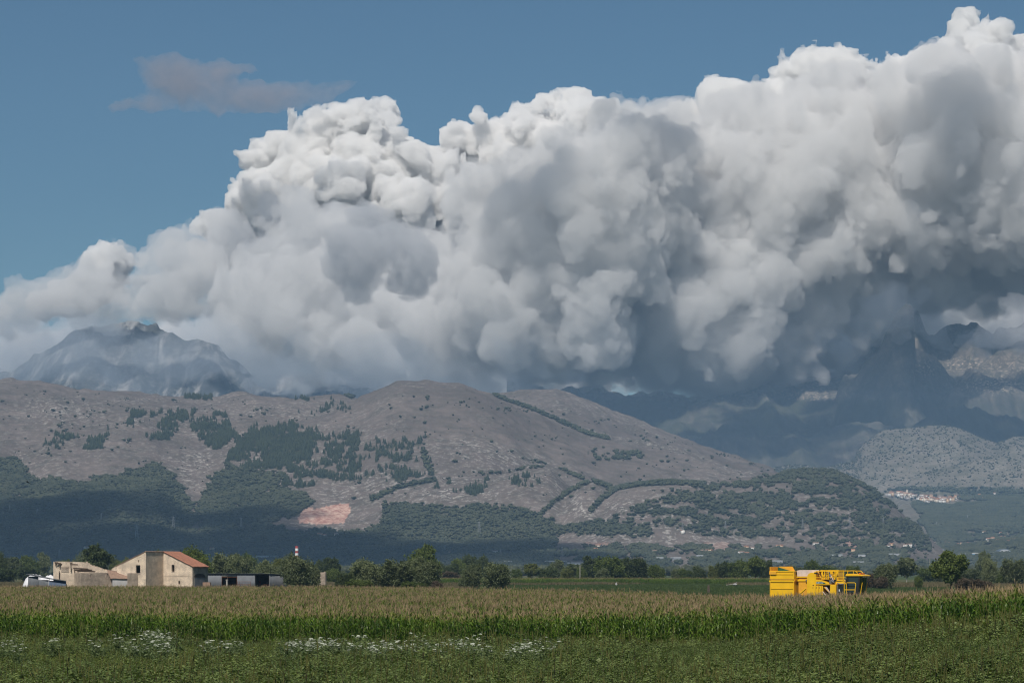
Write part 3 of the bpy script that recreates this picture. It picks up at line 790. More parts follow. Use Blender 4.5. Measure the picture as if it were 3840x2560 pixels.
def leaf_mat(name, c1, c2, trans=0.25, rough=0.6, scale=0.6, spec=0.25, c3=None):
    m, nt, out = new_mat(name)
    geo = N(nt, 'ShaderNodeNewGeometry')
    oi = N(nt, 'ShaderNodeObjectInfo')
    no = N(nt, 'ShaderNodeTexNoise', inp={'Scale': scale, 'Detail': 3.0, 'Roughness': 0.6})
    nt.links.new(geo.outputs['Position'], no.inputs['Vector'])
    ad = N(nt, 'ShaderNodeMath', operation='ADD')
    mu = N(nt, 'ShaderNodeMath', operation='MULTIPLY', inp={1: 0.35})
    nt.links.new(geo.outputs['Random Per Island'], mu.inputs[0])
    mu2 = N(nt, 'ShaderNodeMath', operation='MULTIPLY_ADD', inp={1: 0.25, 2: -0.3})
    nt.links.new(oi.outputs['Random'], mu2.inputs[0])
    ad2 = N(nt, 'ShaderNodeMath', operation='ADD')
    nt.links.new(mu.outputs[0], ad.inputs[0]); nt.links.new(no.outputs['Fac'], ad.inputs[1])
    nt.links.new(ad.outputs[0], ad2.inputs[0]); nt.links.new(mu2.outputs[0], ad2.inputs[1])
    stops = [(0.25, c1), (0.75, c2)]
    if c3: stops.append((0.93, c3))
    r = ramp(nt, stops)
    nt.links.new(ad2.outputs[0], r.inputs['Fac'])
    b = N(nt, 'ShaderNodeBsdfPrincipled', inp={'Roughness': rough, 'Specular IOR Level': spec})
    nt.links.new(r.outputs['Color'], b.inputs['Base Color'])
    t = N(nt, 'ShaderNodeBsdfTranslucent')
    br = mixc(nt, 1.0, r.outputs['Color'], (1.25, 1.35, 0.7), 'MULTIPLY')
    nt.links.new(br, t.inputs['Color'])
    mx = N(nt, 'ShaderNodeMixShader', inp={0: trans})
    nt.links.new(b.outputs[0], mx.inputs[1]); nt.links.new(t.outputs[0], mx.inputs[2])
    nt.links.new(mx.outputs[0], out.inputs['Surface'])
    return m

M_OLIVE = leaf_mat('willow_leaf', (0.070, 0.090, 0.040), (0.20, 0.225, 0.115), 0.3)
M_DARK_LEAF = leaf_mat('dark_leaf', (0.030, 0.046, 0.016), (0.088, 0.112, 0.040), 0.2)
M_GREEN_LEAF = leaf_mat('green_leaf', (0.055, 0.082, 0.020), (0.150, 0.185, 0.045), 0.3)
M_YELLOW_LEAF = leaf_mat('yellow_green_leaf', (0.085, 0.105, 0.026), (0.175, 0.185, 0.055), 0.3)
M_FAR_LEAF = leaf_mat('wood_leaf', (0.017, 0.027, 0.016), (0.072, 0.080, 0.046), 0.1, scale=0.012)
M_PINE = leaf_mat('pine_needle', (0.014, 0.024, 0.013), (0.036, 0.048, 0.024), 0.05, scale=0.03)
M_BRUSH = leaf_mat('dry_brush', (0.075, 0.055, 0.035), (0.14, 0.11, 0.075), 0.2)
M_BARK = simple_mat('bark', (0.085, 0.068, 0.05), 0.9, 0.3, 2.5, bump=0.6)
M_PALE_BARK = simple_mat('pale_bark', (0.30, 0.28, 0.25), 0.9, 0.3, 2.5, bump=0.4)

def tube_np(path, radii, sides=6):
    """tapered tube along a path -> verts, quads"""
    path = np.asarray(path, float); n = len(path)
    v = []; f = []
    for k in range(n):
        d = path[min(k + 1, n - 1)] - path[max(k - 1, 0)]
        d = d / (np.linalg.norm(d) + 1e-9)
        a = np.cross(d, [0.31, 0.95, 0.05]); a /= np.linalg.norm(a) + 1e-9
        b = np.cross(d, a)
        for s in range(sides):
            t = 2 * math.pi * s / sides
            v.append(path[k] + radii[k] * (math.cos(t) * a + math.sin(t) * b))
    for k in range(n - 1):
        for s in range(sides):
            f.append((k * sides + s, k * sides + (s + 1) % sides, (k + 1) * sides + (s + 1) % sides, (k + 1) * sides + s))
    return np.array(v), np.array(f)

class Acc:
    def __init__(self): self.v = []; self.f = []; self.n = 0
    def add(self, v, f):
        self.v.append(np.asarray(v, float)); self.f.append(np.asarray(f) + self.n); self.n += len(v)
    def mesh(self, name, smooth=False):
        return np_mesh(name, np.concatenate(self.v), np.concatenate(self.f), smooth)

def leaf_cards(P, size, r, up=0.3, stretch=1.6):
    """small four-sided leaves at points P, random orientation"""
    n = len(P)
    nrm = r.normal(0, 1, (n, 3)); nrm[:, 2] += up; nrm /= np.linalg.norm(nrm, axis=1)[:, None]
    a = np.cross(nrm, r.normal(0, 1, (n, 3))); a /= np.linalg.norm(a, axis=1)[:, None] + 1e-9
    b = np.cross(nrm, a)
    s = size * (0.6 + 0.8 * r.random(n))[:, None]
    v = np.stack([P - a * s * stretch * 0.5, P + b * s * 0.42 + nrm * s * 0.08, P + a * s * stretch * 0.5, P - b * s * 0.42 + nrm * s * 0.08], 1).reshape(-1, 3)
    f = np.arange(4 * n).reshape(n, 4)
    return v, f

def crown_mesh(name, lobes, n, size, seed, shell=0.65, droop=0.0):
    """leaves gathered in clumps inside a set of ellipsoid lobes; lobes: (x,y,z,rx,ry,rz)"""
    r = np.random.default_rng(seed)
    vol = np.array([l[3] * l[4] * l[5] for l in lobes]) ** 0.75
    cnt = np.maximum((n * vol / vol.sum()).astype(int), 20)
    pts = []
    for l, c in zip(lobes, cnt):
        k = max(6, c // 38)
        cd = r.normal(0, 1, (k, 3)); cd /= np.linalg.norm(cd, axis=1)[:, None]
        cr = shell + (1 - shell) * r.random(k) ** 0.5
        cr = np.where(r.random(k) < 0.2, cr * 0.6, cr) * (0.88 + 0.25 * r.random(k))
        cc = cd * cr[:, None]
        who = r.integers(0, k, c)
        spread = 0.13 + 0.10 * r.random(k)
        p = cc[who] + r.normal(0, 1, (c, 3)) * spread[who][:, None]
        p[:, 2] -= droop * r.random(c) * np.linalg.norm(p[:, :2], axis=1)
        pts.append(p * np.array(l[3:6]) + np.array(l[:3]))
    P = np.concatenate(pts)
    P[:, 2] = np.maximum(P[:, 2], 0.05)
    v, f = leaf_cards(P, size, r)
    return np_mesh(name, v, f, False)

def rand_lobes(seed, h, w, base, k, kind):
    r = np.random.default_rng(seed); L = []
    if kind == 'round':
        L.append((0, 0, base + (h - base) * 0.5, w * 0.40, w * 0.40, (h - base) * 0.46))
        for _ in range(k):
            a = r.random() * 2 * math.pi; q = 0.28 + 0.12 * r.random(); zz = 0.25 + 0.6 * r.random()
            e = 0.16 + 0.1 * r.random()
            L.append((w * q * math.cos(a), w * q * math.sin(a), base + (h - base) * zz, w * e, w * e, (h - base) * e * 1.1))
    elif kind == 'tall':
        for j in range(k):
            t = (j + 0.5) / k
            e = (0.20 + 0.10 * r.random()) * math.sin(math.pi * (0.18 + 0.72 * t)) ** 0.6
            a = r.random() * 2 * math.pi
            L.append((w * 0.16 * math.cos(a), w * 0.16 * math.sin(a), base + (h - base) * (0.08 + 0.84 * t), w * e * 1.6, w * e * 1.6, (h - base) * 1.15 / k))
    elif kind == 'spread':
        for j in range(k):
            a = 2 * math.pi * j / k * 1.618; q = math.sqrt((j + 0.5) / k) * 0.36
            zz = 0.35 + 0.5 * (1 - (q / 0.36) ** 2) * (0.6 + 0.4 * r.random()) + 0.12 * r.random()
            e = 0.13 + 0.07 * r.random()
            L.append((w * q * math.cos(a), w * q * math.sin(a), base + (h - base) * zz, w * e, w * e, (h - base) * e * 1.15))
        L.append((0, 0, base + (h - base) * 0.45, w * 0.25, w * 0.25, (h - base) * 0.3))
    return L

# unit crowns: 10 m high, 10 m wide, scaled per tree
CROWNS = {'round': [], 'tall': [], 'spread': []}
for j in range(4):
    CROWNS['round'].append(crown_mesh('round_crown', rand_lobes(100 + j, 10, 10, 0.2, 9, 'round'), 15000, 0.36, 200 + j, droop=0.12))
for j in range(3):
    CROWNS['tall'].append(crown_mesh('tall_crown', rand_lobes(130 + j, 10, 10, 1.2, 7, 'tall'), 11000, 0.40, 230 + j))
for j in range(4):
    CROWNS['spread'].append(crown_mesh('spread_crown', rand_lobes(150 + j, 10, 10, 1.6, 15, 'spread'), 12000, 0.40, 250 + j, shell=0.5))

def trunk_mesh(name, seed, split=0.3, top=7.0, limbs=7):
    r = np.random.default_rng(seed); A = Acc()
    p = np.array([(0, 0, -0.3), (0.05, 0.02, 1.0), (r.normal(0, .12), r.normal(0, .12), top * 0.5), (r.normal(0, .3), r.normal(0, .3), top)])
    A.add(*tube_np(p, [0.30, 0.22, 0.15, 0.04], 7))
    for k in range(limbs):
        a = 2 * math.pi * (k + r.random() * 0.5) / limbs; z0 = 10 * split * (0.55 + 0.8 * r.random()); ln = 2.0 + 2.0 * r.random()
        q = np.array([(0, 0, z0), (ln * 0.45 * math.cos(a), ln * 0.45 * math.sin(a), z0 + ln * 0.5), (ln * math.cos(a), ln * math.sin(a), z0 + ln * 1.05)])
        A.add(*tube_np(q, [0.13, 0.08, 0.03], 5))
    return A.mesh(name, True)
TRUNKS = [trunk_mesh('tree_trunk', 300 + j) for j in range(4)]
BARE = trunk_mesh('bare_trunk', 333, 0.25, 9.5, 16)

def set_mat(o, m):
    if len(o.data.materials) == 0: o.data.materials.append(m)
    o.material_slots[0].link = 'OBJECT'; o.material_slots[0].material = m

tree_n = [0]
def tree(px, top, base, w, Y, kind, mat, label, group=None, name='tree', bark=None, rz=None):
    """a tree whose crown spans photo rows top..base at distance Y; it stands on the ground there"""
    k = tree_n[0]; tree_n[0] += 1
    X = (px - 1920.0) / FPX * Y
    z0 = float(ground_z(X, Y))
    H = CAM_H + (HOR - top) / FPX * Y - z0
    W = w / FPX * Y
    t = empty(name, (X, Y, z0), rng.random() * 6.28 if rz is None else rz)
    cr = link('crown', CROWNS[kind][k % len(CROWNS[kind])], None, t)
    wf = 8.8 if kind == 'spread' else 9.6
    cr.scale = (W / wf, W / wf, H / 10.4)
    set_mat(cr, mat)
    tr = link('trunk', TRUNKS[k % 4], None, t)
    q = min(W, H) / 10.0
    tr.scale = (q, q, H / 10.0)
    set_mat(tr, bark or M_BARK)
    props(t, label, 'tree' if name == 'tree' else 'bush', group)
    return t

OL, DK, GR, YE = M_OLIVE, M_DARK_LEAF, M_GREEN_LEAF, M_YELLOW_LEAF
T = tree
# left end
T(6, 2070, 2180, 40, 1300, 'round', DK, 'dark tree cut by the left edge of the photo')
T(48, 2082, 2170, 62, 1500, 'spread', OL, 'pale tree with a bare lower trunk, leftmost of the hazy group', 'hazy trees left of the ruin')
T(88, 2080, 2165, 56, 1560, 'spread', GR, 'hazy round tree second from the left edge', 'hazy trees left of the ruin')
T(122, 2088, 2165, 50, 1600, 'round', GR, 'low hazy tree in the middle of the left group', 'hazy trees left of the ruin')
T(160, 2070, 2165, 46, 1620, 'tall', OL, 'tall hazy tree closing the left group on its right side', 'hazy trees left of the ruin')
T(20, 2130, 2180, 90, 1200, 'round', DK, 'dark low bush behind the white tarpaulin, at the left edge', None, 'bush')
T(105, 2125, 2172, 80, 1400, 'round', DK, 'dark bush between the hazy trees and the tarpaulin', None, 'bush')
T(300, 2072, 2165, 52, 1500, 'round', OL, 'grey green tree half hidden by the dark poplar')
T(356, 2036, 2170, 104, 900, 'tall', DK, 'tall dark tree rising behind the ruined farm')
T(240, 2098, 2170, 60, 1500, 'round', GR, 'low hazy tree over the ruin roof beams')
T(425, 2087, 2165, 42, 1550, 'tall', YE, 'thin yellowish hazy tree right of the dark tree')
T(474, 2085, 2165, 34, 1560, 'tall', YE, 'narrow pale tree left of the farmhouse gable')
T(452, 2104, 2168, 46, 1500, 'round', GR, 'low hazy tree between two narrow pale trees')
T(596, 2060, 2180, 26, 800, 'tall', DK, 'small tree tip showing above the farmhouse ridge')
# behind the house and the sheds
T(718, 2058, 2185, 118, 745, 'round', GR, 'bright green sunlit tree behind the red roof')
T(764, 2090, 2190, 64, 735, 'round', GR, 'green tree at the corner of the farmhouse')
T(838, 2074, 2190, 100, 860, 'round', OL, 'olive tree above the left end of the tin shed', 'olive trees behind the tin sheds')
T(895, 2082, 2190, 92, 850, 'round', OL, 'olive tree above the dark shed opening', 'olive trees behind the tin sheds')
T(938, 2078, 2165, 62, 1350, 'round', GR, 'hazy green tree behind the olive trees')
T(990, 2102, 2190, 84, 840, 'round', OL, 'lower olive tree above the open shed bay', 'olive trees behind the tin sheds')
T(1035, 2094, 2165, 70, 1150, 'round', YE, 'yellowish tree between the olive tree and the big willow')
T(1062, 2120, 2185, 50, 900, 'round', OL, 'small grey tree left of the big willow')
T(1118, 2082, 2196, 108, 705, 'round', OL, 'big willow bush at the right end of the tin sheds')
T(1168, 2108, 2180, 66, 720, 'round', OL, 'willow bush leaning on the small broken wall')
T(1195, 2105, 2165, 40, 1300, 'round', GR, 'hazy bush behind the broken wall')
T(1238, 2084, 2170, 74, 1250, 'spread', DK, 'dark spreading tree right of the broken wall')
T(1206, 2096, 2168, 36, 1260, 'tall', DK, 'narrow dark tree beside the spreading one')
T(1245, 2132, 2170, 64, 1150, 'round', GR, 'round bush at the foot of the dark spreading tree', None, 'bush')
T(1285, 2140, 2170, 60, 1500, 'round', OL, 'hazy low bush in the gap left of the willow row', None, 'bush')
# willow row
T(1296, 2148, 2196, 62, 690, 'round', DK, 'low dark bush at the left end of the willow row', None, 'bush')
T(1362, 2100, 2194, 108, 700, 'round', OL, 'first round willow of the row from the left', 'round willows in front of the far maize')
T(1425, 2122, 2194, 60, 720, 'round', OL, 'smaller willow between the first and second large ones', 'round willows in front of the far maize')
T(1478, 2098, 2196, 118, 700, 'round', OL, 'second large willow of the row, behind tall corn', 'round willows in front of the far maize')
T(1533, 2126, 2194, 44, 740, 'round', OL, 'narrow willow left of the tall tree', 'round willows in front of the far maize')
T(1604, 2094, 2197, 104, 690, 'round', OL, 'third large willow, in front of the tall tree', 'round willows in front of the far maize')
T(1590, 2036, 2185, 94, 950, 'tall', GR, 'tallest tree in the middle, standing behind the willow row')
T(1550, 2094, 2185, 46, 960, 'round', GR, 'lower shoulder tree left of the tallest one')
T(1345, 2172, 2200, 90, 660, 'round', GR, 'bright green bramble at the foot of the first willow', None, 'bush')
T(1555, 2182, 2205, 80, 650, 'round', GR, 'low green bramble between the second and third willow', None, 'bush')
T(1640, 2178, 2202, 44, 665, 'round', M_BRUSH, 'brown dry bush right of the third willow', None, 'bush')
T(1768, 2114, 2192, 76, 770, 'round', OL, 'left one of the pair of willows standing apart', 'pair of willows')
T(1860, 2110, 2196, 112, 755, 'round', OL, 'right and larger one of the pair of willows standing apart', 'pair of willows')
# behind them
T(1650, 2110, 2165, 40, 1500, 'round', DK, 'dark hazy tree right of the tallest tree')
T(1692, 2112, 2168, 60, 1400, 'round', DK, 'dark tree at the left of the hazy hedge')
T(1722, 2094, 2168, 54, 1420, 'round', GR, 'brownish green tree in the hazy hedge')
T(1755, 2080, 2168, 58, 1450, 'round', DK, 'round dark tree above the left willow of the pair')
T(1804, 2086, 2165, 48, 1480, 'round', DK, 'round dark tree between the two willows of the pair')
T(1680, 2142, 2172, 90, 1300, 'round', M_BRUSH, 'brownish bush under the hazy hedge', None, 'bush')
T(1940, 2132, 2168, 38, 1350, 'round', GR, 'small round tree right of the pair of willows')
T(1992, 2108, 2166, 64, 1300, 'spread', YE, 'yellowish tree standing in the far hedge')
T(2052, 2126, 2166, 70, 1280, 'round', DK, 'dark low tree in the far hedge')
T(2085, 2100, 2166, 66, 1500, 'round', OL, 'pale hazy tree behind the far hedge')
T(2145, 2114, 2166, 84, 1300, 'round', OL, 'round tree with an olive crown left of the lollipop tree')
T(2128, 2130, 2166, 50, 1250, 'round', YE, 'yellow green bush under the olive crown', None, 'bush')
T(2214, 2082, 2168, 54, 1260, 'tall', DK, 'dark lollipop tree with a thin bare trunk')
T(2182, 2128, 2166, 40, 1240, 'round', GR, 'small bush left of the lollipop tree', None, 'bush')
T(2290, 2086, 2166, 104, 1200, 'round', GR, 'big tree left part of the clump right of the lollipop tree', 'clump of big trees')
T(2336, 2092, 2166, 80, 1210, 'round', DK, 'big tree in the middle of the clump', 'clump of big trees')
T(2390, 2092, 2166, 84, 1220, 'round', DK, 'big tree on the right side of the clump', 'clump of big trees')
T(2258, 2130, 2166, 50, 1190, 'round', OL, 'bush at the left foot of the big clump', None, 'bush')
T(2465, 2117, 2167, 58, 1200, 'round', GR, 'lone green tree right of the big clump')
T(2540, 2130, 2166, 40, 1250, 'round', OL, 'bush left of the dead tree', None, 'bush')
T(2575, 2134, 2166, 50, 1240, 'round', GR, 'bush under the dead tree', None, 'bush')
T(2621, 2122, 2167, 50, 1210, 'round', DK, 'small dark round tree right of the dead tree')
T(2682, 2118, 2167, 46, 1220, 'round', YE, 'yellowish tree at the left of the hedge behind the harvester')
T(2720, 2106, 2167, 66, 1220, 'round', DK, 'dark tree second in the hedge behind the harvester')
T(2768, 2102, 2167, 72, 1200, 'round', GR, 'third tree in the hedge behind the harvester')
T(2832, 2086, 2167, 78, 1180, 'spread', GR, 'tall tree in the hedge just left of the yellow harvester')
T(2868, 2096, 2167, 50, 1190, 'round', DK, 'tree in the hedge touching the harvester bin')
T(3048, 2100, 2167, 52, 1250, 'round', GR, 'green tree top above the harvester tank')
T(2990, 2122, 2167, 70, 1230, 'round', OL, 'low tree behind the harvester bin')
T(3110, 2120, 2167, 90, 1230, 'round', GR, 'low tree behind the harvester railing')
T(3200, 2120, 2167, 54, 1200, 'round', GR, 'low tree behind the harvester cab roof')
# right
T(3322, 2112, 2192, 78, 800, 'round', OL, 'willow bush right of the harvester')
T(3268, 2148, 2190, 70, 820, 'round', M_BRUSH, 'brown dry bush between harvester and willow', None, 'bush')
T(3300, 2162, 2192, 60, 790, 'round', M_BRUSH, 'reddish dry bush at the foot of the right willow', None, 'bush')
T(3400, 2084, 2170, 84, 1120, 'spread', OL, 'pale tree with a light trunk right of the willow', None, bark=M_PALE_BARK)
T(3480, 2130, 2170, 90, 1300, 'round', GR, 'hazy low tree left of the big lone tree')
T(3446, 2163, 2188, 30, 820, 'round', GR, 'small round bush in the dry grass left of the big tree', None, 'bush')
T(3530, 2128, 2172, 44, 1250, 'round', OL, 'hazy bush touching the big lone tree', None, 'bush')
T(3566, 2058, 2206, 142, 640, 'spread', GR, 'big lone tree with a visible trunk on the right')
T(3635, 2130, 2172, 80, 1100, 'round', OL, 'olive bush right of the big lone tree', None, 'bush')
T(3712, 2092, 2178, 56, 950, 'round', OL, 'upright olive tree second from the right edge')
T(3690, 2066, 2165, 56, 1500, 'spread', OL, 'hazy tree far behind the upright olive tree')
T(3800, 2095, 2176, 86, 960, 'round', OL, 'olive tree at the right edge of the photo')
T(3755, 2140, 2178, 60, 1000, 'round', GR, 'low bush between the two right olive trees', None, 'bush')
T(3620, 2165, 2200, 70, 700, 'round', M_BRUSH, 'brown shrub right of the lone tree trunk', None, 'bush')
T(3680, 2172, 2205, 90, 680, 'round', M_BRUSH, 'brown dry shrub above the maize on the right', None, 'bush')

# the dead tree
dt = empty('dead_tree', ((2555 - 1920) / FPX * 1260, 1260, 0))
b_ = link('trunk', BARE, None, dt); b_.scale = (0.55, 0.55, 0.78); set_mat(b_, M_PALE_BARK)
r_ = np.random.default_rng(5); A = Acc()
for k in range(46):
    a = r_.random() * 6.28; z0 = 2.2 + 4.5 * r_.random(); ln = 0.8 + 1.2 * r_.random(); q0 = 0.9 * r_.random()
    s0 = np.array([q0 * math.cos(a), q0 * math.sin(a), z0]); e0 = s0 + np.array([ln * 0.5 * math.cos(a + .4), ln * 0.5 * math.sin(a + .4), ln])
    A.add(*tube_np([s0, (s0 + e0) / 2 + r_.normal(0, .06, 3), e0], [0.045, 0.03, 0.012], 4))
set_mat(link('branch', A.mesh('twigs'), None, dt), M_PALE_BARK)
dt['label'] = 'dead leafless grey tree standing in the far hedge'; dt['category'] = 'tree'

# ------------------------------------------------------------------ mass planting with geometry nodes
def proto(name, me, mats):
    for m in mats:
        me.materials.append(m)
    o = bpy.data.objects.new(name, me); proto_col.objects.link(o)
    return o

def scatter(name, P, rot, scl, idx, protos, kind='stuff', label=None, cat=None, parent=None):
    me = bpy.data.meshes.new(name)
    n = len(P)
    me.vertices.add(n); me.vertices.foreach_set('co', np.ascontiguousarray(P, dtype=np.float32).ravel())
    a = me.attributes.new('rot', 'FLOAT_VECTOR', 'POINT'); a.data.foreach_set('vector', np.ascontiguousarray(rot, dtype=np.float32).ravel())
    a = me.attributes.new('scl', 'FLOAT_VECTOR', 'POINT'); a.data.foreach_set('vector', np.ascontiguousarray(scl, dtype=np.float32).ravel())
    a = me.attributes.new('idx', 'INT', 'POINT'); a.data.foreach_set('value', np.ascontiguousarray(idx, dtype=np.int32).ravel())
    c = bpy.data.collections.new(name + '_source')
    for o in protos: c.objects.link(o)
    ng = bpy.data.node_groups.new(name, 'GeometryNodeTree')
    ng.interface.new_socket('Geometry', in_out='INPUT', socket_type='NodeSocketGeometry')
    ng.interface.new_socket('Geometry', in_out='OUTPUT', socket_type='NodeSocketGeometry')
    gi = ng.nodes.new('NodeGroupInput'); go = ng.nodes.new('NodeGroupOutput')
    ci = ng.nodes.new('GeometryNodeCollectionInfo')
    ci.inputs['Collection'].default_value = c; ci.inputs['Separate Children'].default_value = True; ci.inputs['Reset Children'].default_value = True
    ip = ng.nodes.new('GeometryNodeInstanceOnPoints'); ip.inputs['Pick Instance'].default_value = True
    def attr(nm, t):
        q = ng.nodes.new('GeometryNodeInputNamedAttribute'); q.data_type = t; q.inputs['Name'].default_value = nm
        return q.outputs['Attribute']
    er = ng.nodes.new('FunctionNodeEulerToRotation')
    ng.links.new(attr('rot', 'FLOAT_VECTOR'), er.inputs[0])
    ng.links.new(gi.outputs[0], ip.inputs['Points']); ng.links.new(ci.outputs[0], ip.inputs['Instance'])
    ng.links.new(attr('idx', 'INT'), ip.inputs['Instance Index'])
    ng.links.new(er.outputs[0], ip.inputs['Rotation']); ng.links.new(attr('scl', 'FLOAT_VECTOR'), ip.inputs['Scale'])
    ng.links.new(ip.outputs[0], go.inputs[0])
    o = link(name, me, None, parent)
    md = o.modifiers.new('planting', 'NODES'); md.node_group = ng
    props(o, label, cat, None, kind)
    return o

# ---- woods on the slopes
def low_tree(seed, conifer):
    r = np.random.default_rng(seed); A = Acc()
    if conifer:
        for k in range(3):
            z0 = 0.06 + 0.26 * k; rr = 0.24 * (1 - 0.27 * k); s = 6
            ang = np.linspace(0, 2 * math.pi, s, endpoint=False) + r.random()
            ring = np.stack([np.cos(ang) * rr * (0.8 + .4 * r.random(s)), np.sin(ang) * rr * (0.8 + .4 * r.random(s)), z0 + 0.05 * r.random(s)], 1)
            v = np.concatenate([ring, [[0, 0, z0 + 0.42]]])
            A.add(v, [(i, (i + 1) % s, s) for i in range(s)])
    else:
        for k in range(5):
            bm = bmesh.new(); bmesh.ops.create_icosphere(bm, subdivisions=1, radius=1.0)
            v = np.array([x.co[:] for x in bm.verts]); f = np.array([[q.index for q in p.verts] for p in bm.faces]); bm.free()
            v *= (0.75 + 0.5 * r.random((len(v), 1)))
            c = np.array([r.normal(0, .2), r.normal(0, .2), 0.42 + 0.25 * r.random()]) if k else np.array([0, 0, 0.45])
            e = (0.2 + 0.12 * r.random()) if k else 0.38
            A.add(v * np.array([e, e, e * 1.05]) + c, f)
    return A.mesh('conifer_shape' if conifer else 'broadleaf_shape', False)
LOWB = [proto('broadleaf_%d' % j, low_tree(400 + j, False), [M_FAR_LEAF]) for j in range(5)]
LOWC = [proto('conifer_%d' % j, low_tree(420 + j, True), [M_PINE]) for j in range(4)]

def plant_slope(fan, dens_fn, ncand, zmin=1.0, seed=3, step=0.0):
    """random spots on a slope that are seen from the plain and wooded"""
    r = np.random.default_rng(seed)
    ci = r.random(ncand) * (len(fan.px) - 1.01)
    # even per area: rows by area
    w = np.gradient(fan.Y) * fan.Y
    cdf = np.cumsum(w) / w.sum()
    ri = np.interp(r.random(ncand), cdf, np.arange(len(fan.Y)))
    ri = np.clip(ri, 0, len(fan.Y) - 1.01)
    c0 = ci.astype(int); r0 = ri.astype(int)
    px = np.interp(ci, np.arange(len(fan.px)), fan.px); Y = np.interp(ri, np.arange(len(fan.Y)), fan.Y)
    X = (px - 1920) / FPX * Y
    Z = fan.zat(X, Y)
    py = HOR - (Z - CAM_H) / Y * FPX
    seen = py < fan.run[c0, np.maximum(r0 - 1, 0)] + 14
    d, k = dens_fn(px, py)
    ok = (r.random(ncand) < d) & seen & (Z > zmin)
    return np.stack([X, Y, Z], 1)[ok], k[ok], px[ok], py[ok]

P, K, PXs, PYs = plant_slope(hill, lambda a, b: (lambda q: (np.where((in_poly(a, b, QUARRY)), 0, q[0]), q[1]))(wood_density(a, b)), 520000, seed=61)
n = len(P); r_ = np.random.default_rng(62)
con = K == 1
sc = np.where(con, 7.0 + 6.0 * r_.random(n) ** 1.5, 3.6 + 3.6 * r_.random(n))
rot = np.zeros((n, 3)); rot[:, 2] = r_.random(n) * 6.28
open_ = (HD.mean() * 0 + wood_density(PXs, PYs)[0]) < 0.05
sc = np.where(open_, sc * (0.4 + 0.8 * r_.random(n) ** 2), sc)
wid = np.where(con, 1.25, 1.35)
scl = np.stack([sc * wid, sc * wid, sc], 1)
idx = np.where(con, 5 + r_.integers(0, 4, n), r_.integers(0, 5, n))
# the conifers that stand apart in the open grass are things of their own
solo = con & (((PXs > 1130) & (PXs < 1640) & (PYs > 1610) & (PYs < 1800)) | ((PXs > 480) & (PXs < 660) & (PYs < 1640)))
si = np.flatnonzero(solo)
si = si[np.argsort(-sc[si])][:300]
for a in si:
    k = int(idx[a]) - 5
    o = link('pine_tree', LOWC[k].data)
    o.location = P[a]; o.scale = scl[a]; o.rotation_euler = (0, 0, rot[a, 2])
    wh = 'upper left grove' if PXs[a] < 700 else ('%s middle grove, %s side' % ('upper' if PYs[a] < 1690 else 'lower', 'left' if PXs[a] < 1300 else ('middle' if PXs[a] < 1480 else 'right')))
    props(o, 'small pine on the hillside, ' + wh, 'tree', 'pines of the ' + wh)
rest = np.ones(n, bool); rest[si] = False
print('slope trees', n, 'solo', len(si))
scatter('forest', P[rest], rot[rest], scl[rest], idx[rest], LOWB + LOWC, label='woods and scrub covering the slopes of the long hill', cat='forest')

P, K, PXs, PYs = plant_slope(dome, dome_density, 260000, seed=63)
n = len(P); sc = 3.6 + 3.0 * r_.random(n)
rot = np.zeros((n, 3)); rot[:, 2] = r_.random(n) * 6.28
sc = np.where(PYs < 1830, sc * 0.75, sc * 1.5)
scatter('forest', P, rot, np.stack([sc * 1.4, sc * 1.4, sc], 1), r_.integers(0, 5, n), LOWB, label='scrub dots and woods on the pale round hill at the right', cat='forest')
print('dome trees', n)

# ---- tree belts of the plain between the fields and the hills
n = 9000
Yb = 2300 + (4400 - 2300) * r_.random(n) ** 0.8
Xb = (r_.random(n) * 4300 - 230 - 1920) / FPX * Yb
keep = (vnoise2(Xb / 110, Yb / 260, 95) + 0.5 * vnoise2(Xb / 40, Yb / 90, 96)) > -0.12
P = np.stack([Xb, Yb, np.zeros(n)], 1)[keep]; n = len(P)
sc = 5.5 + 6.5 * r_.random(n) ** 1.6
rot = np.zeros((n, 3)); rot[:, 2] = r_.random(n) * 6.28
big = np.argsort(P[:, 1])[:260]
for a in big:
    o = link('tree', LOWB[int(r_.integers(0, 5))].data)
    o.location = P[a]; o.scale = (sc[a] * 1.15, sc[a] * 1.15, sc[a]); o.rotation_euler = rot[a]
    wh = zone(P[a, 0] / P[a, 1] * FPX + 1920)
    props(o, 'bluish hazy tree far out on the plain, beyond ' + wh, 'tree', 'hazy far trees beyond ' + wh)
rest = np.ones(n, bool); rest[big] = False
scatter('tree_belt', P[rest], rot[rest], np.stack([sc, sc, sc], 1)[rest] * np.array([1.15, 1.15, 1]), r_.integers(0, 5, n)[rest], LOWB, label='bluish tree belts spread over the far plain', cat='trees')
# ------------------------------------------------------------------ maize
M_CORN = leaf_mat('maize_leaf', (0.030, 0.082, 0.008), (0.165, 0.260, 0.030), 0.4, 0.40, 0.5, 0.5, c3=(0.15, 0.15, 0.035))
M_CORN_TOP = leaf_mat('maize_top_leaf', (0.075, 0.125, 0.018), (0.23, 0.245, 0.055), 0.38, 0.5, 0.5, 0.3, c3=(0.27, 0.20, 0.085))
M_TASSEL = leaf_mat('maize_tassel', (0.24, 0.165, 0.10), (0.42, 0.31, 0.18), 0.2, 0.8, 0.5)
M_STALK = leaf_mat('maize_stalk', (0.06, 0.085, 0.02), (0.13, 0.14, 0.04), 0.0, 0.6)

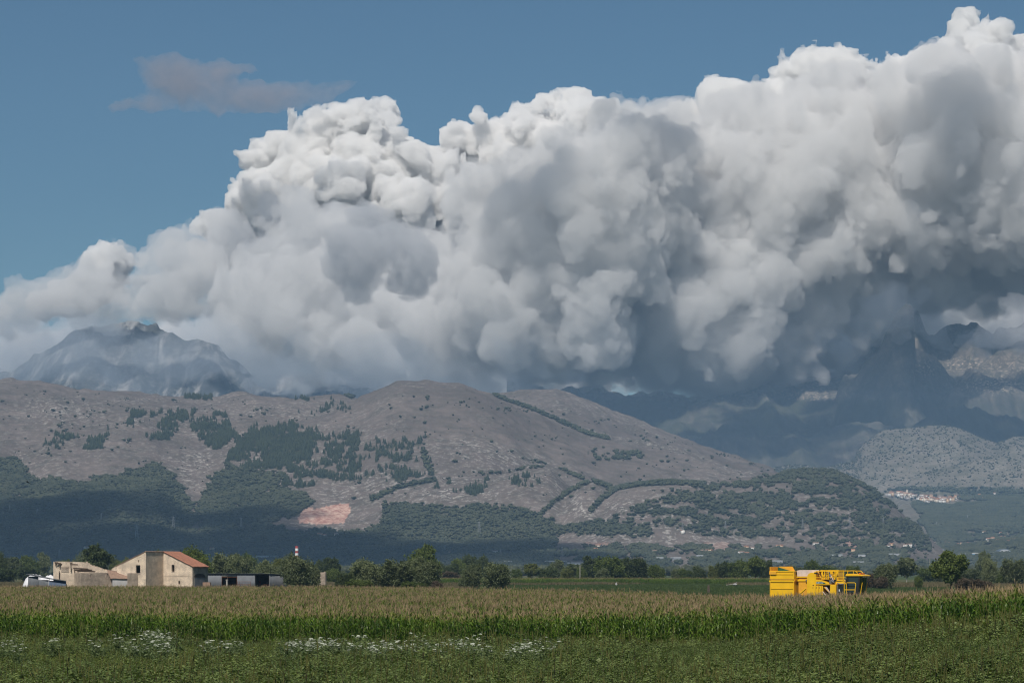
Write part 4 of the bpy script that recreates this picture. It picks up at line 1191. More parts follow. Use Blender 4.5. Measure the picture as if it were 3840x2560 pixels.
def corn_leaf(r, z0, az, ln, wd, rise, droop):
    """an arched strap leaf"""
    m = 6; v = []
    dx, dy = math.cos(az), math.sin(az)
    tw = r.normal(0, 0.3)
    for k in range(m):
        t = k / (m - 1)
        out = ln * (t * 0.62 - 0.1 * t * t)
        z = z0 + ln * (rise * t - droop * t * t)
        w = wd * (0.55 + 1.4 * t - 1.95 * t * t) if t < 1 else 0.004
        sx, sy = -dy, dx
        zt = w * tw * t
        v.append((dx * out - sx * w / 2, dy * out - sy * w / 2, z - zt)); v.append((dx * out + sx * w / 2, dy * out + sy * w / 2, z + zt))
    f = [(2 * k, 2 * k + 1, 2 * k + 3, 2 * k + 2) for k in range(m - 1)]
    return np.array(v), np.array(f)

def corn_parts(seed):
    r = np.random.default_rng(seed)
    H = 1.85 + 0.25 * r.random()
    st = tube_np([(0, 0, -0.05), (r.normal(0, .02), r.normal(0, .02), H * 0.55), (r.normal(0, .04), r.normal(0, .04), H)], [0.02, 0.016, 0.008], 4)
    low = []; top = []
    az0 = r.random() * 3.14
    nl = 11
    for k in range(nl):
        z = 0.25 + (H - 0.45) * k / (nl - 1)
        az = az0 + (k % 2) * math.pi + r.normal(0, .5)
        ln = (0.80 - 0.35 * abs(k / (nl - 1) - 0.45)) * (0.85 + 0.3 * r.random())
        lf = corn_leaf(r, z, az, ln, 0.085 + 0.03 * r.random(), 0.95 + 0.3 * r.random(), 0.55 + 0.6 * r.random())
        (top if k >= nl - 1 - (seed % 2) else low).append(lf)
    ts = []
    for k in range(4):
        a = r.random() * 6.28; e = 0.0 if k == 0 else 0.10 + 0.12 * r.random(); h = 0.36 if k == 0 else 0.20 + 0.10 * r.random(); w = 0.013
        b0 = np.array([0, 0, H - 0.02 + 0.01 * k]); t1 = b0 + np.array([e * math.cos(a), e * math.sin(a), h])
        mid = (b0 + t1) / 2 + np.array([0, 0, 0.03])
        q = r.random() * 3.14; s = np.array([math.cos(q) * w, math.sin(q) * w, 0])
        ts.append((np.array([b0 - s * .6, b0 + s * .6, mid + s, mid - s, t1 + s * .5, t1 - s * .5]), np.array([(0, 1, 2, 3), (3, 2, 4, 5)])))
    return st, low, top, ts

def join(parts):
    A = Acc()
    for v, f in parts: A.add(v, f)
    return A
def multi_mesh(name, groups, mats):
    """one mesh with several materials"""
    A = Acc(); mi = []
    for gi, parts in enumerate(groups):
        for v, f in parts:
            A.add(v, f); mi += [gi] * len(f)
    me = A.mesh(name, False)
    me.polygons.foreach_set('material_index', np.array(mi, dtype=np.int32))
    for m in mats: me.materials.append(m)
    return me

CORN = [corn_parts(500 + j) for j in range(8)]
def row_piece(seed, n=14, step=0.21, depth=0.0):
    r = np.random.default_rng(seed); G = [[], [], [], []]
    for k in range(n):
        st, low, top, ts = CORN[int(r.integers(0, 8))]
        a = r.random() * 6.28; c, s = math.cos(a), math.sin(a); sz = 0.80 + 0.30 * r.random()
        R = np.array([[c, s, 0], [-s, c, 0], [0, 0, 1]])
        off = np.array([(k - (n - 1) / 2) * step + r.normal(0, .03), r.normal(0, .05), 0])
        ln = np.array([r.normal(0, .04), r.normal(0, .04)])
        if r.random() < 0.58: ts = []
        for g, parts in zip(range(4), ([st], low, top, ts)):
            for v, f in parts:
                q = (v @ R) * sz; q[:, :2] += q[:, 2:3] * ln
                G[g].append((q + off, f))
    return multi_mesh('maize_row', G, [M_STALK, M_CORN, M_CORN_TOP, M_TASSEL])
ROWS = []
for j in range(6):
    me = row_piece(520 + j); o = bpy.data.objects.new('maize_row_%d' % j, me); proto_col.objects.link(o); ROWS.append(o)

FRONT = [(-60, 218), (-40, 208), (-20, 197), (1, 184), (15, 170), (24, 154), (29, 141), (40, 118)]
def front_y(X): return np.interp(X, [p[0] for p in FRONT], [p[1] for p in FRONT])
def back_y(px):
    return np.interp(px, [-400, 0, 600, 1100, 1500, 1900, 2300, 2700, 2850, 3250, 3400, 3700, 4300], [548, 545, 540, 538, 515, 465, 395, 345, 320, 322, 285, 248, 235])
P = []; RZ = []
y = 0.0; row = 0
d = 0.0
while d < 420:
    # a row keeps its distance to the front edge
    xs = np.arange(-130, 60, 2.9) + (row % 3) * 0.9
    ys = front_y(xs) + d
    slope = np.gradient(ys, xs)
    px = xs / ys * FPX + 1920
    ok = (px > -160) & (px < 4010) & (ys < back_y(px))
    for x_, y_, s_ in zip(xs[ok], ys[ok], slope[ok]):
        P.append((x_, y_)); RZ.append(math.atan(s_))
    row += 1
    d += 0.75 if d < 40 else (1.0 if d < 150 else 1.5)
P = np.array(P); RZ = np.array(RZ)
n = len(P)
P[:, 1] += r_.normal(0, 0.06, n)
front_d = P[:, 1] - front_y(P[:, 0])
hole = (vnoise2(P[:, 0] / 5, P[:, 1] / 7, 97) > 0.72) & (front_d > 3)
Z = ground_z(P[:, 0], P[:, 1])
hs = 1.0 + 0.07 * vnoise2(P[:, 0] / 8, P[:, 1] / 12, 98) + 0.04 * r_.normal(0, 1, n)
near = front_d < 0.5
m = ~hole & ~near
rot = np.zeros((n, 3)); rot[:, 2] = RZ + np.where(r_.random(n) < 0.5, math.pi, 0)
P3 = np.stack([P[:, 0], P[:, 1], Z], 1)
scatter('maize_field', P3[m], rot[m], np.stack([np.where(front_d > 150, 1.05, 1.0), np.ones(n), hs], 1)[m], r_.integers(0, 6, n)[m], ROWS,
        label='ripening maize field with brown tassels filling the middle ground', cat='maize field')
print('maize rows', m.sum())

# the front row: single plants
CM = []
leaf_meshes = []
for st, low, top, ts in CORN:
    sm = join([st]).mesh('maize_stalk', True); sm.materials.append(M_STALK)
    lm = []
    for v, f in low:
        q = np_mesh('maize_leaf', v, f, True); q.materials.append(M_CORN); lm.append(q)
    for v, f in top:
        q = np_mesh('maize_leaf', v, f, True); q.materials.append(M_CORN_TOP); lm.append(q)
    tm = join(ts).mesh('maize_tassel'); tm.materials.append(M_TASSEL)
    CM.append((sm, lm, tm))
xs = []; x_ = 30.5
while len(xs) < 300 and x_ > -60:
    xs.append(x_); x_ -= 0.17 + 0.07 * r_.random()
for k, x_ in enumerate(xs):
    y_ = float(front_y(x_)) + r_.normal(0, 0.09)
    sm, lm, tm = CM[int(r_.integers(0, 8))]
    o = link('maize_plant', sm); o.location = (x_, y_, float(ground_z(x_, y_)))
    s = 0.93 + 0.2 * r_.random(); o.scale = (s, s, s); o.rotation_euler = (r_.normal(0, .04), r_.normal(0, .04), r_.random() * 6.28)
    for q in lm: link('leaf', q, None, o)
    link('tassel', tm, None, o)
    wh = zone(x_ / y_ * FPX + 1920)
    props(o, 'green maize plant in the front row, straight below ' + wh, 'maize plant', 'front row maize below ' + wh)
# the front row further left
xl = np.arange(-58, x_ - 1.4, 2.9)
yl = front_y(xl)
if len(xl):
    rot = np.zeros((len(xl), 3)); rot[:, 2] = np.arctan(np.gradient(yl, xl)) if len(xl) > 1 else 0
    scatter('maize_edge', np.stack([xl, yl, ground_z(xl, yl)], 1), rot, np.ones((len(xl), 3)), r_.integers(0, 6, len(xl)), ROWS, label='left part of the front row of maize', cat='maize field')

# second field beyond the meadow
P = []
for j in range(16):
    Yr = 1092 + j * (1.2 if j < 6 else 4)
    a, b = (1290 - 1920) / FPX * Yr, (3050 - 1920) / FPX * Yr
    xx = np.arange(a, b, 2.9) + r_.random() * 2
    P += [(q, Yr + r_.normal(0, .1)) for q in xx]
P = np.array(P); n = len(P)
rot = np.zeros((n, 3)); rot[:, 2] = np.where(r_.random(n) < 0.5, math.pi, 0)
scatter('far_maize', np.stack([P[:, 0], P[:, 1], 0 * P[:, 0]], 1), rot, np.stack([np.ones(n), np.ones(n), 1.05 + 0.06 * r_.normal(0, 1, n)], 1), r_.integers(0, 6, n), ROWS,
        label='second maize field with yellow tops beyond the green meadow', cat='maize field')

# ------------------------------------------------------------------ weeds in front
M_WEED = leaf_mat('weed_leaf', (0.060, 0.096, 0.024), (0.180, 0.225, 0.070), 0.25, 0.55, 0.35, 0.3)
M_WEED2 = leaf_mat('pale_weed_leaf', (0.075, 0.105, 0.022), (0.175, 0.205, 0.050), 0.3, 0.55, 0.35, 0.3)
M_SPIKE = leaf_mat('seed_spike', (0.078, 0.088, 0.022), (0.155, 0.155, 0.045), 0.2, 0.8, 0.4)
M_DRYSTEM = leaf_mat('dry_stem', (0.05, 0.035, 0.02), (0.10, 0.07, 0.04), 0.05, 0.8)

def weed(seed, h, nl, ls, spikes, spread):
    r = np.random.default_rng(seed); G = [[], [], []]
    G[2].append(tube_np([(0, 0, -0.1), (r.normal(0, .03), r.normal(0, .03), h * .6), (r.normal(0, .05), r.normal(0, .05), h)], [0.012, 0.009, 0.004], 3))
    for k in range(nl):
        t = (k + 0.5) / nl
        a = k * 2.4 + r.normal(0, .3)
        rad = spread * (1.05 - 0.75 * t) * (0.45 + 0.6 * r.random())
        c = np.array([rad * math.cos(a), rad * math.sin(a), h * (0.12 + 0.85 * t) + r.normal(0, .03)])
        L = ls * (1.1 - 0.5 * t) * (0.7 + 0.6 * r.random())
        d = np.array([math.cos(a), math.sin(a), 0.25 - 0.7 * r.random()]); d /= np.linalg.norm(d)
        s = np.cross(d, [0, 0, 1]); s /= np.linalg.norm(s); s = s * 0.27 * L + np.array([0, 0, r.normal(0, .12) * L])
        v = np.array([c - d * L * .5, c - d * L * 0.05 + s + np.array([0, 0, .05 * L]), c + d * L * .6, c - d * L * 0.05 - s + np.array([0, 0, .05 * L])])
        G[0].append((v, np.array([(0, 1, 2, 3)])))
    for k in range(spikes):
        a = r.random() * 6.28; e = 0.02 + 0.16 * r.random() * (k > 0)
        b0 = np.array([e * math.cos(a), e * math.sin(a), h * (0.75 + .2 * r.random())]); ln = 0.18 + 0.2 * r.random()
        p = [b0, b0 + np.array([e * .2 * math.cos(a), e * .2 * math.sin(a), ln * .5]), b0 + np.array([e * .4 * math.cos(a), e * .4 * math.sin(a), ln])]
        G[1].append(tube_np(p, [0.010, 0.015, 0.004], 4))
    return G
WEEDS = []
def wproto(nm, G, mats):
    me = multi_mesh(nm, G, mats); o = bpy.data.objects.new(nm, me); proto_col.objects.link(o); WEEDS.append(o)
for j in range(4): wproto('weed_a%d' % j, weed(600 + j, 0.50 + 0.10 * j, 80, 0.135, 0, 0.34), [M_WEED, M_SPIKE, M_DRYSTEM])          # leafy
for j in range(4): wproto('weed_b%d' % j, weed(610 + j, 0.52 + 0.09 * j, 66, 0.12, 3, 0.28), [M_WEED, M_SPIKE, M_DRYSTEM])         # with seed spikes
for j in range(3): wproto('weed_c%d' % j, weed(620 + j, 0.40, 70, 0.085, 0, 0.38), [M_WEED2, M_SPIKE, M_DRYSTEM])                  # low, yellow green
n = 52000
Yw = 96 + (250 - 96) * r_.random(n) ** 0.95
pxw = r_.random(n) * 4250 - 200
keepw = r_.random(n) < (Yw / 250)                     # even per area
Xw = (pxw - 1920) / FPX * Yw
inside = Yw < front_y(Xw) + 0.8
ok = keepw & inside
Xw, Yw, pxw = Xw[ok], Yw[ok], pxw[ok]; n = len(Xw)
fd = front_y(Xw) - Yw
nz = vnoise2(Xw / 4.5, Yw / 9.0, 99) + 0.5 * vnoise2(Xw / 1.6, Yw / 3.0, 100)
lowzone = (sstep(1500, 900, pxw) * sstep(8, 16, fd) * sstep(62, 48, fd))
u = r_.random(n)
sp = (0.15 + 0.45 * sstep(26, 4, fd) + 0.25 * sstep(2200, 3300, pxw)) * (nz > -0.45)
kind = np.where(u < lowzone * 0.8 * (nz < 0.35), 2, np.where(r_.random(n) < sp, 1, 0))
idx = np.where(kind == 0, r_.integers(0, 4, n), np.where(kind == 1, 4 + r_.integers(0, 4, n), 8 + r_.integers(0, 3, n)))
sc = (0.75 + 0.55 * r_.random(n)) * (1.0 + 0.36 * nz) * (1 - 0.64 * sstep(13, 1, fd)) * np.where(kind == 2, 1.0, 1 - 0.3 * lowzone)
rot = np.zeros((n, 3)); rot[:, :2] = r_.normal(0, .12, (n, 2)); rot[:, 2] = r_.random(n) * 6.28
W3 = np.stack([Xw, Yw, ground_z(Xw, Yw)], 1)
scl = np.stack([sc, sc, sc * (0.9 + .25 * r_.random(n))], 1)
# taller weeds that stand out are single plants
cand = np.flatnonzero((kind == 1) & (nz > 0.15) & (fd > 6))
for a in r_.choice(cand, 110, replace=False):
    o = link('tall_weed', WEEDS[int(idx[a])].data); s = 1.25 + 0.6 * r_.random()
    o.location = W3[a]; o.scale = (s, s, s * 1.25); o.rotation_euler = (0.05, 0.05, rot[a, 2])
    wh = zone(pxw[a])
    props(o, 'tall spiky foreground weed straight below ' + wh, 'weed', 'tall foreground weeds below ' + wh)
# nearest big weeds are single plants
own = np.argsort(W3[:, 1] - 40 * (kind == 0))[:0]
scatter('weed_cover', W3, rot, scl, idx, WEEDS, label='thick green weeds covering the ground in front of the maize', cat='weeds')
print('weeds', n)

# ------------------------------------------------------------------ white umbel flowers
M_UMBEL = simple_mat('white_umbel', (0.50, 0.53, 0.43), 0.8, 0.15, 20)
M_FEATHER = leaf_mat('feather_leaf', (0.075, 0.110, 0.040), (0.16, 0.20, 0.085), 0.3)
def umbel_mesh(seed):
    r = np.random.default_rng(seed); A = Acc()
    for k in range(13):
        a = 2.4 * k; q = 0.016 * math.sqrt(k + .3) * 1.15
        c = np.array([q * math.cos(a), q * math.sin(a), 0.015 - 4.0 * q * q + r.normal(0, .004)])
        ang = np.linspace(0, 6.283, 5, endpoint=False) + r.random()
        v = np.concatenate([c + 0.019 * np.stack([np.cos(ang), np.sin(ang), 0.1 * np.sin(3 * ang)], 1), [c + np.array([0, 0, .008])]])
        A.add(v, [(i, (i + 1) % 5, 5) for i in range(5)])
    me = A.mesh('flower_head'); me.materials.append(M_UMBEL); return me
UMB = [umbel_mesh(700 + j) for j in range(4)]
def stem_mesh(seed, heads):
    r = np.random.default_rng(seed); A = Acc()
    for h in heads:
        A.add(*tube_np([(0, 0, -0.05), (h[0] * .3, h[1] * .3, h[2] * .55), (h[0], h[1], h[2])], [0.008, 0.006, 0.004], 3))
    P_ = r.normal(0, 1, (260, 3)) * np.array([0.22, 0.22, 0.22]) + np.array([0, 0, 0.5]); P_[:, 2] = np.abs(P_[:, 2])
    A.add(*leaf_cards(P_, 0.055, r, 0.2, 3.2))
    me = A.mesh('flower_stem'); me.materials.append(M_FEATHER); return me
FLW = []
for j in range(6):
    r2 = np.random.default_rng(720 + j)
    heads = [(r2.normal(0, .2), r2.normal(0, .2), 0.78 + 0.32 * r2.random()) for _ in range(6 + j % 3)]
    FLW.append((stem_mesh(730 + j, heads), heads))
SPOTS = [((40, 2405), (60, 14), 10), ((160, 2415), (40, 8), 4), ((350, 2412), (40, 8), 7), ((440, 2405), (50, 8), 9), ((590, 2395), (52, 22), 46), ((500, 2425), (30, 6), 3), ((840, 2418), (50, 10), 12),
         ((760, 2425), (30, 8), 4), ((1090, 2420), (60, 10), 16), ((1300, 2412), (110, 14), 55), ((1420, 2432), (70, 12), 30), ((1180, 2418), (60, 10), 14), ((1680, 2418), (80, 16), 44), ((1760, 2440), (40, 8), 9),
         ((1990, 2440), (36, 12), 14), ((2060, 2425), (30, 12), 16), ((1900, 2452), (60, 8), 8)]
for (cx, cyy), (sx, sy), cnt in SPOTS:
    for _ in range(int(cnt * 0.42)):
        px = cx + r_.normal(0, 1) * sx * 0.95; py = cyy + r_.normal(0, 1) * sy * 0.85
        Yf = FPX * (CAM_H - 1.0) / (py - HOR)
        Xf = (px - 1920) / FPX * Yf
        if Yf > front_y(Xf) - 2: continue
        sm, heads = FLW[int(r_.integers(0, 6))]
        o = link('flower_plant', sm); s = 0.95 + 0.3 * r_.random()
        o.location = (Xf, Yf, float(ground_z(Xf, Yf))); o.scale = (s * 1.2, s * 1.2, s); o.rotation_euler = (0, 0, r_.random() * 6.28)
        for h in heads:
            q = link('flower_head', UMB[int(r_.integers(0, 4))], None, o); q.location = h
            q.rotation_euler = (r_.normal(0, .2), r_.normal(0, .2), r_.random() * 6); e = 0.65 + 0.55 * r_.random(); q.scale = (e, e, e)
        wh = zone(cx)
        props(o, 'white flowered weed in the %s patch straight below %s' % ('thin' if cnt < 15 else 'dense', wh), 'flower', 'white flowers below ' + wh)

# ------------------------------------------------------------------ meadow grass beyond the maize
M_GRASS = leaf_mat('meadow_grass', (0.040, 0.070, 0.020), (0.085, 0.115, 0.035), 0.25, 0.7, 0.05)
M_DRYGRASS = leaf_mat('dry_grass', (0.10, 0.085, 0.045), (0.20, 0.165, 0.09), 0.25, 0.8, 0.05)
def tuft(seed, mat, h):
    r = np.random.default_rng(seed); A = Acc()
    for k in range(40):
        a = r.random() * 6.28; q = 0.9 * math.sqrt(r.random()); b0 = np.array([q * math.cos(a), q * math.sin(a), 0])
        hh = h * (0.5 + r.random()); t = b0 + np.array([r.normal(0, .15), r.normal(0, .15), hh]); s = np.array([math.cos(a * 3), math.sin(a * 3), 0]) * 0.05
        A.add([b0 - s, b0 + s, t], [(0, 1, 2)])
    return A.mesh('tuft')
TU = [proto('tuft_g%d' % j, tuft(800 + j, None, 0.28), [M_GRASS]) for j in range(3)] + [proto('tuft_h%d' % j, tuft(810 + j, None, 0.55), [M_DRYGRASS]) for j in range(3)]
n = 26000
Ym = 300 + (1085 - 300) * r_.random(n); pxm = r_.random(n) * 4300 - 230; Xm = (pxm - 1920) / FPX * Ym
ok = (Ym > back_y(pxm) + 1.5)
Xm, Ym, pxm = Xm[ok], Ym[ok], pxm[ok]; n = len(Xm)
dryp = (pxm < 1300) | ((pxm > 3250) & (Ym > 860)) | ((pxm > 1290) & (pxm < 1900) & (vnoise2(Xm / 25, Ym / 60, 101) > 0.0)) | (np.abs(Ym - 1040) < 40) & (vnoise2(Xm / 30, Ym / 30, 102) > 0.1)
idx = np.where(dryp, 3, 0) + r_.integers(0, 3, n)
s = np.where(dryp, 1.3, 1.0) * (0.8 + .6 * r_.random(n))
rot = np.zeros((n, 3)); rot[:, 2] = r_.random(n) * 6.28
scatter('meadow_grass', np.stack([Xm, Ym, ground_z(Xm, Ym)], 1), rot, np.stack([s * 1.5, s * 1.5, s], 1), idx, TU, label='green and dry grass of the meadow behind the maize', cat='grass')
# ------------------------------------------------------------------ built things
class MB:
    """collects boxes, bars and prisms into one mesh"""
    def __init__(self): self.bm = bmesh.new()
    def box(self, x0, x1, y0, y1, z0, z1, bev=0.0):
        vs = [self.bm.verts.new((x, y, z)) for x in (x0, x1) for y in (y0, y1) for z in (z0, z1)]
        fs = [self.bm.faces.new([vs[i] for i in q]) for q in ((0, 1, 3, 2), (4, 6, 7, 5), (0, 4, 5, 1), (2, 3, 7, 6), (0, 2, 6, 4), (1, 5, 7, 3))]
        if bev > 0:
            es = set(e for f_ in fs for e in f_.edges)
            bmesh.ops.bevel(self.bm, geom=list(es), offset=bev, segments=2, affect='EDGES')
        return self
    def prism(self, pts, a, b, axis='y', bev=0.0):
        """outline (2-D) drawn out along an axis from a to b"""
        def P(p, t):
            return (p[0], t, p[1]) if axis == 'y' else ((t, p[0], p[1]) if axis == 'x' else (p[0], p[1], t))
        A_ = [self.bm.verts.new(P(p, a)) for p in pts]; B_ = [self.bm.verts.new(P(p, b)) for p in pts]
        n = len(pts)
        fs = [self.bm.faces.new(A_), self.bm.faces.new(B_[::-1])]
        for i in range(n):
            fs.append(self.bm.faces.new((A_[i], B_[i], B_[(i + 1) % n], A_[(i + 1) % n])))
        if bev > 0:
            es = set(e for f_ in fs for e in f_.edges)
            bmesh.ops.bevel(self.bm, geom=list(es), offset=bev, segments=2, affect='EDGES')
        return self
    def bar(self, p, q, w=0.03, sides=6):
        p = Vector(p); q = Vector(q); d = q - p
        R = d.to_track_quat('Z', 'Y').to_matrix().to_4x4()
        R.translation = (p + q) / 2
        bmesh.ops.create_cone(self.bm, cap_ends=True, segments=sides, radius1=w, radius2=w, depth=d.length, matrix=R)
        return self
    def path(self, pts, w=0.03, sides=6):
        for a, b in zip(pts[:-1], pts[1:]): self.bar(a, b, w, sides)
        return self
    def cyl(self, c, r, depth, axis='y', seg=24, r2=None):
        R = {'y': Matrix.Rotation(math.pi / 2, 4, 'X'), 'x': Matrix.Rotation(math.pi / 2, 4, 'Y'), 'z': Matrix.Identity(4)}[axis].copy()
        R.translation = Vector(c)
        bmesh.ops.create_cone(self.bm, cap_ends=True, segments=seg, radius1=r, radius2=r if r2 is None else r2, depth=depth, matrix=R)
        return self
    def ball(self, c, r, sub=2):
        bmesh.ops.create_icosphere(self.bm, subdivisions=sub, radius=r, matrix=Matrix.Translation(Vector(c)))
        return self
    def build(self, name, mat, parent=None, smooth=False):
        bmesh.ops.recalc_face_normals(self.bm, faces=self.bm.faces)
        me = bpy.data.meshes.new(name); self.bm.to_mesh(me); self.bm.free()
        if smooth:
            me.polygons.foreach_set('use_smooth', np.ones(len(me.polygons), dtype=bool))
            try: me.set_sharp_from_angle(angle=math.radians(35))
            except Exception: pass
        return link(name, me, mat, parent)

def thing(name, loc, rz, label, cat, group=None):
    t = empty(name, loc, rz)
    return props(t, label, cat, group)

# ---------------- materials
def masonry(name, c1, c2, mortar, row=0.22, width=0.42, stain=0.35):
    m, nt, out = new_mat(name)
    b = N(nt, 'ShaderNodeBsdfPrincipled', inp={'Roughness': 0.92, 'Specular IOR Level': 0.08})
    tc = N(nt, 'ShaderNodeTexCoord')
    # one flat direction per wall: lengthwise x+y, height z
    sx = N(nt, 'ShaderNodeSeparateXYZ'); nt.links.new(tc.outputs['Object'], sx.inputs[0])
    ad = N(nt, 'ShaderNodeMath', operation='ADD'); nt.links.new(sx.outputs['X'], ad.inputs[0]); nt.links.new(sx.outputs['Y'], ad.inputs[1])
    cb = N(nt, 'ShaderNodeCombineXYZ'); nt.links.new(ad.outputs[0], cb.inputs['X']); nt.links.new(sx.outputs['Z'], cb.inputs['Y'])
    br = N(nt, 'ShaderNodeTexBrick', inp={'Color1': c1 + (1,), 'Color2': c2 + (1,), 'Mortar': mortar + (1,), 'Scale': 1.0, 'Mortar Size': 0.03, 'Mortar Smooth': 0.4, 'Bias': 0.0, 'Brick Width': width, 'Row Height': row})
    nt.links.new(cb.outputs[0], br.inputs['Vector'])
    n1 = N(nt, 'ShaderNodeTexNoise', inp={'Scale': 0.55, 'Detail': 6.0, 'Roughness': 0.7}); nt.links.new(tc.outputs['Object'], n1.inputs['Vector'])
    r1 = ramp(nt, [(0.35, (1 - stain,) * 3), (0.6, (1.05, 1.04, 1.02))]); nt.links.new(n1.outputs['Fac'], r1.inputs['Fac'])
    n2 = N(nt, 'ShaderNodeTexNoise', inp={'Scale': 6.0, 'Detail': 4.0}); nt.links.new(tc.outputs['Object'], n2.inputs['Vector'])
    r2 = ramp(nt, [(0.3, (0.8, 0.8, 0.8)), (0.7, (1.15, 1.13, 1.1))]); nt.links.new(n2.outputs['Fac'], r2.inputs['Fac'])
    c = mixc(nt, 1.0, br.outputs['Color'], r1.outputs['Color'], 'MULTIPLY')
    c = mixc(nt, 1.0, c, r2.outputs['Color'], 'MULTIPLY')
    nt.links.new(c, b.inputs['Base Color'])
    bp = N(nt, 'ShaderNodeBump', inp={'Strength': 0.9, 'Distance': 0.05}); nt.links.new(br.outputs['Fac'], bp.inputs['Height']); bp.invert = True
    nt.links.new(bp.outputs['Normal'], b.inputs['Normal'])
    nt.links.new(b.outputs[0], out.inputs['Surface'])
    return m
M_STONE = masonry('pale_stone_wall', (0.90, 0.76, 0.60), (0.76, 0.63, 0.50), (0.52, 0.425, 0.335), stain=0.32)
M_STONE2 = masonry('darker_stone_wall', (0.56, 0.47, 0.38), (0.44, 0.365, 0.30), (0.30, 0.25, 0.205), stain=0.4)  # darker tone of the pale stone
M_RENDER = simple_mat('grey_render', (0.42, 0.41, 0.40), 0.9, 0.2, 0.8)
M_TILE = simple_mat('terracotta_tile', (0.33, 0.15, 0.095), 0.85, 0.35, 1.8, bump=0.5)
M_OLDTILE = simple_mat('old_tile', (0.27, 0.18, 0.13), 0.9, 0.35, 2.2, bump=0.5)
M_WOOD = simple_mat('grey_timber', (0.10, 0.068, 0.045), 0.9, 0.3, 3.0)
M_TIN = simple_mat('galvanised_sheet', (0.11, 0.12, 0.13), 0.7, 0.2, 0.7, metal=0.0)
M_TIN2 = simple_mat('pale_galvanised_sheet', (0.14, 0.15, 0.165), 0.7, 0.2, 0.7, metal=0.0)
M_RUST = simple_mat('rusty_iron', (0.16, 0.065, 0.035), 0.85, 0.4, 2.0)
M_BLUE = simple_mat('blue_panel', (0.07, 0.10, 0.15), 0.6, 0.2, 1.0)
M_TARP = simple_mat('white_tarpaulin', (0.66, 0.66, 0.68), 0.7, 0.12, 1.0)
M_BLACK = simple_mat('black_rubber', (0.02, 0.02, 0.02), 0.8, 0.2, 3.0)
M_DARKIN = simple_mat('inside_shade', (0.045, 0.04, 0.036), 0.95, 0.3, 1.0)  # shade inside bays, openings and gaps is put into this colour
M_DOOR = simple_mat('grey_door', (0.19, 0.195, 0.20), 0.7, 0.15, 2.0)
M_CONC = simple_mat('concrete', (0.36, 0.34, 0.31), 0.9, 0.15, 3.0)
M_YEL = simple_mat('yellow_machine_paint', (0.80, 0.46, 0.012), 0.42, 0.10, 0.9, spec=0.4)
M_YEL2 = simple_mat('faded_yellow_paint', (0.72, 0.36, 0.03), 0.5, 0.16, 1.4, spec=0.3)
M_CANVAS = simple_mat('dusty_pink_canvas', (0.62, 0.50, 0.42), 0.85, 0.15, 2.0)
M_GLASSG = simple_mat('green_cab_glass', (0.018, 0.05, 0.022), 0.08, 0.1, 1.0, spec=0.6)
M_GLASSD = simple_mat('dark_cab_glass', (0.02, 0.035, 0.04), 0.06, 0.1, 1.0, spec=0.7)
M_DGREEN = simple_mat('dark_green_paint', (0.02, 0.09, 0.045), 0.5, 0.15, 2.0)
M_WHITE = simple_mat('white_paint', (0.75, 0.75, 0.73), 0.6, 0.06, 2.0)
M_AMBER = simple_mat('amber_lens', (0.75, 0.18, 0.01), 0.3, 0.1, 2.0)
M_STEEL = simple_mat('dull_steel', (0.22, 0.21, 0.20), 0.45, 0.25, 2.0, metal=0.6)
M_HOSE = simple_mat('grey_hose', (0.17, 0.18, 0.22), 0.6, 0.2, 3.0)
M_RED = simple_mat('red_machine_paint', (0.38, 0.04, 0.02), 0.5, 0.2, 2.0)

# ---------------- the yellow bean harvester
TH = math.radians(27.0)
HY = 350.0; SC = FPX / HY
H0 = ((2884 - 1920) / SC + 1.5 * math.sin(TH), HY, float(ground_z((2884 - 1920) / SC, HY)))
hv = thing('bean_harvester', H0, -TH, 'big yellow harvester with a high bin and a glazed cab, standing behind the maize', 'harvester')
def zz(py): return CAM_H + (HOR - py) / SC - H0[2]
def xn(px, y=-1.5): return ((px - 2884) / SC - (y + 1.5) * math.sin(TH)) / math.cos(TH)   # forward position of a point of the near side
# bin
x1 = xn(2970)
bin_ = MB().box(0.0, x1, -1.5, 1.5, 1.6, zz(2142)).build('bin', M_YEL, hv)
MB().box(-0.06, x1 + 0.06, -1.56, 1.56, zz(2143), zz(2139), 0.01).build('bin_rim', M_YEL, bin_)
MB().box(-0.08, x1 + 0.05, -1.60, -1.502, zz(2181), zz(2174), 0.015).build('bin_rib', M_YEL, bin_)
MB().box(0.1, x1 - 0.05, -1.56, -1.502, zz(2207), zz(2204), 0.01).build('bin_rib', M_YEL, bin_)
MB().box(0.1, x1 - 0.05, -1.56, -1.502, zz(2153), zz(2150.5), 0.01).build('bin_rib', M_YEL, bin_)
MB().box(0.0, 0.10, -1.57, -1.503, 1.62, zz(2143.5)).box(x1 - 0.10, x1, -1.57, -1.503, 1.62, zz(2143.5)).build('corner_post', M_YEL, bin_)
MB().box(x1 + 0.003, x1 + 0.07, -1.5, 1.5, zz(2178), zz(2172)).build('bin_rib', M_YEL2, bin_)
MB().box(-0.05, 0.85, -1.66, -1.575, zz(2153), zz(2141.5), 0.015).build('bracket', M_YEL2, bin_)
MB().bar((-0.05, -1.63, zz(2171.5)), (x1, -1.63, zz(2171.5)), 0.035).build('hydraulic_ram', M_RUST, bin_)
MB().prism([(-0.02, zz(2139)), (-0.02, zz(2124)), (0.06, zz(2123)), (1.75, zz(2123)), (2.05, zz(2138)), (2.0, zz(2139))], 1.30, 1.42).build('bin_flap', M_YEL2, hv)
MB().prism([(0.0, zz(2139)), (0.0, zz(2125)), (0.12, zz(2126)), (1.6, zz(2139))], 0.9, 1.1).build('bin_net', M_DGREEN, hv)
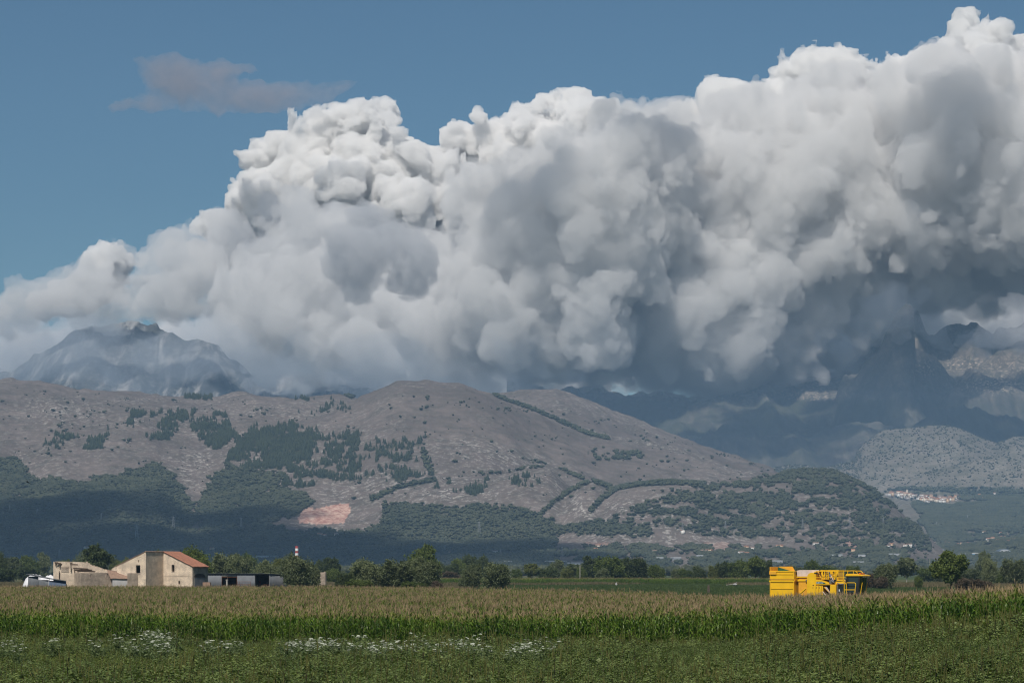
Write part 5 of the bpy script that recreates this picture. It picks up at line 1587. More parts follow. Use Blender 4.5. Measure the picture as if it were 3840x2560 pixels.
MB().box(-0.04, 0.05, -1.5, 1.42, zz(2139), zz(2124)).build('bin_flap', M_YEL2, hv)
# rear wheels and chassis
for (wx, wy) in ((-0.2, -0.9), (-0.55, 0.9), (7.9, -1.25), (7.9, 1.25), (3.2, -1.25), (3.2, 1.25)):
    r_w = 0.9 if wx < 1 else 0.95
    w = MB().cyl((wx, wy, 1.7 if wx < 1 else r_w), 0.28 if wx < 1 else r_w, 0.3 if wx < 1 else 0.6, 'y', 28).build('guide_wheel' if wx < 1 else 'wheel', M_BLACK, hv, True)
    MB().cyl((wx, wy - (0.17 if wx < 1 else 0.32), 1.7 if wx < 1 else r_w), 0.12 if wx < 1 else 0.5, 0.03, 'y', 20).build('wheel_rim', M_YEL, w)
MB().box(-0.3, 11.0, -0.7, 0.7, 1.0, 1.55).box(-0.75, 0.02, -1.0, -0.8, 1.45, 1.75).box(-0.75, 0.02, 0.8, 1.0, 1.45, 1.75).build('chassis', M_YEL2, hv)
# conveyor to the bin
MB().prism([(x1 + 0.15, zz(2160)), (x1 + 0.08, zz(2138)), (x1 + 0.5, zz(2136)), (xn(3052), zz(2136)), (xn(3045), zz(2160))], -0.9, 0.9, bev=0.02).build('conveyor_cover', M_CANVAS, hv)
MB().box(x1 + 0.1, xn(3030), -1.0, 1.0, zz(2164), zz(2160.2)).build('conveyor_frame', M_YEL, hv)
MB().box(x1 + 0.3, xn(3020), -0.85, 0.85, 1.4, zz(2164.2)).build('body', M_YEL2, hv)
MB().box(x1 + 0.2, xn(3012), -0.95, -0.86, zz(2178), zz(2171), 0.01).build('body_rail', M_YEL, hv)
MB().box(xn(3006), xn(3012), -1.1, -0.9, zz(2178), zz(2172)).build('control_box', M_STEEL, hv)
bp0 = (xn(2984), -1.7, zz(2232)); bp1 = (xn(3014), -1.7, zz(2205))
MB().bar(bp0, bp1, 0.09, 4).build('boom', M_YEL, hv)
# tank with the rounded rear
pts = []
for k in range(9):
    a = math.pi / 2 + k * math.pi / 2 / 8
    pts.append((xn(3032) + 0.62 * math.cos(a), zz(2160) + 0.62 * math.sin(a) - 0.15))
tank = MB().prism([(xn(3014), 1.3)] + pts[::-1] + [(xn(3041), zz(2146)), (xn(3041), 1.3)], -1.5, 1.5, bev=0.03).build('tank', M_YEL, hv, True)
fr = MB().box(xn(3041) + 0.004, xn(3046), -1.54, 1.5, 1.3, zz(2142)).build('frame_post', M_YEL, hv)
MB().box(xn(3041), xn(3052), -1.55, -1.545 + .04, zz(2150), zz(2146)).build('grille', M_BLACK, fr)
MB().box(xn(3046) + .004, xn(3070), -1.42, 1.4, 1.3, zz(2189)).build('engine_housing', M_YEL, hv)
for (a, b) in ((3036, 3047), (3048.5, 3057), (3058.5, 3066)):
    d = MB().box(xn(a), xn(b), -1.60, -1.545 + (0 if a < 3046 else 0.11), 1.5, zz(2194), 0.015).build('door', M_YEL, hv)
    MB().box(xn(a) + 0.03, xn(a) + 0.07, -1.63, -1.602, zz(2204), zz(2199)).build('handle', M_BLACK, d)
for px_ in (3036, 3060):
    MB().box(xn(px_), xn(px_ + 5), -1.62, -1.56, zz(2194), zz(2191.5)).build('hinge', M_BLACK, hv)
# deck, name plate
MB().box(xn(3042), xn(3098), -1.52, 1.4, zz(2191), zz(2188.5)).build('deck', M_YEL, hv)
MB().prism([(xn(3046), zz(2188)), (xn(3046), zz(2172)), (xn(3058), zz(2172)), (xn(3092), zz(2184)), (xn(3092), zz(2188))], -1.48, 1.2, bev=0.015).build('name_panel_body', M_YEL, hv)
plate = MB().prism([(xn(3048), zz(2187.2)), (xn(3048), zz(2178.6)), (xn(3067), zz(2178.6)), (xn(3080), zz(2184.5)), (xn(3080), zz(2187.2))], -1.52, -1.484).build('name_plate', M_DGREEN, hv)
def text_part(body, size, loc, rot, mat, parent, name='lettering', ext=0.004):
    cu = bpy.data.curves.new(name, 'FONT'); cu.body = body; cu.size = size; cu.extrude = ext
    tmp = bpy.data.objects.new('tmp_text', cu); col.objects.link(tmp)
    dg = bpy.context.evaluated_depsgraph_get(); me = bpy.data.meshes.new_from_object(tmp.evaluated_get(dg))
    bpy.data.objects.remove(tmp); bpy.data.curves.remove(cu)
    me.name = name; me.materials.clear()
    o = link(name, me, mat, parent); o.location = loc; o.rotation_euler = rot
    return o
text_part('GB7132', 0.27, (xn(3048.3), -1.530, zz(2186)), (math.pi / 2, 0, 0), M_WHITE, plate)
# ribbed fan housings and pipes
for k in range(6):
    xa = xn(3058 + k * 10.2)
    MB().prism([(xa, zz(2172)), (xa, zz(2146)), (xa + 0.08, zz(2142)), (xa + 0.26, zz(2142)), (xa + 0.34, zz(2146)), (xa + 0.34, zz(2172))], -0.9, 1.2, bev=0.04).build('fan_housing', M_YEL, hv, True)
    MB().bar((xa + 0.17, -0.95, zz(2172)), (xa + 0.05 + 0.2 * (k % 2), -1.0, zz(2150)), 0.03).build('hydraulic_ram', M_STEEL, hv)
MB().box(xn(3052), xn(3118), -0.6, 1.1, zz(2142), zz(2136.5), 0.02).build('upper_duct', M_YEL, hv)
MB().path([(xn(3082), -1.05, zz(2142)), (xn(3090), -1.15, zz(2146)), (xn(3094), -1.2, zz(2160)), (xn(3096), -1.2, zz(2172)), (xn(3106), -1.2, zz(2182))], 0.09, 8).build('hose', M_HOSE, hv)
MB().path([(xn(3086), -1.0, zz(2144)), (xn(3096), -1.1, zz(2158)), (xn(3104), -1.1, zz(2176))], 0.06, 8).build('hose', M_CANVAS, hv)
MB().path([(xn(3046), -1.1, zz(2140)), (xn(3054), -1.15, zz(2148)), (xn(3060), -1.15, zz(2166))], 0.06, 8).build('hose', M_YEL2, hv)
MB().box(xn(3091), xn(3099), -1.3, -0.9, zz(2188), zz(2171), 0.03).build('pump', M_STEEL, hv)
for px_ in (3068, 3076, 3104):
    MB().cyl((xn(px_), -1.0, zz(2143)), 0.07, 0.25, 'z', 10).build('valve', M_BLACK, hv)
# dark gap with the picking conveyor
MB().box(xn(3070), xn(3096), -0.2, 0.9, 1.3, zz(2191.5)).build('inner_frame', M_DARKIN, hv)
for k in range(3):
    MB().bar((xn(3072) + k * 0.16, -1.3, zz(2198)), (xn(3096) + k * 0.1, -1.2, zz(2226) - 0.15 * k), 0.05, 4).build('conveyor_bar', M_CANVAS if k else M_YEL, hv)
MB().bar((xn(3069), -1.4, zz(2216)), (xn(3082), -1.3, zz(2234)), 0.07, 4).build('conveyor_bar', M_CANVAS, hv)
# engine box and platform
MB().box(xn(3096), xn(3117), -1.5, 1.4, 1.3, zz(2190), 0.04).build('engine_box', M_YEL, hv)
MB().box(xn(3117) + 0.01, xn(3121), -1.2, 0.4, 1.6, zz(2192)).build('grille', M_STEEL, hv)
MB().prism([(xn(3108), zz(2189.5)), (xn(3110), zz(2178)), (xn(3118), zz(2171)), (xn(3140), zz(2178)), (xn(3148), zz(2188))], -1.1, 1.2, bev=0.03).build('hood', M_YEL, hv)
text_part('ASA', 0.16, (xn(3121), -1.118, zz(2184)), (math.pi / 2, 0, 0), M_WHITE, hv) if False else None
MB().path([(xn(3119), -1.25, zz(2185)), (xn(3130), -1.3, zz(2188)), (xn(3145), -1.25, zz(2187))], 0.05, 8).build('hose', M_HOSE, hv)
MB().box(xn(3127), xn(3130), -1.505, -1.45, zz(2215), zz(2207)).build('warning_sign', M_WHITE, hv)
# railings
for (a, b, y_) in ((3042, 3150, -1.45),):
    MB().bar((xn(a), y_, zz(2164)), (xn(b), y_, zz(2164)), 0.035).build('rail', M_YEL, hv)
MB().path([(xn(3046), -1.45, zz(2141)), (xn(3112), -1.45, zz(2141)), (xn(3116), -1.45, zz(2141.5)), (xn(3128), -1.2, zz(2139.5)), (xn(3180), -1.2, zz(2139)), (xn(3188), -1.0, zz(2148))], 0.045).build('rail', M_YEL, hv)
MB().path([(xn(3128), 1.2, zz(2139.5)), (xn(3176), 1.2, zz(2139.5)), (xn(3184), 1.2, zz(2148))], 0.04).build('rail', M_YEL, hv)
for px_, a, b in ((3046, 2141, 2188), (3090, 2141, 2171), (3113, 2141, 2172), (3141, 2140, 2190), (3155, 2140, 2150), (3175, 2139, 2149)):
    MB().bar((xn(px_), -1.45 if px_ < 3120 else -1.2, zz(b)), (xn(px_), -1.45 if px_ < 3120 else -1.2, zz(a)), 0.04).build('rail_post', M_YEL, hv)
# cab
cx0, cx1, cx2 = xn(3152), xn(3190), xn(3196)
cab = MB().prism([(cx0, zz(2222)), (cx0, zz(2159)), (cx1 + 0.25, zz(2159)), (cx2 - 0.35, zz(2222))], -1.15, -1.08).build('side_window', M_GLASSD, hv)
MB().prism([(cx0, 1.9), (cx0, zz(2159)), (cx0 + 0.12, zz(2159)), (cx0 + 0.12, 1.9)], -1.2, 1.1).build('cab_pillar', M_BLACK, hv)
MB().prism([(cx2 - 0.55, 1.9), (cx1 + 0.12, zz(2159)), (cx1 + 0.32, zz(2159)), (cx2 - 0.25, 1.9)], -1.2, -1.05).build('cab_pillar', M_BLACK, hv)
MB().prism([(cx2 - 0.55, 1.9), (cx1 + 0.12, zz(2159)), (cx1 + 0.32, zz(2159)), (cx2 - 0.25, 1.9)], 1.0, 1.15).build('cab_pillar', M_DGREEN, hv)
MB().prism([(cx2 - 0.33, 1.9), (cx1 + 0.24, zz(2159)), (cx1 + 0.29, zz(2159)), (cx2 - 0.28, 1.9)], -1.04, 0.99).build('windscreen', M_GLASSG, hv)
MB().prism([(cx0, 1.9), (cx0, zz(2159)), (cx1 + 0.12, zz(2159)), (cx2 - 0.5, 1.9)], 1.02, 1.08).build('side_window', M_GLASSG, hv)
MB().box(cx0, cx2 - 0.3, -1.15, 1.1, 1.3, 1.9).build('cab_floor', M_YEL2, hv)
MB().box(cx0 + 0.35, cx0 + 0.95, -0.4, 0.3, 1.9, 3.4, 0.08).build('seat', M_BLACK, hv)
MB().bar((cx1 - 0.1, -0.1, 1.9), (cx1 - 0.35, -0.1, 2.9), 0.04).build('steering_column', M_BLACK, hv)
MB().prism([(cx0 - 0.15, zz(2159)), (cx0 - 0.1, zz(2151)), (cx0 + 0.3, zz(2149.5)), (cx1 + 0.4, zz(2153)), (cx1 + 0.75, zz(2156.5)), (cx1 + 0.75, zz(2159))], -1.32, 1.28, bev=0.04).build('cab_roof', M_YEL, hv, True)
for k in range(4):
    MB().cyl((cx1 + 0.62, -1.0 + k * 0.62, zz(2160.6)), 0.10, 0.12, 'x', 12).build('headlight', M_WHITE, hv)
MB().box(cx1 - 0.1, cx1 + 0.2, -0.7, 0.7, zz(2152.5), zz(2147.5), 0.05).build('beacon', M_AMBER, hv)
MB().box(cx0 - 0.05, cx0 + 0.1, -1.6, -1.35, zz(2184), zz(2169), 0.02).bar((cx0, -1.5, zz(2169)), (cx0, -1.25, zz(2158)), 0.025).build('mirror', M_BLACK, hv)
MB().box(cx1 + 0.72, cx1 + 0.85, 1.35, 1.65, zz(2184), zz(2168), 0.02).bar((cx1 + 0.7, 1.5, zz(2168)), (cx1 + 0.6, 1.2, zz(2158)), 0.025).bar((cx1 + 0.78, 1.5, zz(2184)), (cx1 + 0.78, 1.5, zz(2202)), 0.02).build('mirror', M_BLACK, hv)
# entry platform with rails
y_ = -1.5
MB().path([(xn(3146), y_, 2.0), (xn(3146), y_, zz(2184)), (xn(3152), y_, zz(2183)), (xn(3182), y_, zz(2183)), (xn(3186), y_, zz(2186)), (xn(3181), y_, 2.0)], 0.045).build('ladder_rail', M_YEL, hv)
MB().bar((xn(3146), y_, zz(2209)), (xn(3183), y_, zz(2209)), 0.045).build('ladder_rail', M_YEL, hv)
MB().bar((xn(3154), y_, 1.8), (xn(3154), y_, zz(2183)), 0.035).build('ladder_rail', M_YEL, hv)
MB().path([(cx2 - 0.1, -0.8, 2.0), (cx1 + 0.42, -0.8, zz(2182))], 0.04).build('handrail', M_YEL, hv)
MB().path([(cx2 - 0.1, 0.95, 2.0), (cx1 + 0.42, 0.95, zz(2182))], 0.04).build('handrail', M_YEL, hv)
MB().box(xn(3146), xn(3186), -1.5, -1.18, 1.85, 1.92).build('step', M_STEEL, hv)
MB().box(cx2 - 0.2, cx2 + 1.4, -1.6, 1.6, 0.4, 1.35, 0.05).build('picking_head', M_YEL2, hv)

# ---------------- the farmhouse: two half gables, the left one standing forward
def ripple_roof(name, x0, z0, x1, z1, y0, y1, mat, parent, pitch=0.28, amp=0.05, th=0.10):
    """a sloping roof of tile rows: waves across, running down the slope"""
    n = max(8, int(abs(y1 - y0) / pitch) * 4); ys = np.linspace(y0, y1, n + 1)
    m = 14; V = []; F = []
    for i in range(m + 1):
        t = i / m
        for k, y_ in enumerate(ys):
            zt = z0 + (z1 - z0) * t + amp * abs(math.sin(math.pi * (y_ - y0) / pitch)) - 0.025 * ((t * m * 1.0) % 1.0)
            zt += 0.03 * math.sin(i * 1.7 + k * 0.13)
            V.append((x0 + (x1 - x0) * t, y_, zt))
    for i in range(m):
        for k in range(n):
            a = i * (n + 1) + k
            F.append((a, a + 1, a + n + 2, a + n + 1))
    me = np_mesh(name, V, F, False)
    if mat: me.materials.append(mat)
    o = link(name, me, None, parent)
    sm = o.modifiers.new('thick', 'SOLIDIFY'); sm.thickness = th; sm.offset = -1 if x1 > x0 else 1
    return o

def wall_with_openings(name, outline, holes, th, mat, parent, axis='y', at=0.0, inside=True):
    """upright wall from an outline with rectangular openings cut through it (columns and rows of pieces, one mesh)"""
    xs = sorted(set([h[0] for h in holes] + [h[1] for h in holes]))
    mb = MB()
    x_lo = min(p[0] for p in outline); x_hi = max(p[0] for p in outline)
    n = len(outline)
    def span(x):
        z = []
        for i in range(n):
            (ax, az), (bx, bz) = outline[i], outline[(i + 1) % n]
            if min(ax, bx) - 1e-9 <= x <= max(ax, bx) + 1e-9:
                if abs(bx - ax) < 1e-9: z += [az, bz]
                else: z.append(az + (bz - az) * (x - ax) / (bx - ax))
        return min(z), max(z)
    cuts = sorted(set([x_lo, x_hi] + xs + [p[0] for p in outline]))
    for a, b in zip(cuts[:-1], cuts[1:]):
        e = (b - a) * 1e-4
        la, ha = span(a + e); lb, hb = span(b - e)
        hs = sorted([h for h in holes if h[0] <= a + 1e-6 and h[1] >= b - 1e-6], key=lambda h: h[2])
        z0a, z0b = la, lb
        for h in hs:
            mb.prism([(a, z0a), (b, z0b), (b, h[2]), (a, h[2])], at, at + th, axis)
            z0a = z0b = h[3]
        mb.prism([(a, z0a), (b, z0b), (b, hb), (a, ha)], at, at + th, axis)
    bmesh.ops.remove_doubles(mb.bm, verts=mb.bm.verts, dist=1e-4)
    # inner faces between the pieces vanish
    kill = [f_ for f_ in mb.bm.faces if len([g for g in f_.edges if len(g.link_faces) > 2]) == len(f_.edges)]
    return mb.build(name, mat, parent)

TF = math.radians(25.0); FY = 690.0; SF = FPX / FY
fx0 = (613 - 1920) / SF
house = thing('farmhouse', (fx0, FY, 0), -TF, 'pale stone farmhouse with a red tiled roof, standing behind the maize', 'house')
def zf(py): return CAM_H + (HOR - py) / SF
zr, zl, ze = zf(2069), zf(2121), zf(2123)
LX, RX, FRONTY, DEP = -8.0, 8.0, -7.8, 6.7
# front wall of the left half with the door-like opening
def lx(px): return (px - 561) / SF / math.cos(TF)           # on the left front wall, from its right corner
wall_with_openings('front_wall', [(LX, -0.3), (0, -0.3), (0, zr), (LX, zl)], [(lx(521), lx(539), zf(2149), zf(2118)), (lx(530), lx(533), zf(2108), zf(2099))], 0.45, M_STONE, house, 'y', FRONTY)
MB().box(-0.45, 0.0, FRONTY + 0.453, 0.0, -0.3, zr).build('side_wall', M_STONE, house)
MB().box(LX, LX + 0.45, FRONTY + 0.453, DEP, -0.3, zl - 0.18).build('side_wall', M_STONE, house)
wall_with_openings('front_wall', [(0.003, -0.3), (RX, -0.3), (RX, ze), (0.003, zr - 0.06)], [((645 - 613) / SF / math.cos(TF), (656.5 - 613) / SF / math.cos(TF), zf(2142), zf(2116.5)), ((672 - 613) / SF / math.cos(TF), (679 - 613) / SF / math.cos(TF), zf(2189), zf(2177))], 0.45, M_STONE, house, 'y', 0.003)
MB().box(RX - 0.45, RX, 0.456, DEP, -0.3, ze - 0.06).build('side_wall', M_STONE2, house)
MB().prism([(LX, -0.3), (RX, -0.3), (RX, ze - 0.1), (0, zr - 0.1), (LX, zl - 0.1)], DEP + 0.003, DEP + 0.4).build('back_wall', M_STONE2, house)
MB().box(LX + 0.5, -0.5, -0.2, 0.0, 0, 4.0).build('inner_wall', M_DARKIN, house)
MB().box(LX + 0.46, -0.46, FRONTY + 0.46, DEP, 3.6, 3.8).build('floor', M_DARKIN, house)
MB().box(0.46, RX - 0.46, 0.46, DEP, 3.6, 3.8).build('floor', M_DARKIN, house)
ripple_roof('roof', 0.06, zr + 0.05, RX + 0.45, ze - 0.18, -0.25, DEP + 0.5, M_TILE, house)
ripple_roof('roof', -0.06, zr + 0.02, LX - 0.3, zl - 0.13, FRONTY - 0.1, DEP + 0.5, M_OLDTILE, house)
for k in range(15):
    MB().cyl((0.0, FRONTY + 0.3 + k * 0.98, zr + 0.08), 0.14, 0.9, 'y', 8).build('ridge_tile', M_OLDTILE, house)
for (x_a, x_b, za, zb) in ((LX + 0.02, -0.02, zl, zr),):
    for k in range(14):
        t = k / 14; q = (k + 0.92) / 14
        MB().bar((x_a + (x_b - x_a) * t, FRONTY - 0.02, za + (zb - za) * t + 0.05), (x_a + (x_b - x_a) * q, FRONTY - 0.02, za + (zb - za) * q + 0.07), 0.10, 5).build('verge_tile', M_OLDTILE, house)
for k in range(14):
    t = k / 14; q = (k + 0.92) / 14
    MB().bar((0.1 + 7.9 * t, -0.16, zr + (ze - zr) * t + 0.06), (0.1 + 7.9 * q, -0.16, zr + (ze - zr) * q + 0.08), 0.09, 5).build('verge_tile', M_TILE, house)
# window frames
MB().box((645 - 613) / SF / math.cos(TF), (656.5 - 613) / SF / math.cos(TF) , 0.40, 0.44, zf(2142), zf(2141)).box((650 - 613) / SF / math.cos(TF), (650.6 - 613) / SF / math.cos(TF), 0.38, 0.42, zf(2141), zf(2117)).build('window_frame', M_WOOD, house)
MB().box(lx(519), lx(541), FRONTY - 0.06, FRONTY + 0.003, zf(2150.5), zf(2149)).build('sill', M_CONC, house)
MB().box((644 - 613) / SF / math.cos(TF), (657.5 - 613) / SF / math.cos(TF), -0.05, 0.0, zf(2143.5), zf(2142)).build('sill', M_CONC, house)
MB().box(0.1, RX - 0.2, -0.025, 0.0, zf(2158.6), zf(2157.6)).build('string_course', M_STONE2, house)
# double door on the side
yd0, yd1 = 1.0, 5.6
dz = zf(2164)
for a, b in ((yd0, 3.25), (3.32, yd1)):
    d = MB().box(RX + 0.004, RX + 0.09, a, b, 0.0, dz, 0.01).build('door', M_DOOR, house)
    for k in range(4):
        yy = a + (b - a) * (k + 0.5) / 4
        MB().box(RX + 0.092, RX + 0.11, yy - 0.02, yy + 0.02, 0.1, dz - 0.1).build('door_batten', M_TIN, d)
MB().box(RX + 0.002, RX + 0.12, yd0 - 0.15, yd1 + 0.15, dz + 0.003, dz + 0.18).build('lintel', M_WOOD, house)
arch = [(3.3 + 2.6 * math.cos(a), dz + 0.2 + 0.75 * math.sin(a)) for a in np.linspace(0, math.pi, 12)]
MB().prism(arch, RX + 0.002, RX + 0.03, 'x').build('soot_patch', simple_mat('soot', (0.07, 0.055, 0.045), 0.95, 0.4, 1.5), house)
MB().box(RX + 0.4, RX + 2.4, 4.0, 4.5, 0.0, 2.35).build('trough', M_OLDTILE, None)
bpy.context.view_layer.update()
o = [x for x in col.objects if x.name.startswith('trough')][-1]
o.matrix_world = house.matrix_world @ o.matrix_world
props(o, 'low reddish brick trough beside the farmhouse door corner', 'trough')

# ---------------- ruined farm to the left of the house
def trace_wall(name, pts_px, Y, th, mat, parent, rz=0.0, ox=None):
    """an upright wall at distance Y whose outline is known from the photo; thickness runs away from the viewer"""
    s = FPX / Y
    P_ = [((x - ox) / s, CAM_H + (HOR - y) / s) for x, y in pts_px]
    mb = MB(); mb.prism(P_, 0, th)
    o = mb.build(name, mat, parent)
    return o
RY = 684.0; SR = FPX / RY
ruin = thing('ruined_barn', ((200 - 1920) / SR, RY, 0), 0.10, 'roofless ruined stone barn with broken roof beams, left of the farmhouse', 'ruin')
def rx(px): return (px - 200) / SR
def rz_(py): return CAM_H + (HOR - py) / SR
wall_with_openings('front_wall', [(0, -0.3), (rx(308), -0.3), (rx(308), rz_(2150)), (rx(280), rz_(2149)), (rx(272), rz_(2136)), (rx(264), rz_(2128)), (rx(262), rz_(2109)), (rx(240), rz_(2106)), (0, rz_(2105))],
                   [], 0.5, M_STONE, ruin)
MB().box(rx(229), rx(258), -0.06, -0.004, rz_(2144), rz_(2128)).build('blocked_window', M_STONE2, ruin)
MB().box(rx(228), rx(259), -0.09, -0.062 + 0.02, rz_(2127.8), rz_(2126)).build('lintel', M_WOOD, ruin)
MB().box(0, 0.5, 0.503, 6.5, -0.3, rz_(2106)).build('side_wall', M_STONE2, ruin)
MB().prism([(0.0, -0.3), (rx(425), -0.3), (rx(425), rz_(2147)), (rx(405), rz_(2144)), (rx(395), rz_(2138)), (rx(375), rz_(2134)), (rx(362), rz_(2127)), (rx(345), rz_(2123)), (rx(330), rz_(2113)), (rx(318), rz_(2107)), (rx(300), rz_(2106)), (rx(240), rz_(2104)), (0, rz_(2104))], 6.503, 7.0).build('back_wall', M_STONE, ruin)
r_ = np.random.default_rng(88)
for k in range(20):        # loose stones on the broken tops
    px = 318 + 105 * (k + r_.random()) / 20; py = np.interp(px, [318, 345, 395, 425], [2107, 2123, 2138, 2147])
    MB().box(rx(px) - 0.18, rx(px) + 0.2 * r_.random() + 0.1, 6.5 + .1 * r_.random(), 6.95, rz_(py) - 0.1, rz_(py) + 0.12 + 0.2 * r_.random(), 0.02).build('stone', M_STONE, ruin)
for (xa, ya, xb, yb, d0, d1) in ((206, 2108, 268, 2109, -.5, 3), (222, 2114, 288, 2116, -.4, 3), (212, 2111, 250, 2112, -.6, 1), (275, 2130, 325, 2132, -.3, 4), (280, 2136, 340, 2136, -.2, 4), (290, 2140, 352, 2142, -.3, 4), (300, 2134, 330, 2135, 1, 5)):
    MB().bar((rx(xa), d0, rz_(ya)), (rx(xb), d1, rz_(yb)), 0.15, 6).build('beam', M_WOOD, ruin)
for (px, a, b) in ((209, 2108, 2121), (224, 2114, 2128), (266, 2110, 2142), (279, 2133, 2147), (292, 2140, 2152), (222, 2140, 2170)):
    MB().bar((rx(px), -0.3, rz_(a)), (rx(px), -0.25, rz_(b)), 0.11, 6).build('beam', M_WOOD, ruin)

shed_r = thing('stone_outhouse', ((308 - 1920) / SR, RY - 2.2, 0), 0.62, 'low stone outhouse in shade with two small dark windows, in front of the ruined barn', 'outhouse')
w_ = (422 - 308) / SR / math.cos(0.62)
def ox(px): return (px - 308) / SR / math.cos(0.62)
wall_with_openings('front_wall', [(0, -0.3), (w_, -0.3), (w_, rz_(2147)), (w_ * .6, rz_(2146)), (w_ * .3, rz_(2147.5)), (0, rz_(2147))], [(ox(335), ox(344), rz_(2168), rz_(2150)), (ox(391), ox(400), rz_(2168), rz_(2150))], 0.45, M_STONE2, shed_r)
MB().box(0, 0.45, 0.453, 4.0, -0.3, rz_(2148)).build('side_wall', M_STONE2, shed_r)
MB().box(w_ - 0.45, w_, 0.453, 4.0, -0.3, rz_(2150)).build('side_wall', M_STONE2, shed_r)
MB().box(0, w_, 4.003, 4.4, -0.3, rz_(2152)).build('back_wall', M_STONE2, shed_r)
for px in (335, 391):
    MB().box(ox(px) - 0.1, ox(px + 9) + 0.1, -0.03, 0.002, rz_(2150), rz_(2148.6)).build('lintel', M_WOOD, shed_r)
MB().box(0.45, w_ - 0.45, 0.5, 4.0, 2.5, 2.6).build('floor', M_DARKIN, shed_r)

gab = thing('broken_gable', ((398 - 1920) / SR, RY + 9, 0), 0.0, 'sunlit crumbling gable wall between the ruined barn and the farmhouse', 'ruin')
q = FPX / (RY + 9)
def gx_(px): return (px - 398) / q
def gz_(py): return CAM_H + (HOR - py) / q
MB().prism([(0, -0.3), (gx_(490), -0.3), (gx_(490), gz_(2155)), (gx_(478), gz_(2146)), (gx_(466), gz_(2139)), (gx_(455), gz_(2133)), (gx_(446), gz_(2124)), (gx_(434), gz_(2121)), (gx_(425), gz_(2117)), (gx_(414), gz_(2124)), (0, gz_(2134))], 0, 0.6).build('wall', M_STONE, gab)
for k in range(14):
    px = 400 + 80 * (k + r_.random()) / 14; py = np.interp(px, [398, 425, 455, 490], [2134, 2117, 2133, 2155])
    MB().box(gx_(px) - 0.2, gx_(px) + 0.2, 0.05, 0.5, gz_(py) - 0.2, gz_(py) + 0.1 + 0.15 * r_.random(), 0.02).build('stone', M_STONE2, gab)

lean = thing('tiled_lean_to', ((424 - 1920) / SR, RY - 1.0, 0), 0.2, 'small lean-to with an old brown tiled roof and bluish plastered wall', 'outhouse')
wl = (486 - 424) / SR / math.cos(.2)
MB().box(0, wl, 0, 0.3, -0.3, rz_(2169)).build('front_wall', M_RENDER, lean)
MB().box(0, 0.3, 0.303, 3.5, -0.3, rz_(2169)).box(wl - 0.3, wl, 0.303, 3.5, -0.3, rz_(2169)).build('side_wall', M_RENDER, lean)
n = 26; V = []; F = []
for i in range(9):
    for k in range(n * 3 + 1):
        t = i / 8; u = k / (n * 3)
        xx = -0.5 + (wl + 0.7) * u - 0.6 * t * (1 - u); yy = -0.3 + 4.2 * t
        V.append((xx, yy, rz_(2168.5) + (rz_(2135) - rz_(2168.5)) * t * (1 - 0.35 * u) + 0.05 * abs(math.sin(math.pi * u * n)) + 0.04 * math.sin(7 * u + i)))
for i in range(8):
    for k in range(n * 3):
        a = i * (n * 3 + 1) + k; F.append((a, a + 1, a + n * 3 + 2, a + n * 3 + 1))
me = np_mesh('roof', V, F, False); o = link('roof', me, M_OLDTILE, lean); s = o.modifiers.new('thick', 'SOLIDIFY'); s.thickness = 0.08

stub = thing('broken_wall', ((484 - 1920) / SR, RY - 1.5, 0), 0.55, 'dark stone wall stub stepping down at the foot of the farmhouse gable', 'wall')
k_ = 1 / SR / math.cos(.55)
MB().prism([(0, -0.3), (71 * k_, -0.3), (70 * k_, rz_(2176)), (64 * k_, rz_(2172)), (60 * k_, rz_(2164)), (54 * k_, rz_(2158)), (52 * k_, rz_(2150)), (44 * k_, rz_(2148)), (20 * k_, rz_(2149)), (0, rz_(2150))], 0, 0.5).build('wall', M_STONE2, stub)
for k in range(10):
    MB().box(k * 5.2 * k_, k * 5.2 * k_ + 0.3, 0.03, 0.45, rz_(2149.5), rz_(2147.8 - (k % 3) * .4), 0.02).build('stone', M_STONE2, stub)

# tarpaulin heap
tp = Fan(np.array([0.0, 1.0]), np.array([1.0, 2.0])) if False else None
nx, ny = 60, 22; V = []; F = []
tx0 = (70 - 1920) / SR; tw = (203 - 70) / SR
prof_x = [0, 0.05, 0.12, 0.3, 0.5, 0.62, 0.8, 0.95, 1.0]; prof_z = [0.0, 2.0, 3.3, 4.2, 4.0, 3.4, 4.1, 3.7, 3.3]
for i in range(nx + 1):
    for k in range(ny + 1):
        u = i / nx; t = k / ny
        h = np.interp(u, prof_x, prof_z) * min(1, math.sin(math.pi * min(max(t, 0.0), 1.0)) ** 0.35 if 0 < t < 1 else 0)
        fold = 0.12 * math.sin(u * 60 + 3 * math.sin(t * 5)) * (1 - abs(2 * t - 1)) + 0.10 * float(vnoise2(np.array(u * 14.0), np.array(t * 5.0), 55))
        V.append((u * tw, t * 5.0 + 0.25 * math.sin(u * 25) * (t < .5), max(h + fold * min(1, h), 0)))
for i in range(nx):
    for k in range(ny):
        a = i * (ny + 1) + k; F.append((a, a + ny + 1, a + ny + 2, a + 1))
o = link('tarpaulin_heap', np_mesh('tarpaulin', V, F, True), M_TARP); o.location = (tx0, RY + 2, 0)
props(o, 'heap covered with a crumpled white tarpaulin, left of the ruined barn', 'tarpaulin')

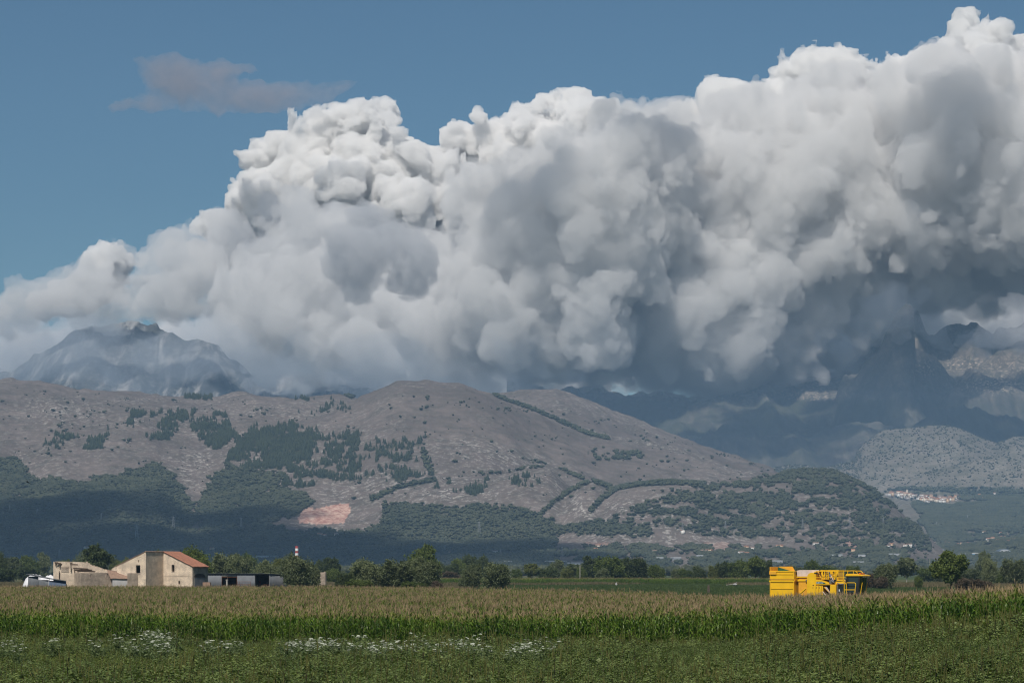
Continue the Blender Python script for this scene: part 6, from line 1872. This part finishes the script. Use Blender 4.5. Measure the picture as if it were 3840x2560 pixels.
def corrugated(name, x0, x1, z0, z1, y, mat, parent, pitch=0.16, amp=0.03, dirx=(1, 0)):
    n = max(4, int((x1 - x0) / pitch * 4)); V = []; F = []
    for k in range(n + 1):
        x = x0 + (x1 - x0) * k / n; yy = y + amp * math.sin(2 * math.pi * (x - x0) / pitch)
        for z in (z0, z1): V.append((x * dirx[0] - yy * dirx[1], x * dirx[1] + yy * dirx[0], z if not callable(z) else z(x)))
    for k in range(n): F.append((2 * k, 2 * k + 2, 2 * k + 3, 2 * k + 1))
    me = np_mesh(name, V, F, True); o = link(name, me, mat, parent)
    s = o.modifiers.new('thick', 'SOLIDIFY'); s.thickness = 0.012
    return o

ts = thing('tin_lean_to', ((116 - 1920) / SR, RY - 4.0, 0), 0.25, 'small tin lean-to with a sloping grey roof in front of the white tarpaulin', 'shed')
k_ = 1 / SR / math.cos(.25)
M_TIN3 = simple_mat('light_zinc_sheet', (0.12, 0.13, 0.14), 0.8, 0.3, 0.7)
corrugated('wall_panel', 0, 37 * k_, -0.2, rz_(2160), 0.0, M_TIN3, ts)
corrugated('wall_panel', 37.2 * k_, 74 * k_, -0.2, rz_(2173), 0.05, M_TIN3, ts)
corrugated('wall_panel', 75 * k_, 136 * k_, -0.2, rz_(2176), 0.0, M_BLUE, ts)
rf = MB().prism([(-0.2, rz_(2151)), (10 * k_, rz_(2150)), (80 * k_, rz_(2166)), (136 * k_, rz_(2176)), (136 * k_, rz_(2178)), (78 * k_, rz_(2169.5)), (-0.2, rz_(2153.5))], -0.5, 3.6).build('roof', M_TIN, ts)
for k, px in enumerate((1, 33, 76, 134)):
    MB().bar((px * k_, 0.1, -0.2), (px * k_, 0.1, rz_(2153 + px * 0.17)), 0.06).build('post', M_WOOD, ts)

# ---------------- long tin shed right of the house
SY = 705.0; SS = FPX / SY
tin = thing('tin_shed', ((772 - 1920) / SS, SY, 0), 0.0, 'long low shed of grey corrugated sheets with two dark open bays', 'shed')
def sx_(px): return (px - 772) / SS
def sz_(py): return CAM_H + (HOR - py) / SS
corrugated('wall_panel', sx_(772), sx_(831), -0.2, sz_(2150), 0.0, M_TIN2, tin)
corrugated('wall_panel', sx_(831.5), sx_(850), sz_(2162), sz_(2150.5), 0.02, simple_mat('cream_sheet', (0.40, 0.38, 0.33), 0.7, 0.15, 1), tin)
corrugated('wall_panel', sx_(850.5), sx_(889), sz_(2161), sz_(2151), 0.02, M_TIN2, tin)
corrugated('wall_panel', sx_(889.5), sx_(955), -0.2, sz_(2151.5), 0.0, M_TIN2, tin)
for a, b in ((831.5, 850), (850.5, 889)):
    MB().box(sx_(a), sx_(b), -0.04, 0.0, sz_(2163), sz_(2162)).build('header', M_RUST, tin)
for px in (831.2, 889.2, 955.5, 1010):
    MB().box(sx_(px) - 0.08, sx_(px) + 0.08, 0.03, 0.19, -0.2, sz_(2151.5)).build('post', M_RUST if px < 900 else M_STEEL, tin)
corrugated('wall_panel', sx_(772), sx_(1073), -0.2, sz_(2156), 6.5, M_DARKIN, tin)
MB().box(sx_(955.5) - 0.03, sx_(955.5) + 0.03, 0.2, 6.4, -0.2, sz_(2153)).build('inner_wall', M_TIN, tin)
MB().box(sx_(772), sx_(772) + 0.04, 0.05, 6.4, -0.2, sz_(2153)).build('inner_wall', M_TIN, tin)
# right end wall turned a little towards the viewer
o = corrugated('wall_panel', 0, 6.3, -0.2, 3.9, 0.0, M_TIN2, tin); o.location = (sx_(1010) + 0.1, 0.0, 0); o.rotation_euler = (0, 0, math.radians(48)); 
me = o.data
for v_ in me.vertices:
    if v_.co.z > 1: v_.co.z = sz_(2151) + (sz_(2160) - 0.35 - sz_(2151)) * v_.co.x / 6.3
V = []; F = []; n = 150
for k in range(n + 1):
    x = sx_(769) + (sx_(1076) - sx_(769)) * k / n; w = 0.035 * math.sin(k * 1.3)
    drop = max(0, (x - sx_(1012)) / (sx_(1076) - sx_(1012)))
    V += [(x, -0.35 + 5.0 * drop, sz_(2149) + w - 0.35 * drop), (x, 6.8, sz_(2156) + w - 0.35 * drop)]
for k in range(n): F.append((2 * k, 2 * k + 2, 2 * k + 3, 2 * k + 1))
o = link('roof', np_mesh('roof', V, F, False), M_TIN, tin); s = o.modifiers.new('thick', 'SOLIDIFY'); s.thickness = 0.07
def placed(o, loc, label, cat, group=None, rz=0):
    o.location = loc; o.rotation_euler = (0, 0, rz); return props(o, label, cat, group)
placed(MB().cyl((0, 0, 1.3), 0.22, 2.9, 'z', 14).cyl((0, 0, 2.85), 0.3, 0.25, 'z', 14).build('concrete_post', M_CONC), ((851 - 1920) / (FPX / 702), 702, 0), 'pale concrete post standing before the dark shed opening', 'post')
placed(MB().bar((0, 0, 0), (0.1, 0, 4.1), 0.06).build('wooden_pole', M_WOOD), ((852 - 1920) / (FPX / 704), 704.3, 0), 'thin wooden pole leaning at the dark shed opening', 'pole')
fe = thing('pipe_fence', ((890 - 1920) / (FPX / 698), 698, 0), 0, 'thin rusty pipe fence in front of the tin shed', 'fence')
k_ = 698 / FPX
for px in (0, 8, 18, 29, 40, 48.5): MB().bar((px * k_, 0, 0), (px * k_, 0, CAM_H + (HOR - 2179) * k_), 0.035 if px < 48 else 0.06).build('post', M_RUST, fe)
MB().bar((0, 0, CAM_H + (HOR - 2180) * k_), (49 * k_, 0, CAM_H + (HOR - 2179.5) * k_), 0.035).build('rail', M_RUST, fe)
MB().bar((0, 0, CAM_H + (HOR - 2190) * k_), (49 * k_, 0, CAM_H + (HOR - 2190) * k_), 0.035).build('rail', M_RUST, fe)
tr = thing('red_tractor', ((992 - 1920) / (FPX / 709), 708.6, 0), 0.3, 'old red tractor parked inside the open bay of the tin shed', 'tractor')
MB().box(-0.4, 1.3, -0.35, 0.35, 1.0, 1.9, 0.08).build('hood', M_RED, tr)
MB().box(-1.2, -0.4, -0.7, 0.7, 1.0, 1.5, 0.05).build('body', M_RED, tr)
MB().path([(-1.2, -0.6, 1.4), (-1.2, -0.6, 2.6), (-1.2, 0.6, 2.6), (-1.2, 0.6, 1.4)], 0.05).build('roll_bar', M_RED, tr)
for s in (-1, 1):
    MB().cyl((-0.9, s * 0.85, 0.8), 0.8, 0.4, 'y', 24).build('wheel', M_BLACK, tr, True)
    MB().cyl((1.0, s * 0.7, 0.5), 0.5, 0.28, 'y', 20).build('wheel', M_BLACK, tr, True)
MB().box(-1.0, -0.6, -0.25, 0.25, 1.5, 2.0, 0.05).build('seat', M_BLACK, tr)
MB().cyl((0.7, 0.2, 2.1), 0.05, 0.6, 'z', 8).build('exhaust', M_STEEL, tr)

# ---------------- small broken wall beside the big willow
bw = thing('broken_barn', ((1187 - 1920) / (FPX / 850), 850, 0), -0.45, 'small broken stone barn at the right of the big willow', 'ruin')
k_ = 850 / FPX
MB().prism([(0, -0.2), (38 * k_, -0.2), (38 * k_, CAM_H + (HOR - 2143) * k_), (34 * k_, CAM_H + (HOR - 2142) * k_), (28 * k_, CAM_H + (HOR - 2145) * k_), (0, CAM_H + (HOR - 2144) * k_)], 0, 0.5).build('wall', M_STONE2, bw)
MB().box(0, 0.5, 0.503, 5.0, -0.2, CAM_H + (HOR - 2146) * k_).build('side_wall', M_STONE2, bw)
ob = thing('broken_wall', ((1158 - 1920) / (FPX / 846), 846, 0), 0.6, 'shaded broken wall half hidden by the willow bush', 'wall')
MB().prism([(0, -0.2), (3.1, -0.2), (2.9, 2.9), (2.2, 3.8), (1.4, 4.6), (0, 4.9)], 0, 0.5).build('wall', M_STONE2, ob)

# ---------------- small things on the meadow
def on_ground(px, Y): return ((px - 1920) / FPX * Y, Y, float(ground_z((px - 1920) / FPX * Y, Y)))
placed(MB().box(-0.35, 0.35, -0.3, 0.3, 0, 0.55, 0.03).box(-0.25, 0.2, -0.2, 0.2, 0.553, 1.0, 0.03).bar((0, 0, 1.0), (0.3, 0, 1.15), 0.04).build('water_hydrant', M_RENDER), on_ground(2311, 1000), 'small white water hydrant box alone on the green meadow', 'hydrant')
irr = thing('irrigation_cart', on_ground(2752, 960), 0, 'white irrigation cart with a long boom on the meadow, left of the harvester', 'cart')
MB().box(-0.2, 1.0, -0.3, 0.3, 0.4, 0.9, 0.04).build('body', M_RENDER, irr)
MB().path([(-2.6, 0, 0.35), (-0.2, 0, 0.7), (1.0, 0, 1.25)], 0.05).build('boom', M_RENDER, irr)
for x_ in (0.0, 0.8): MB().cyl((x_, -0.35, 0.25), 0.25, 0.12, 'y', 14).build('wheel', M_BLACK, irr)
placed(MB().prism([(-0.25, 0), (0.25, 0), (0.3, 1.0), (0.2, 1.9), (0.0, 2.1), (-0.25, 1.7), (-0.3, 0.9)], -0.25, 0.25, bev=0.05).build('tree_stump', M_BARK), on_ground(2657, 640), 'dark weathered tree stump standing in the meadow', 'stump')
for (px, top, Y, lab) in ((2175, 2118, 1230, 'thin pale pole in the far hedge beside the lollipop tree'), (3487, 2095, 1600, 'thin pale pole on the plain left of the big lone tree'), (2970, 2120, 1500, 'thin pole above the harvester bin')):
    x_, y_, z_ = on_ground(px, Y)
    placed(MB().bar((0, 0, 0), (0, 0, CAM_H + (HOR - top) / FPX * Y), 0.16).build('pole', M_CONC), (x_, y_, z_), lab, 'pole')
# birds in flight
for k, (px, py, Y, lab) in enumerate(((60, 2076, 420, 'dark bird gliding low over the trees at the left'), (104, 1808, 420, 'dark bird gliding high before the shaded slope at the left'))):
    A = Acc()
    A.add(*tube_np([(-0.02, -0.28, 0), (0, -0.1, 0.02), (0, 0.1, 0.02), (0.0, 0.26, 0.0)], [0.01, 0.06, 0.05, 0.02], 6))
    for s in (-1, 1):
        A.add(np.array([(0, 0.1, 0.03), (0, -0.12, 0.03), (s * 0.4, -0.05, 0.16), (s * 0.4, 0.12, 0.16)]), [(0, 1, 2, 3)])
        A.add(np.array([(s * 0.4, 0.12, 0.16), (s * 0.4, -0.05, 0.16), (s * 0.8, -0.10, 0.05), (s * 0.78, -0.02, 0.05)]), [(0, 1, 2, 3)])
    A.add(np.array([(-0.05, -0.26, 0), (0.05, -0.26, 0), (0.1, -0.45, 0), (-0.1, -0.45, 0)]), [(0, 1, 2, 3)])
    o = link('bird', A.mesh('bird'), M_BLACK); o.location = unproj(px, py, Y); o.rotation_euler = (0.1, 0.15, 0.5 + k)
    props(o, lab, 'bird')

# ---------------- far away: chimney, houses, halls, pylons
ch = thing('factory_chimney', ((1113 - 1920) / FPX * 3900, 3900, 0), 0, 'red and white striped factory chimney above the big willow', 'chimney')
zt = CAM_H + (HOR - 2046) / FPX * 3900; nb = 9
for k in range(nb):
    za, zb = zt * (0.25 + 0.75 * k / nb), zt * (0.25 + 0.75 * (k + 1) / nb)
    MB().cyl((0, 0, (za + zb) / 2), 2.5 - 0.04 * k, zb - za, 'z', 16).build('band', M_RED if k % 2 == 0 else M_WHITE, ch, True)
MB().cyl((0, 0, zt * 0.125), 2.6, zt * 0.25, 'z', 16).build('base', M_CONC, ch)

M_HW = [simple_mat('house_wall_%s' % c, v, 0.9, 0.1, 0.3) for c, v in (('cream', (0.60, 0.52, 0.42)), ('white', (0.70, 0.68, 0.64)), ('ochre', (0.55, 0.40, 0.27)), ('grey', (0.45, 0.43, 0.41)))]
M_HR = [simple_mat('house_roof_red', (0.34, 0.16, 0.10), 0.9, 0.2, 0.3), simple_mat('house_roof_brown', (0.26, 0.18, 0.14), 0.9, 0.2, 0.3)]
M_PANE = simple_mat('dark_pane', (0.04, 0.045, 0.05), 0.3, 0.1, 0.5)
def house_mesh(w, d, h, rh, storeys):
    parts = [[], [], []]
    def bx(x0, x1, y0, y1, z0, z1):
        v = np.array([(x, y, z) for x in (x0, x1) for y in (y0, y1) for z in (z0, z1)])
        return v, np.array([(0, 1, 3, 2), (4, 6, 7, 5), (0, 4, 5, 1), (2, 3, 7, 6), (0, 2, 6, 4), (1, 5, 7, 3)])
    parts[0].append(bx(-w / 2, w / 2, -d / 2, d / 2, -3, h))
    e = 0.5
    v = np.array([(-w / 2 - e, -d / 2 - e, h + .01), (w / 2 + e, -d / 2 - e, h + .01), (w / 2 + e, 0, h + rh), (-w / 2 - e, 0, h + rh), (-w / 2 - e, d / 2 + e, h + .01), (w / 2 + e, d / 2 + e, h + .01)])
    parts[1].append((v, np.array([(0, 1, 2, 3), (3, 2, 5, 4)])))
    parts[0].append((np.array([(-w / 2, -d / 2, h), (-w / 2, d / 2, h), (-w / 2, 0, h + rh - .05), (-w / 2, 0, h + rh - .05), (w / 2, -d / 2, h), (w / 2, 0, h + rh - .05), (w / 2, d / 2, h), (w / 2, d / 2, h)]), np.array([(0, 2, 3, 1), (4, 6, 7, 5)])))
    k = max(2, int(w / 3.5))
    for s in range(storeys):
        for i in range(k):
            x = -w / 2 + w * (i + 0.5) / k; z = 1.0 + s * 3.0
            parts[2].append(bx(x - 0.55, x + 0.55, -d / 2 - 0.05, -d / 2 + 0.05, z, z + 1.5))
    return parts
HM = []
for k, (w, d, h, rh, st) in enumerate(((10, 8, 6, 1.8, 2), (13, 9, 6.5, 2.0, 2), (8, 8, 8.5, 1.8, 3), (15, 10, 4, 1.6, 1), (11, 9, 9, 2, 3), (9, 7, 5, 1.7, 2))):
    HM.append(multi_mesh('house', house_mesh(w, d, h, rh, st), [M_HW[k % 4], M_HR[k % 2], M_PANE]))
HM.append(multi_mesh('house', house_mesh(10, 8, 6, 1.8, 2), [M_HW[1], M_HR[0], M_PANE]))
def far_house(px, py, fan, label, group=None, k=None, s=1.0):
    p = fan.at(px, py)
    if p is None: return
    if p[1] < 4080: p = ((px - 1920) / FPX * 4100, 4100, 0)
    o = link('house', HM[int(r_.integers(0, len(HM))) if k is None else k])
    o.location = p; o.rotation_euler = (0, 0, r_.normal(0, 0.5)); o.scale = (s, s, s)
    props(o, label, 'house', group)
r_ = np.random.default_rng(91)
for k in range(74):        # the hill village
    t = r_.random()
    px = 3332 + 250 * t ** 1.1 + r_.normal(0, 4); lo = np.interp(px, [3330, 3380, 3420, 3480, 3560, 3600], [1852, 1858, 1868, 1880, 1878, 1868]); hi = np.interp(px, [3330, 3400, 3470, 3560, 3600], [1848, 1848, 1856, 1862, 1862])
    far_house(px, hi + (lo - hi) * r_.random() + 6, dome, 'pale house in the %s of the village at the foot of the round hill' % ('left end' if px < 3400 else ('middle' if px < 3490 else 'right end')), 'hill village houses, %s' % ('left end' if px < 3400 else ('middle' if px < 3490 else 'right end')), s=1.15)
for px, py in ((3630, 1862), (3650, 1862), (3672, 1858), (3690, 1868), (3708, 1866), (3730, 1850), (3600, 1862), (3580, 1868)):
    far_house(px, py + 4, dome, 'separate pale house on the right of the hill village', 'outlying houses of the hill village', s=0.9)
p = dome.at(3401, 1862)
if p is not None:
    o = MB().box(-3, 3, -3, 3, -2, 20).prism([(-3.3, 20.01), (3.3, 20.01), (0, 24)], -3.3, 3.3).build('church_tower', M_HW[0]); placed(o, p, 'church tower sticking out of the hill village', 'tower')
for k in range(70):        # the town under the apron, right
    px = 3430 + 430 * r_.random(); py = np.interp(px, [3430, 3560, 3700, 3860], [2052, 2040, 2030, 2026]) + r_.normal(0, 10)
    far_house(px, py, dome, 'small tiled house of the town on the right slope, %s the big lone tree' % ('left of' if px < 3490 else ('above' if px < 3640 else 'right of')), 'town houses %s the big lone tree' % ('left of' if px < 3490 else ('above' if px < 3640 else 'right of')), s=0.62)
for (px, py, s) in ((3690, 2000, .8), (3678, 2012, .7), (3706, 2028, 1.0), (3722, 2028, 1.0), (3740, 2036, .8), (3800, 2032, .9), (3812, 2038, .8)):
    far_house(px, py, dome, 'larger pale house standing out in the town on the right', 'larger houses of the town on the right', s=s)
for (px, py, lab) in ((325, 2065, 0), (795, 2068, 0), (1250, 2046, 0), (1238, 2048, 0), (1855, 2076, 0), (1690, 2080, 0), (2232, 2066, 0), (2245, 2058, 0), (2455, 2072, 0), (2640, 2074, 0), (2655, 2072, 0), (2665, 2076, 0), (2800, 2062, 0), (2820, 2060, 0), (2920, 2054, 0), (2928, 2058, 0), (2560, 1998, 0), (2780, 2080, 0), (2800, 2082, 0),
                      (3060, 2046, 0), (3200, 2074, 0), (3330, 2052, 0), (3345, 2052, 0), (3395, 2050, 0), (3410, 2050, 0), (1200, 2014, 0), (1215, 2018, 0), (1258, 2010, 0), (1345, 2082, 0), (1640, 2086, 0), (1665, 2080, 0)):
    far_house(px, py, hill, 'small pale house at the wooded hill foot, high above ' + zone(px), 'hill foot houses above ' + zone(px), s=0.75)

M_HALL = [simple_mat('hall_white', (0.52, 0.52, 0.51), 0.6, 0.06, 0.2), simple_mat('hall_blue', (0.20, 0.36, 0.50), 0.6, 0.08, 0.2), simple_mat('hall_grey', (0.40, 0.42, 0.44), 0.6, 0.08, 0.2)]
def slope_spot(px, py):
    p = (dome if px > 3480 else hill).at(px, py)
    if p is None or p[1] < 4100: p = ((px - 1920) / FPX * 4150, 4150, 0)
    return p
def hall(px, top, w_px, Y, c, label, h=6.0):
    p = slope_spot(px, min(top + 10, 2128)); s = p[1] / FPX; w = w_px * s
    t = thing('factory_hall', p, r_.normal(0, .08), label, 'hall')
    MB().box(-w / 2, w / 2, 0, 26, -6, h - 1.6).build('wall', M_HALL[c], t)
    MB().prism([(-w / 2 - .4, h - 1.59), (w / 2 + .4, h - 1.59), (w / 2, h), (-w / 2, h)], -0.4, 26.4).build('roof', M_HALL[0 if c == 1 else 2], t)
    n = max(2, int(w / 9))
    for i in range(n):
        x = -w / 2 + w * (i + .5) / n
        MB().box(x - 2.2, x + 2.2, -0.08, -0.003, 0.8, h - 3.2).build('window', M_PANE, t)
for a in ((1000, 2086, 84, 3000, 0, 'long white factory hall behind the olive trees'), (945, 2092, 40, 3050, 2, 'grey hall beside the long white factory hall'), (1905, 2106, 26, 2300, 0, 'white hall with a pale roof right of the pair of willows'),
          (2085, 2106, 84, 2400, 0, 'long white hall roof behind the far hedge, left of the lollipop tree'), (2155, 2112, 62, 2350, 0, 'white hall roof just left of the lollipop tree'), (2240, 2112, 40, 2500, 2, 'grey hall right of the lollipop tree'),
          (2475, 2092, 26, 2600, 2, 'grey hall above the lone tree right of the clump'), (2540, 2092, 28, 2650, 2, 'small grey hall by the dead tree'), (2625, 2084, 24, 2900, 2, 'grey hall above the dark round tree'), (3122, 2082, 24, 3000, 0, 'white hall above the harvester railing'),
          (3152, 2081, 14, 3010, 0, 'narrow white hall right of the larger one above the railing'), (3232, 2082, 26, 3000, 0, 'small white hall above the harvester cab'), (3350, 2078, 60, 3100, 2, 'long grey hall right of the harvester'),
          (3622, 2076, 44, 2900, 0, 'white hall right of the big lone tree'), (3664, 2074, 36, 2850, 1, 'blue and white hall near the right edge'), (3760, 2070, 90, 3000, 0, 'long white hall at the right edge'), (3812, 2078, 60, 2800, 2, 'grey hall at the right edge of the photo'), (3745, 2086, 50, 2700, 0, 'low white hall in front of the long one at the right edge'),
          (3220, 2108, 40, 2200, 2, 'low reddish grey hall above the harvester cab'), (2905, 2104, 60, 2200, 2, 'low hall behind the harvester bin')):
    hall(*a)
def hangar(px, top, w_px, Y, label):
    p = slope_spot(px, top + 28); s = p[1] / FPX; w = w_px * s; h = 12.0
    t = thing('arched_hangar', p, 0.0, label, 'hangar')
    hb = h * 0.45
    arch = [(w / 2 * math.cos(a), hb + (h - hb) * math.sin(a)) for a in np.linspace(0, math.pi, 16)]
    MB().prism([(w / 2, -1)] + arch + [(-w / 2, -1)], 0, 40).build('roof', simple_mat('hangar_blue_grey', (0.10, 0.13, 0.17), 0.7, 0.1, 0.2), t)
    ar2 = [(0.88 * w / 2 * math.cos(a), hb + (0.88 * (h - hb)) * math.sin(a)) for a in np.linspace(0, math.pi, 16)]
    MB().prism(ar2, -0.2, -0.004).build('end_panel', M_HALL[2], t)
hangar(3522, 2050, 56, 3300, 'dark arched hangar left of the big lone tree crown')
hangar(3768, 2054, 50, 3300, 'dark arched hangar above the white halls at the right edge')

M_PYL = simple_mat('pylon_steel', (0.26, 0.27, 0.28), 0.5, 0.1, 0.5)
def pylon_mesh(H):
    A = Acc(); w = H * 0.11
    def leg(p, q, r=0.26): A.add(*tube_np([p, q], [r, r], 4))
    for sx in (-1, 1):
        for sy in (-1, 1): leg((sx * w, sy * w, -3), (sx * w * .18, sy * w * .18, H))
    n = 6
    for k in range(n):
        z0, z1 = H * k / n, H * (k + 1) / n; a0 = w * (1 - .82 * k / n); a1 = w * (1 - .82 * (k + 1) / n)
        for sy in (-1, 1):
            leg((-a0, sy * a0, z0), (a1, sy * a1, z1), 0.14); leg((a0, sy * a0, z0), (-a1, sy * a1, z1), 0.14)
    for z in (0.72, 0.83, 0.94):
        leg((-w * 1.3, 0, H * z), (w * 1.3, 0, H * z), 0.22)
    return A.mesh('pylon_frame')
PM = pylon_mesh(24.0)
for (px, top, base) in ((36, 1893, 1922), (140, 1905, 1928), (380, 1922, 1955), (513, 1962, 2024), (650, 1935, 1985), (222, 2060, 2098), (904, 1940, 1985), (1797, 1955, 2005), (1668, 2042, 2075), (1877, 2058, 2086), (2108, 2048, 2088), (2720, 1952, 1992), (3010, 1945, 1985), (3186, 1940, 1972), (3312, 1938, 1968), (2560, 1960, 2000)):
    p = hill.at(px, base)
    if p is None: continue
    o = link('power_pylon', PM, M_PYL); H = (base - top) / FPX * p[1]; o.location = p; s = H / 24.0; o.scale = (max(s, .7), max(s, .7), s); o.rotation_euler = (0, 0, r_.random())
    props(o, 'thin lattice power pylon on the slope, high above ' + zone(px), 'pylon', 'pylons above ' + zone(px))
for (px, top, base) in ((3512, 1955, 1975), (3628, 1930, 1950)):
    p = dome.at(px, base)
    if p is None: continue
    o = link('power_pylon', PM, M_PYL); H = (base - top) / FPX * p[1]; o.location = p; s = H / 24.0; o.scale = (max(s, .7), max(s, .7), s)
    props(o, 'thin lattice power pylon on the green apron right of the hill', 'pylon', 'power pylons on the right apron')
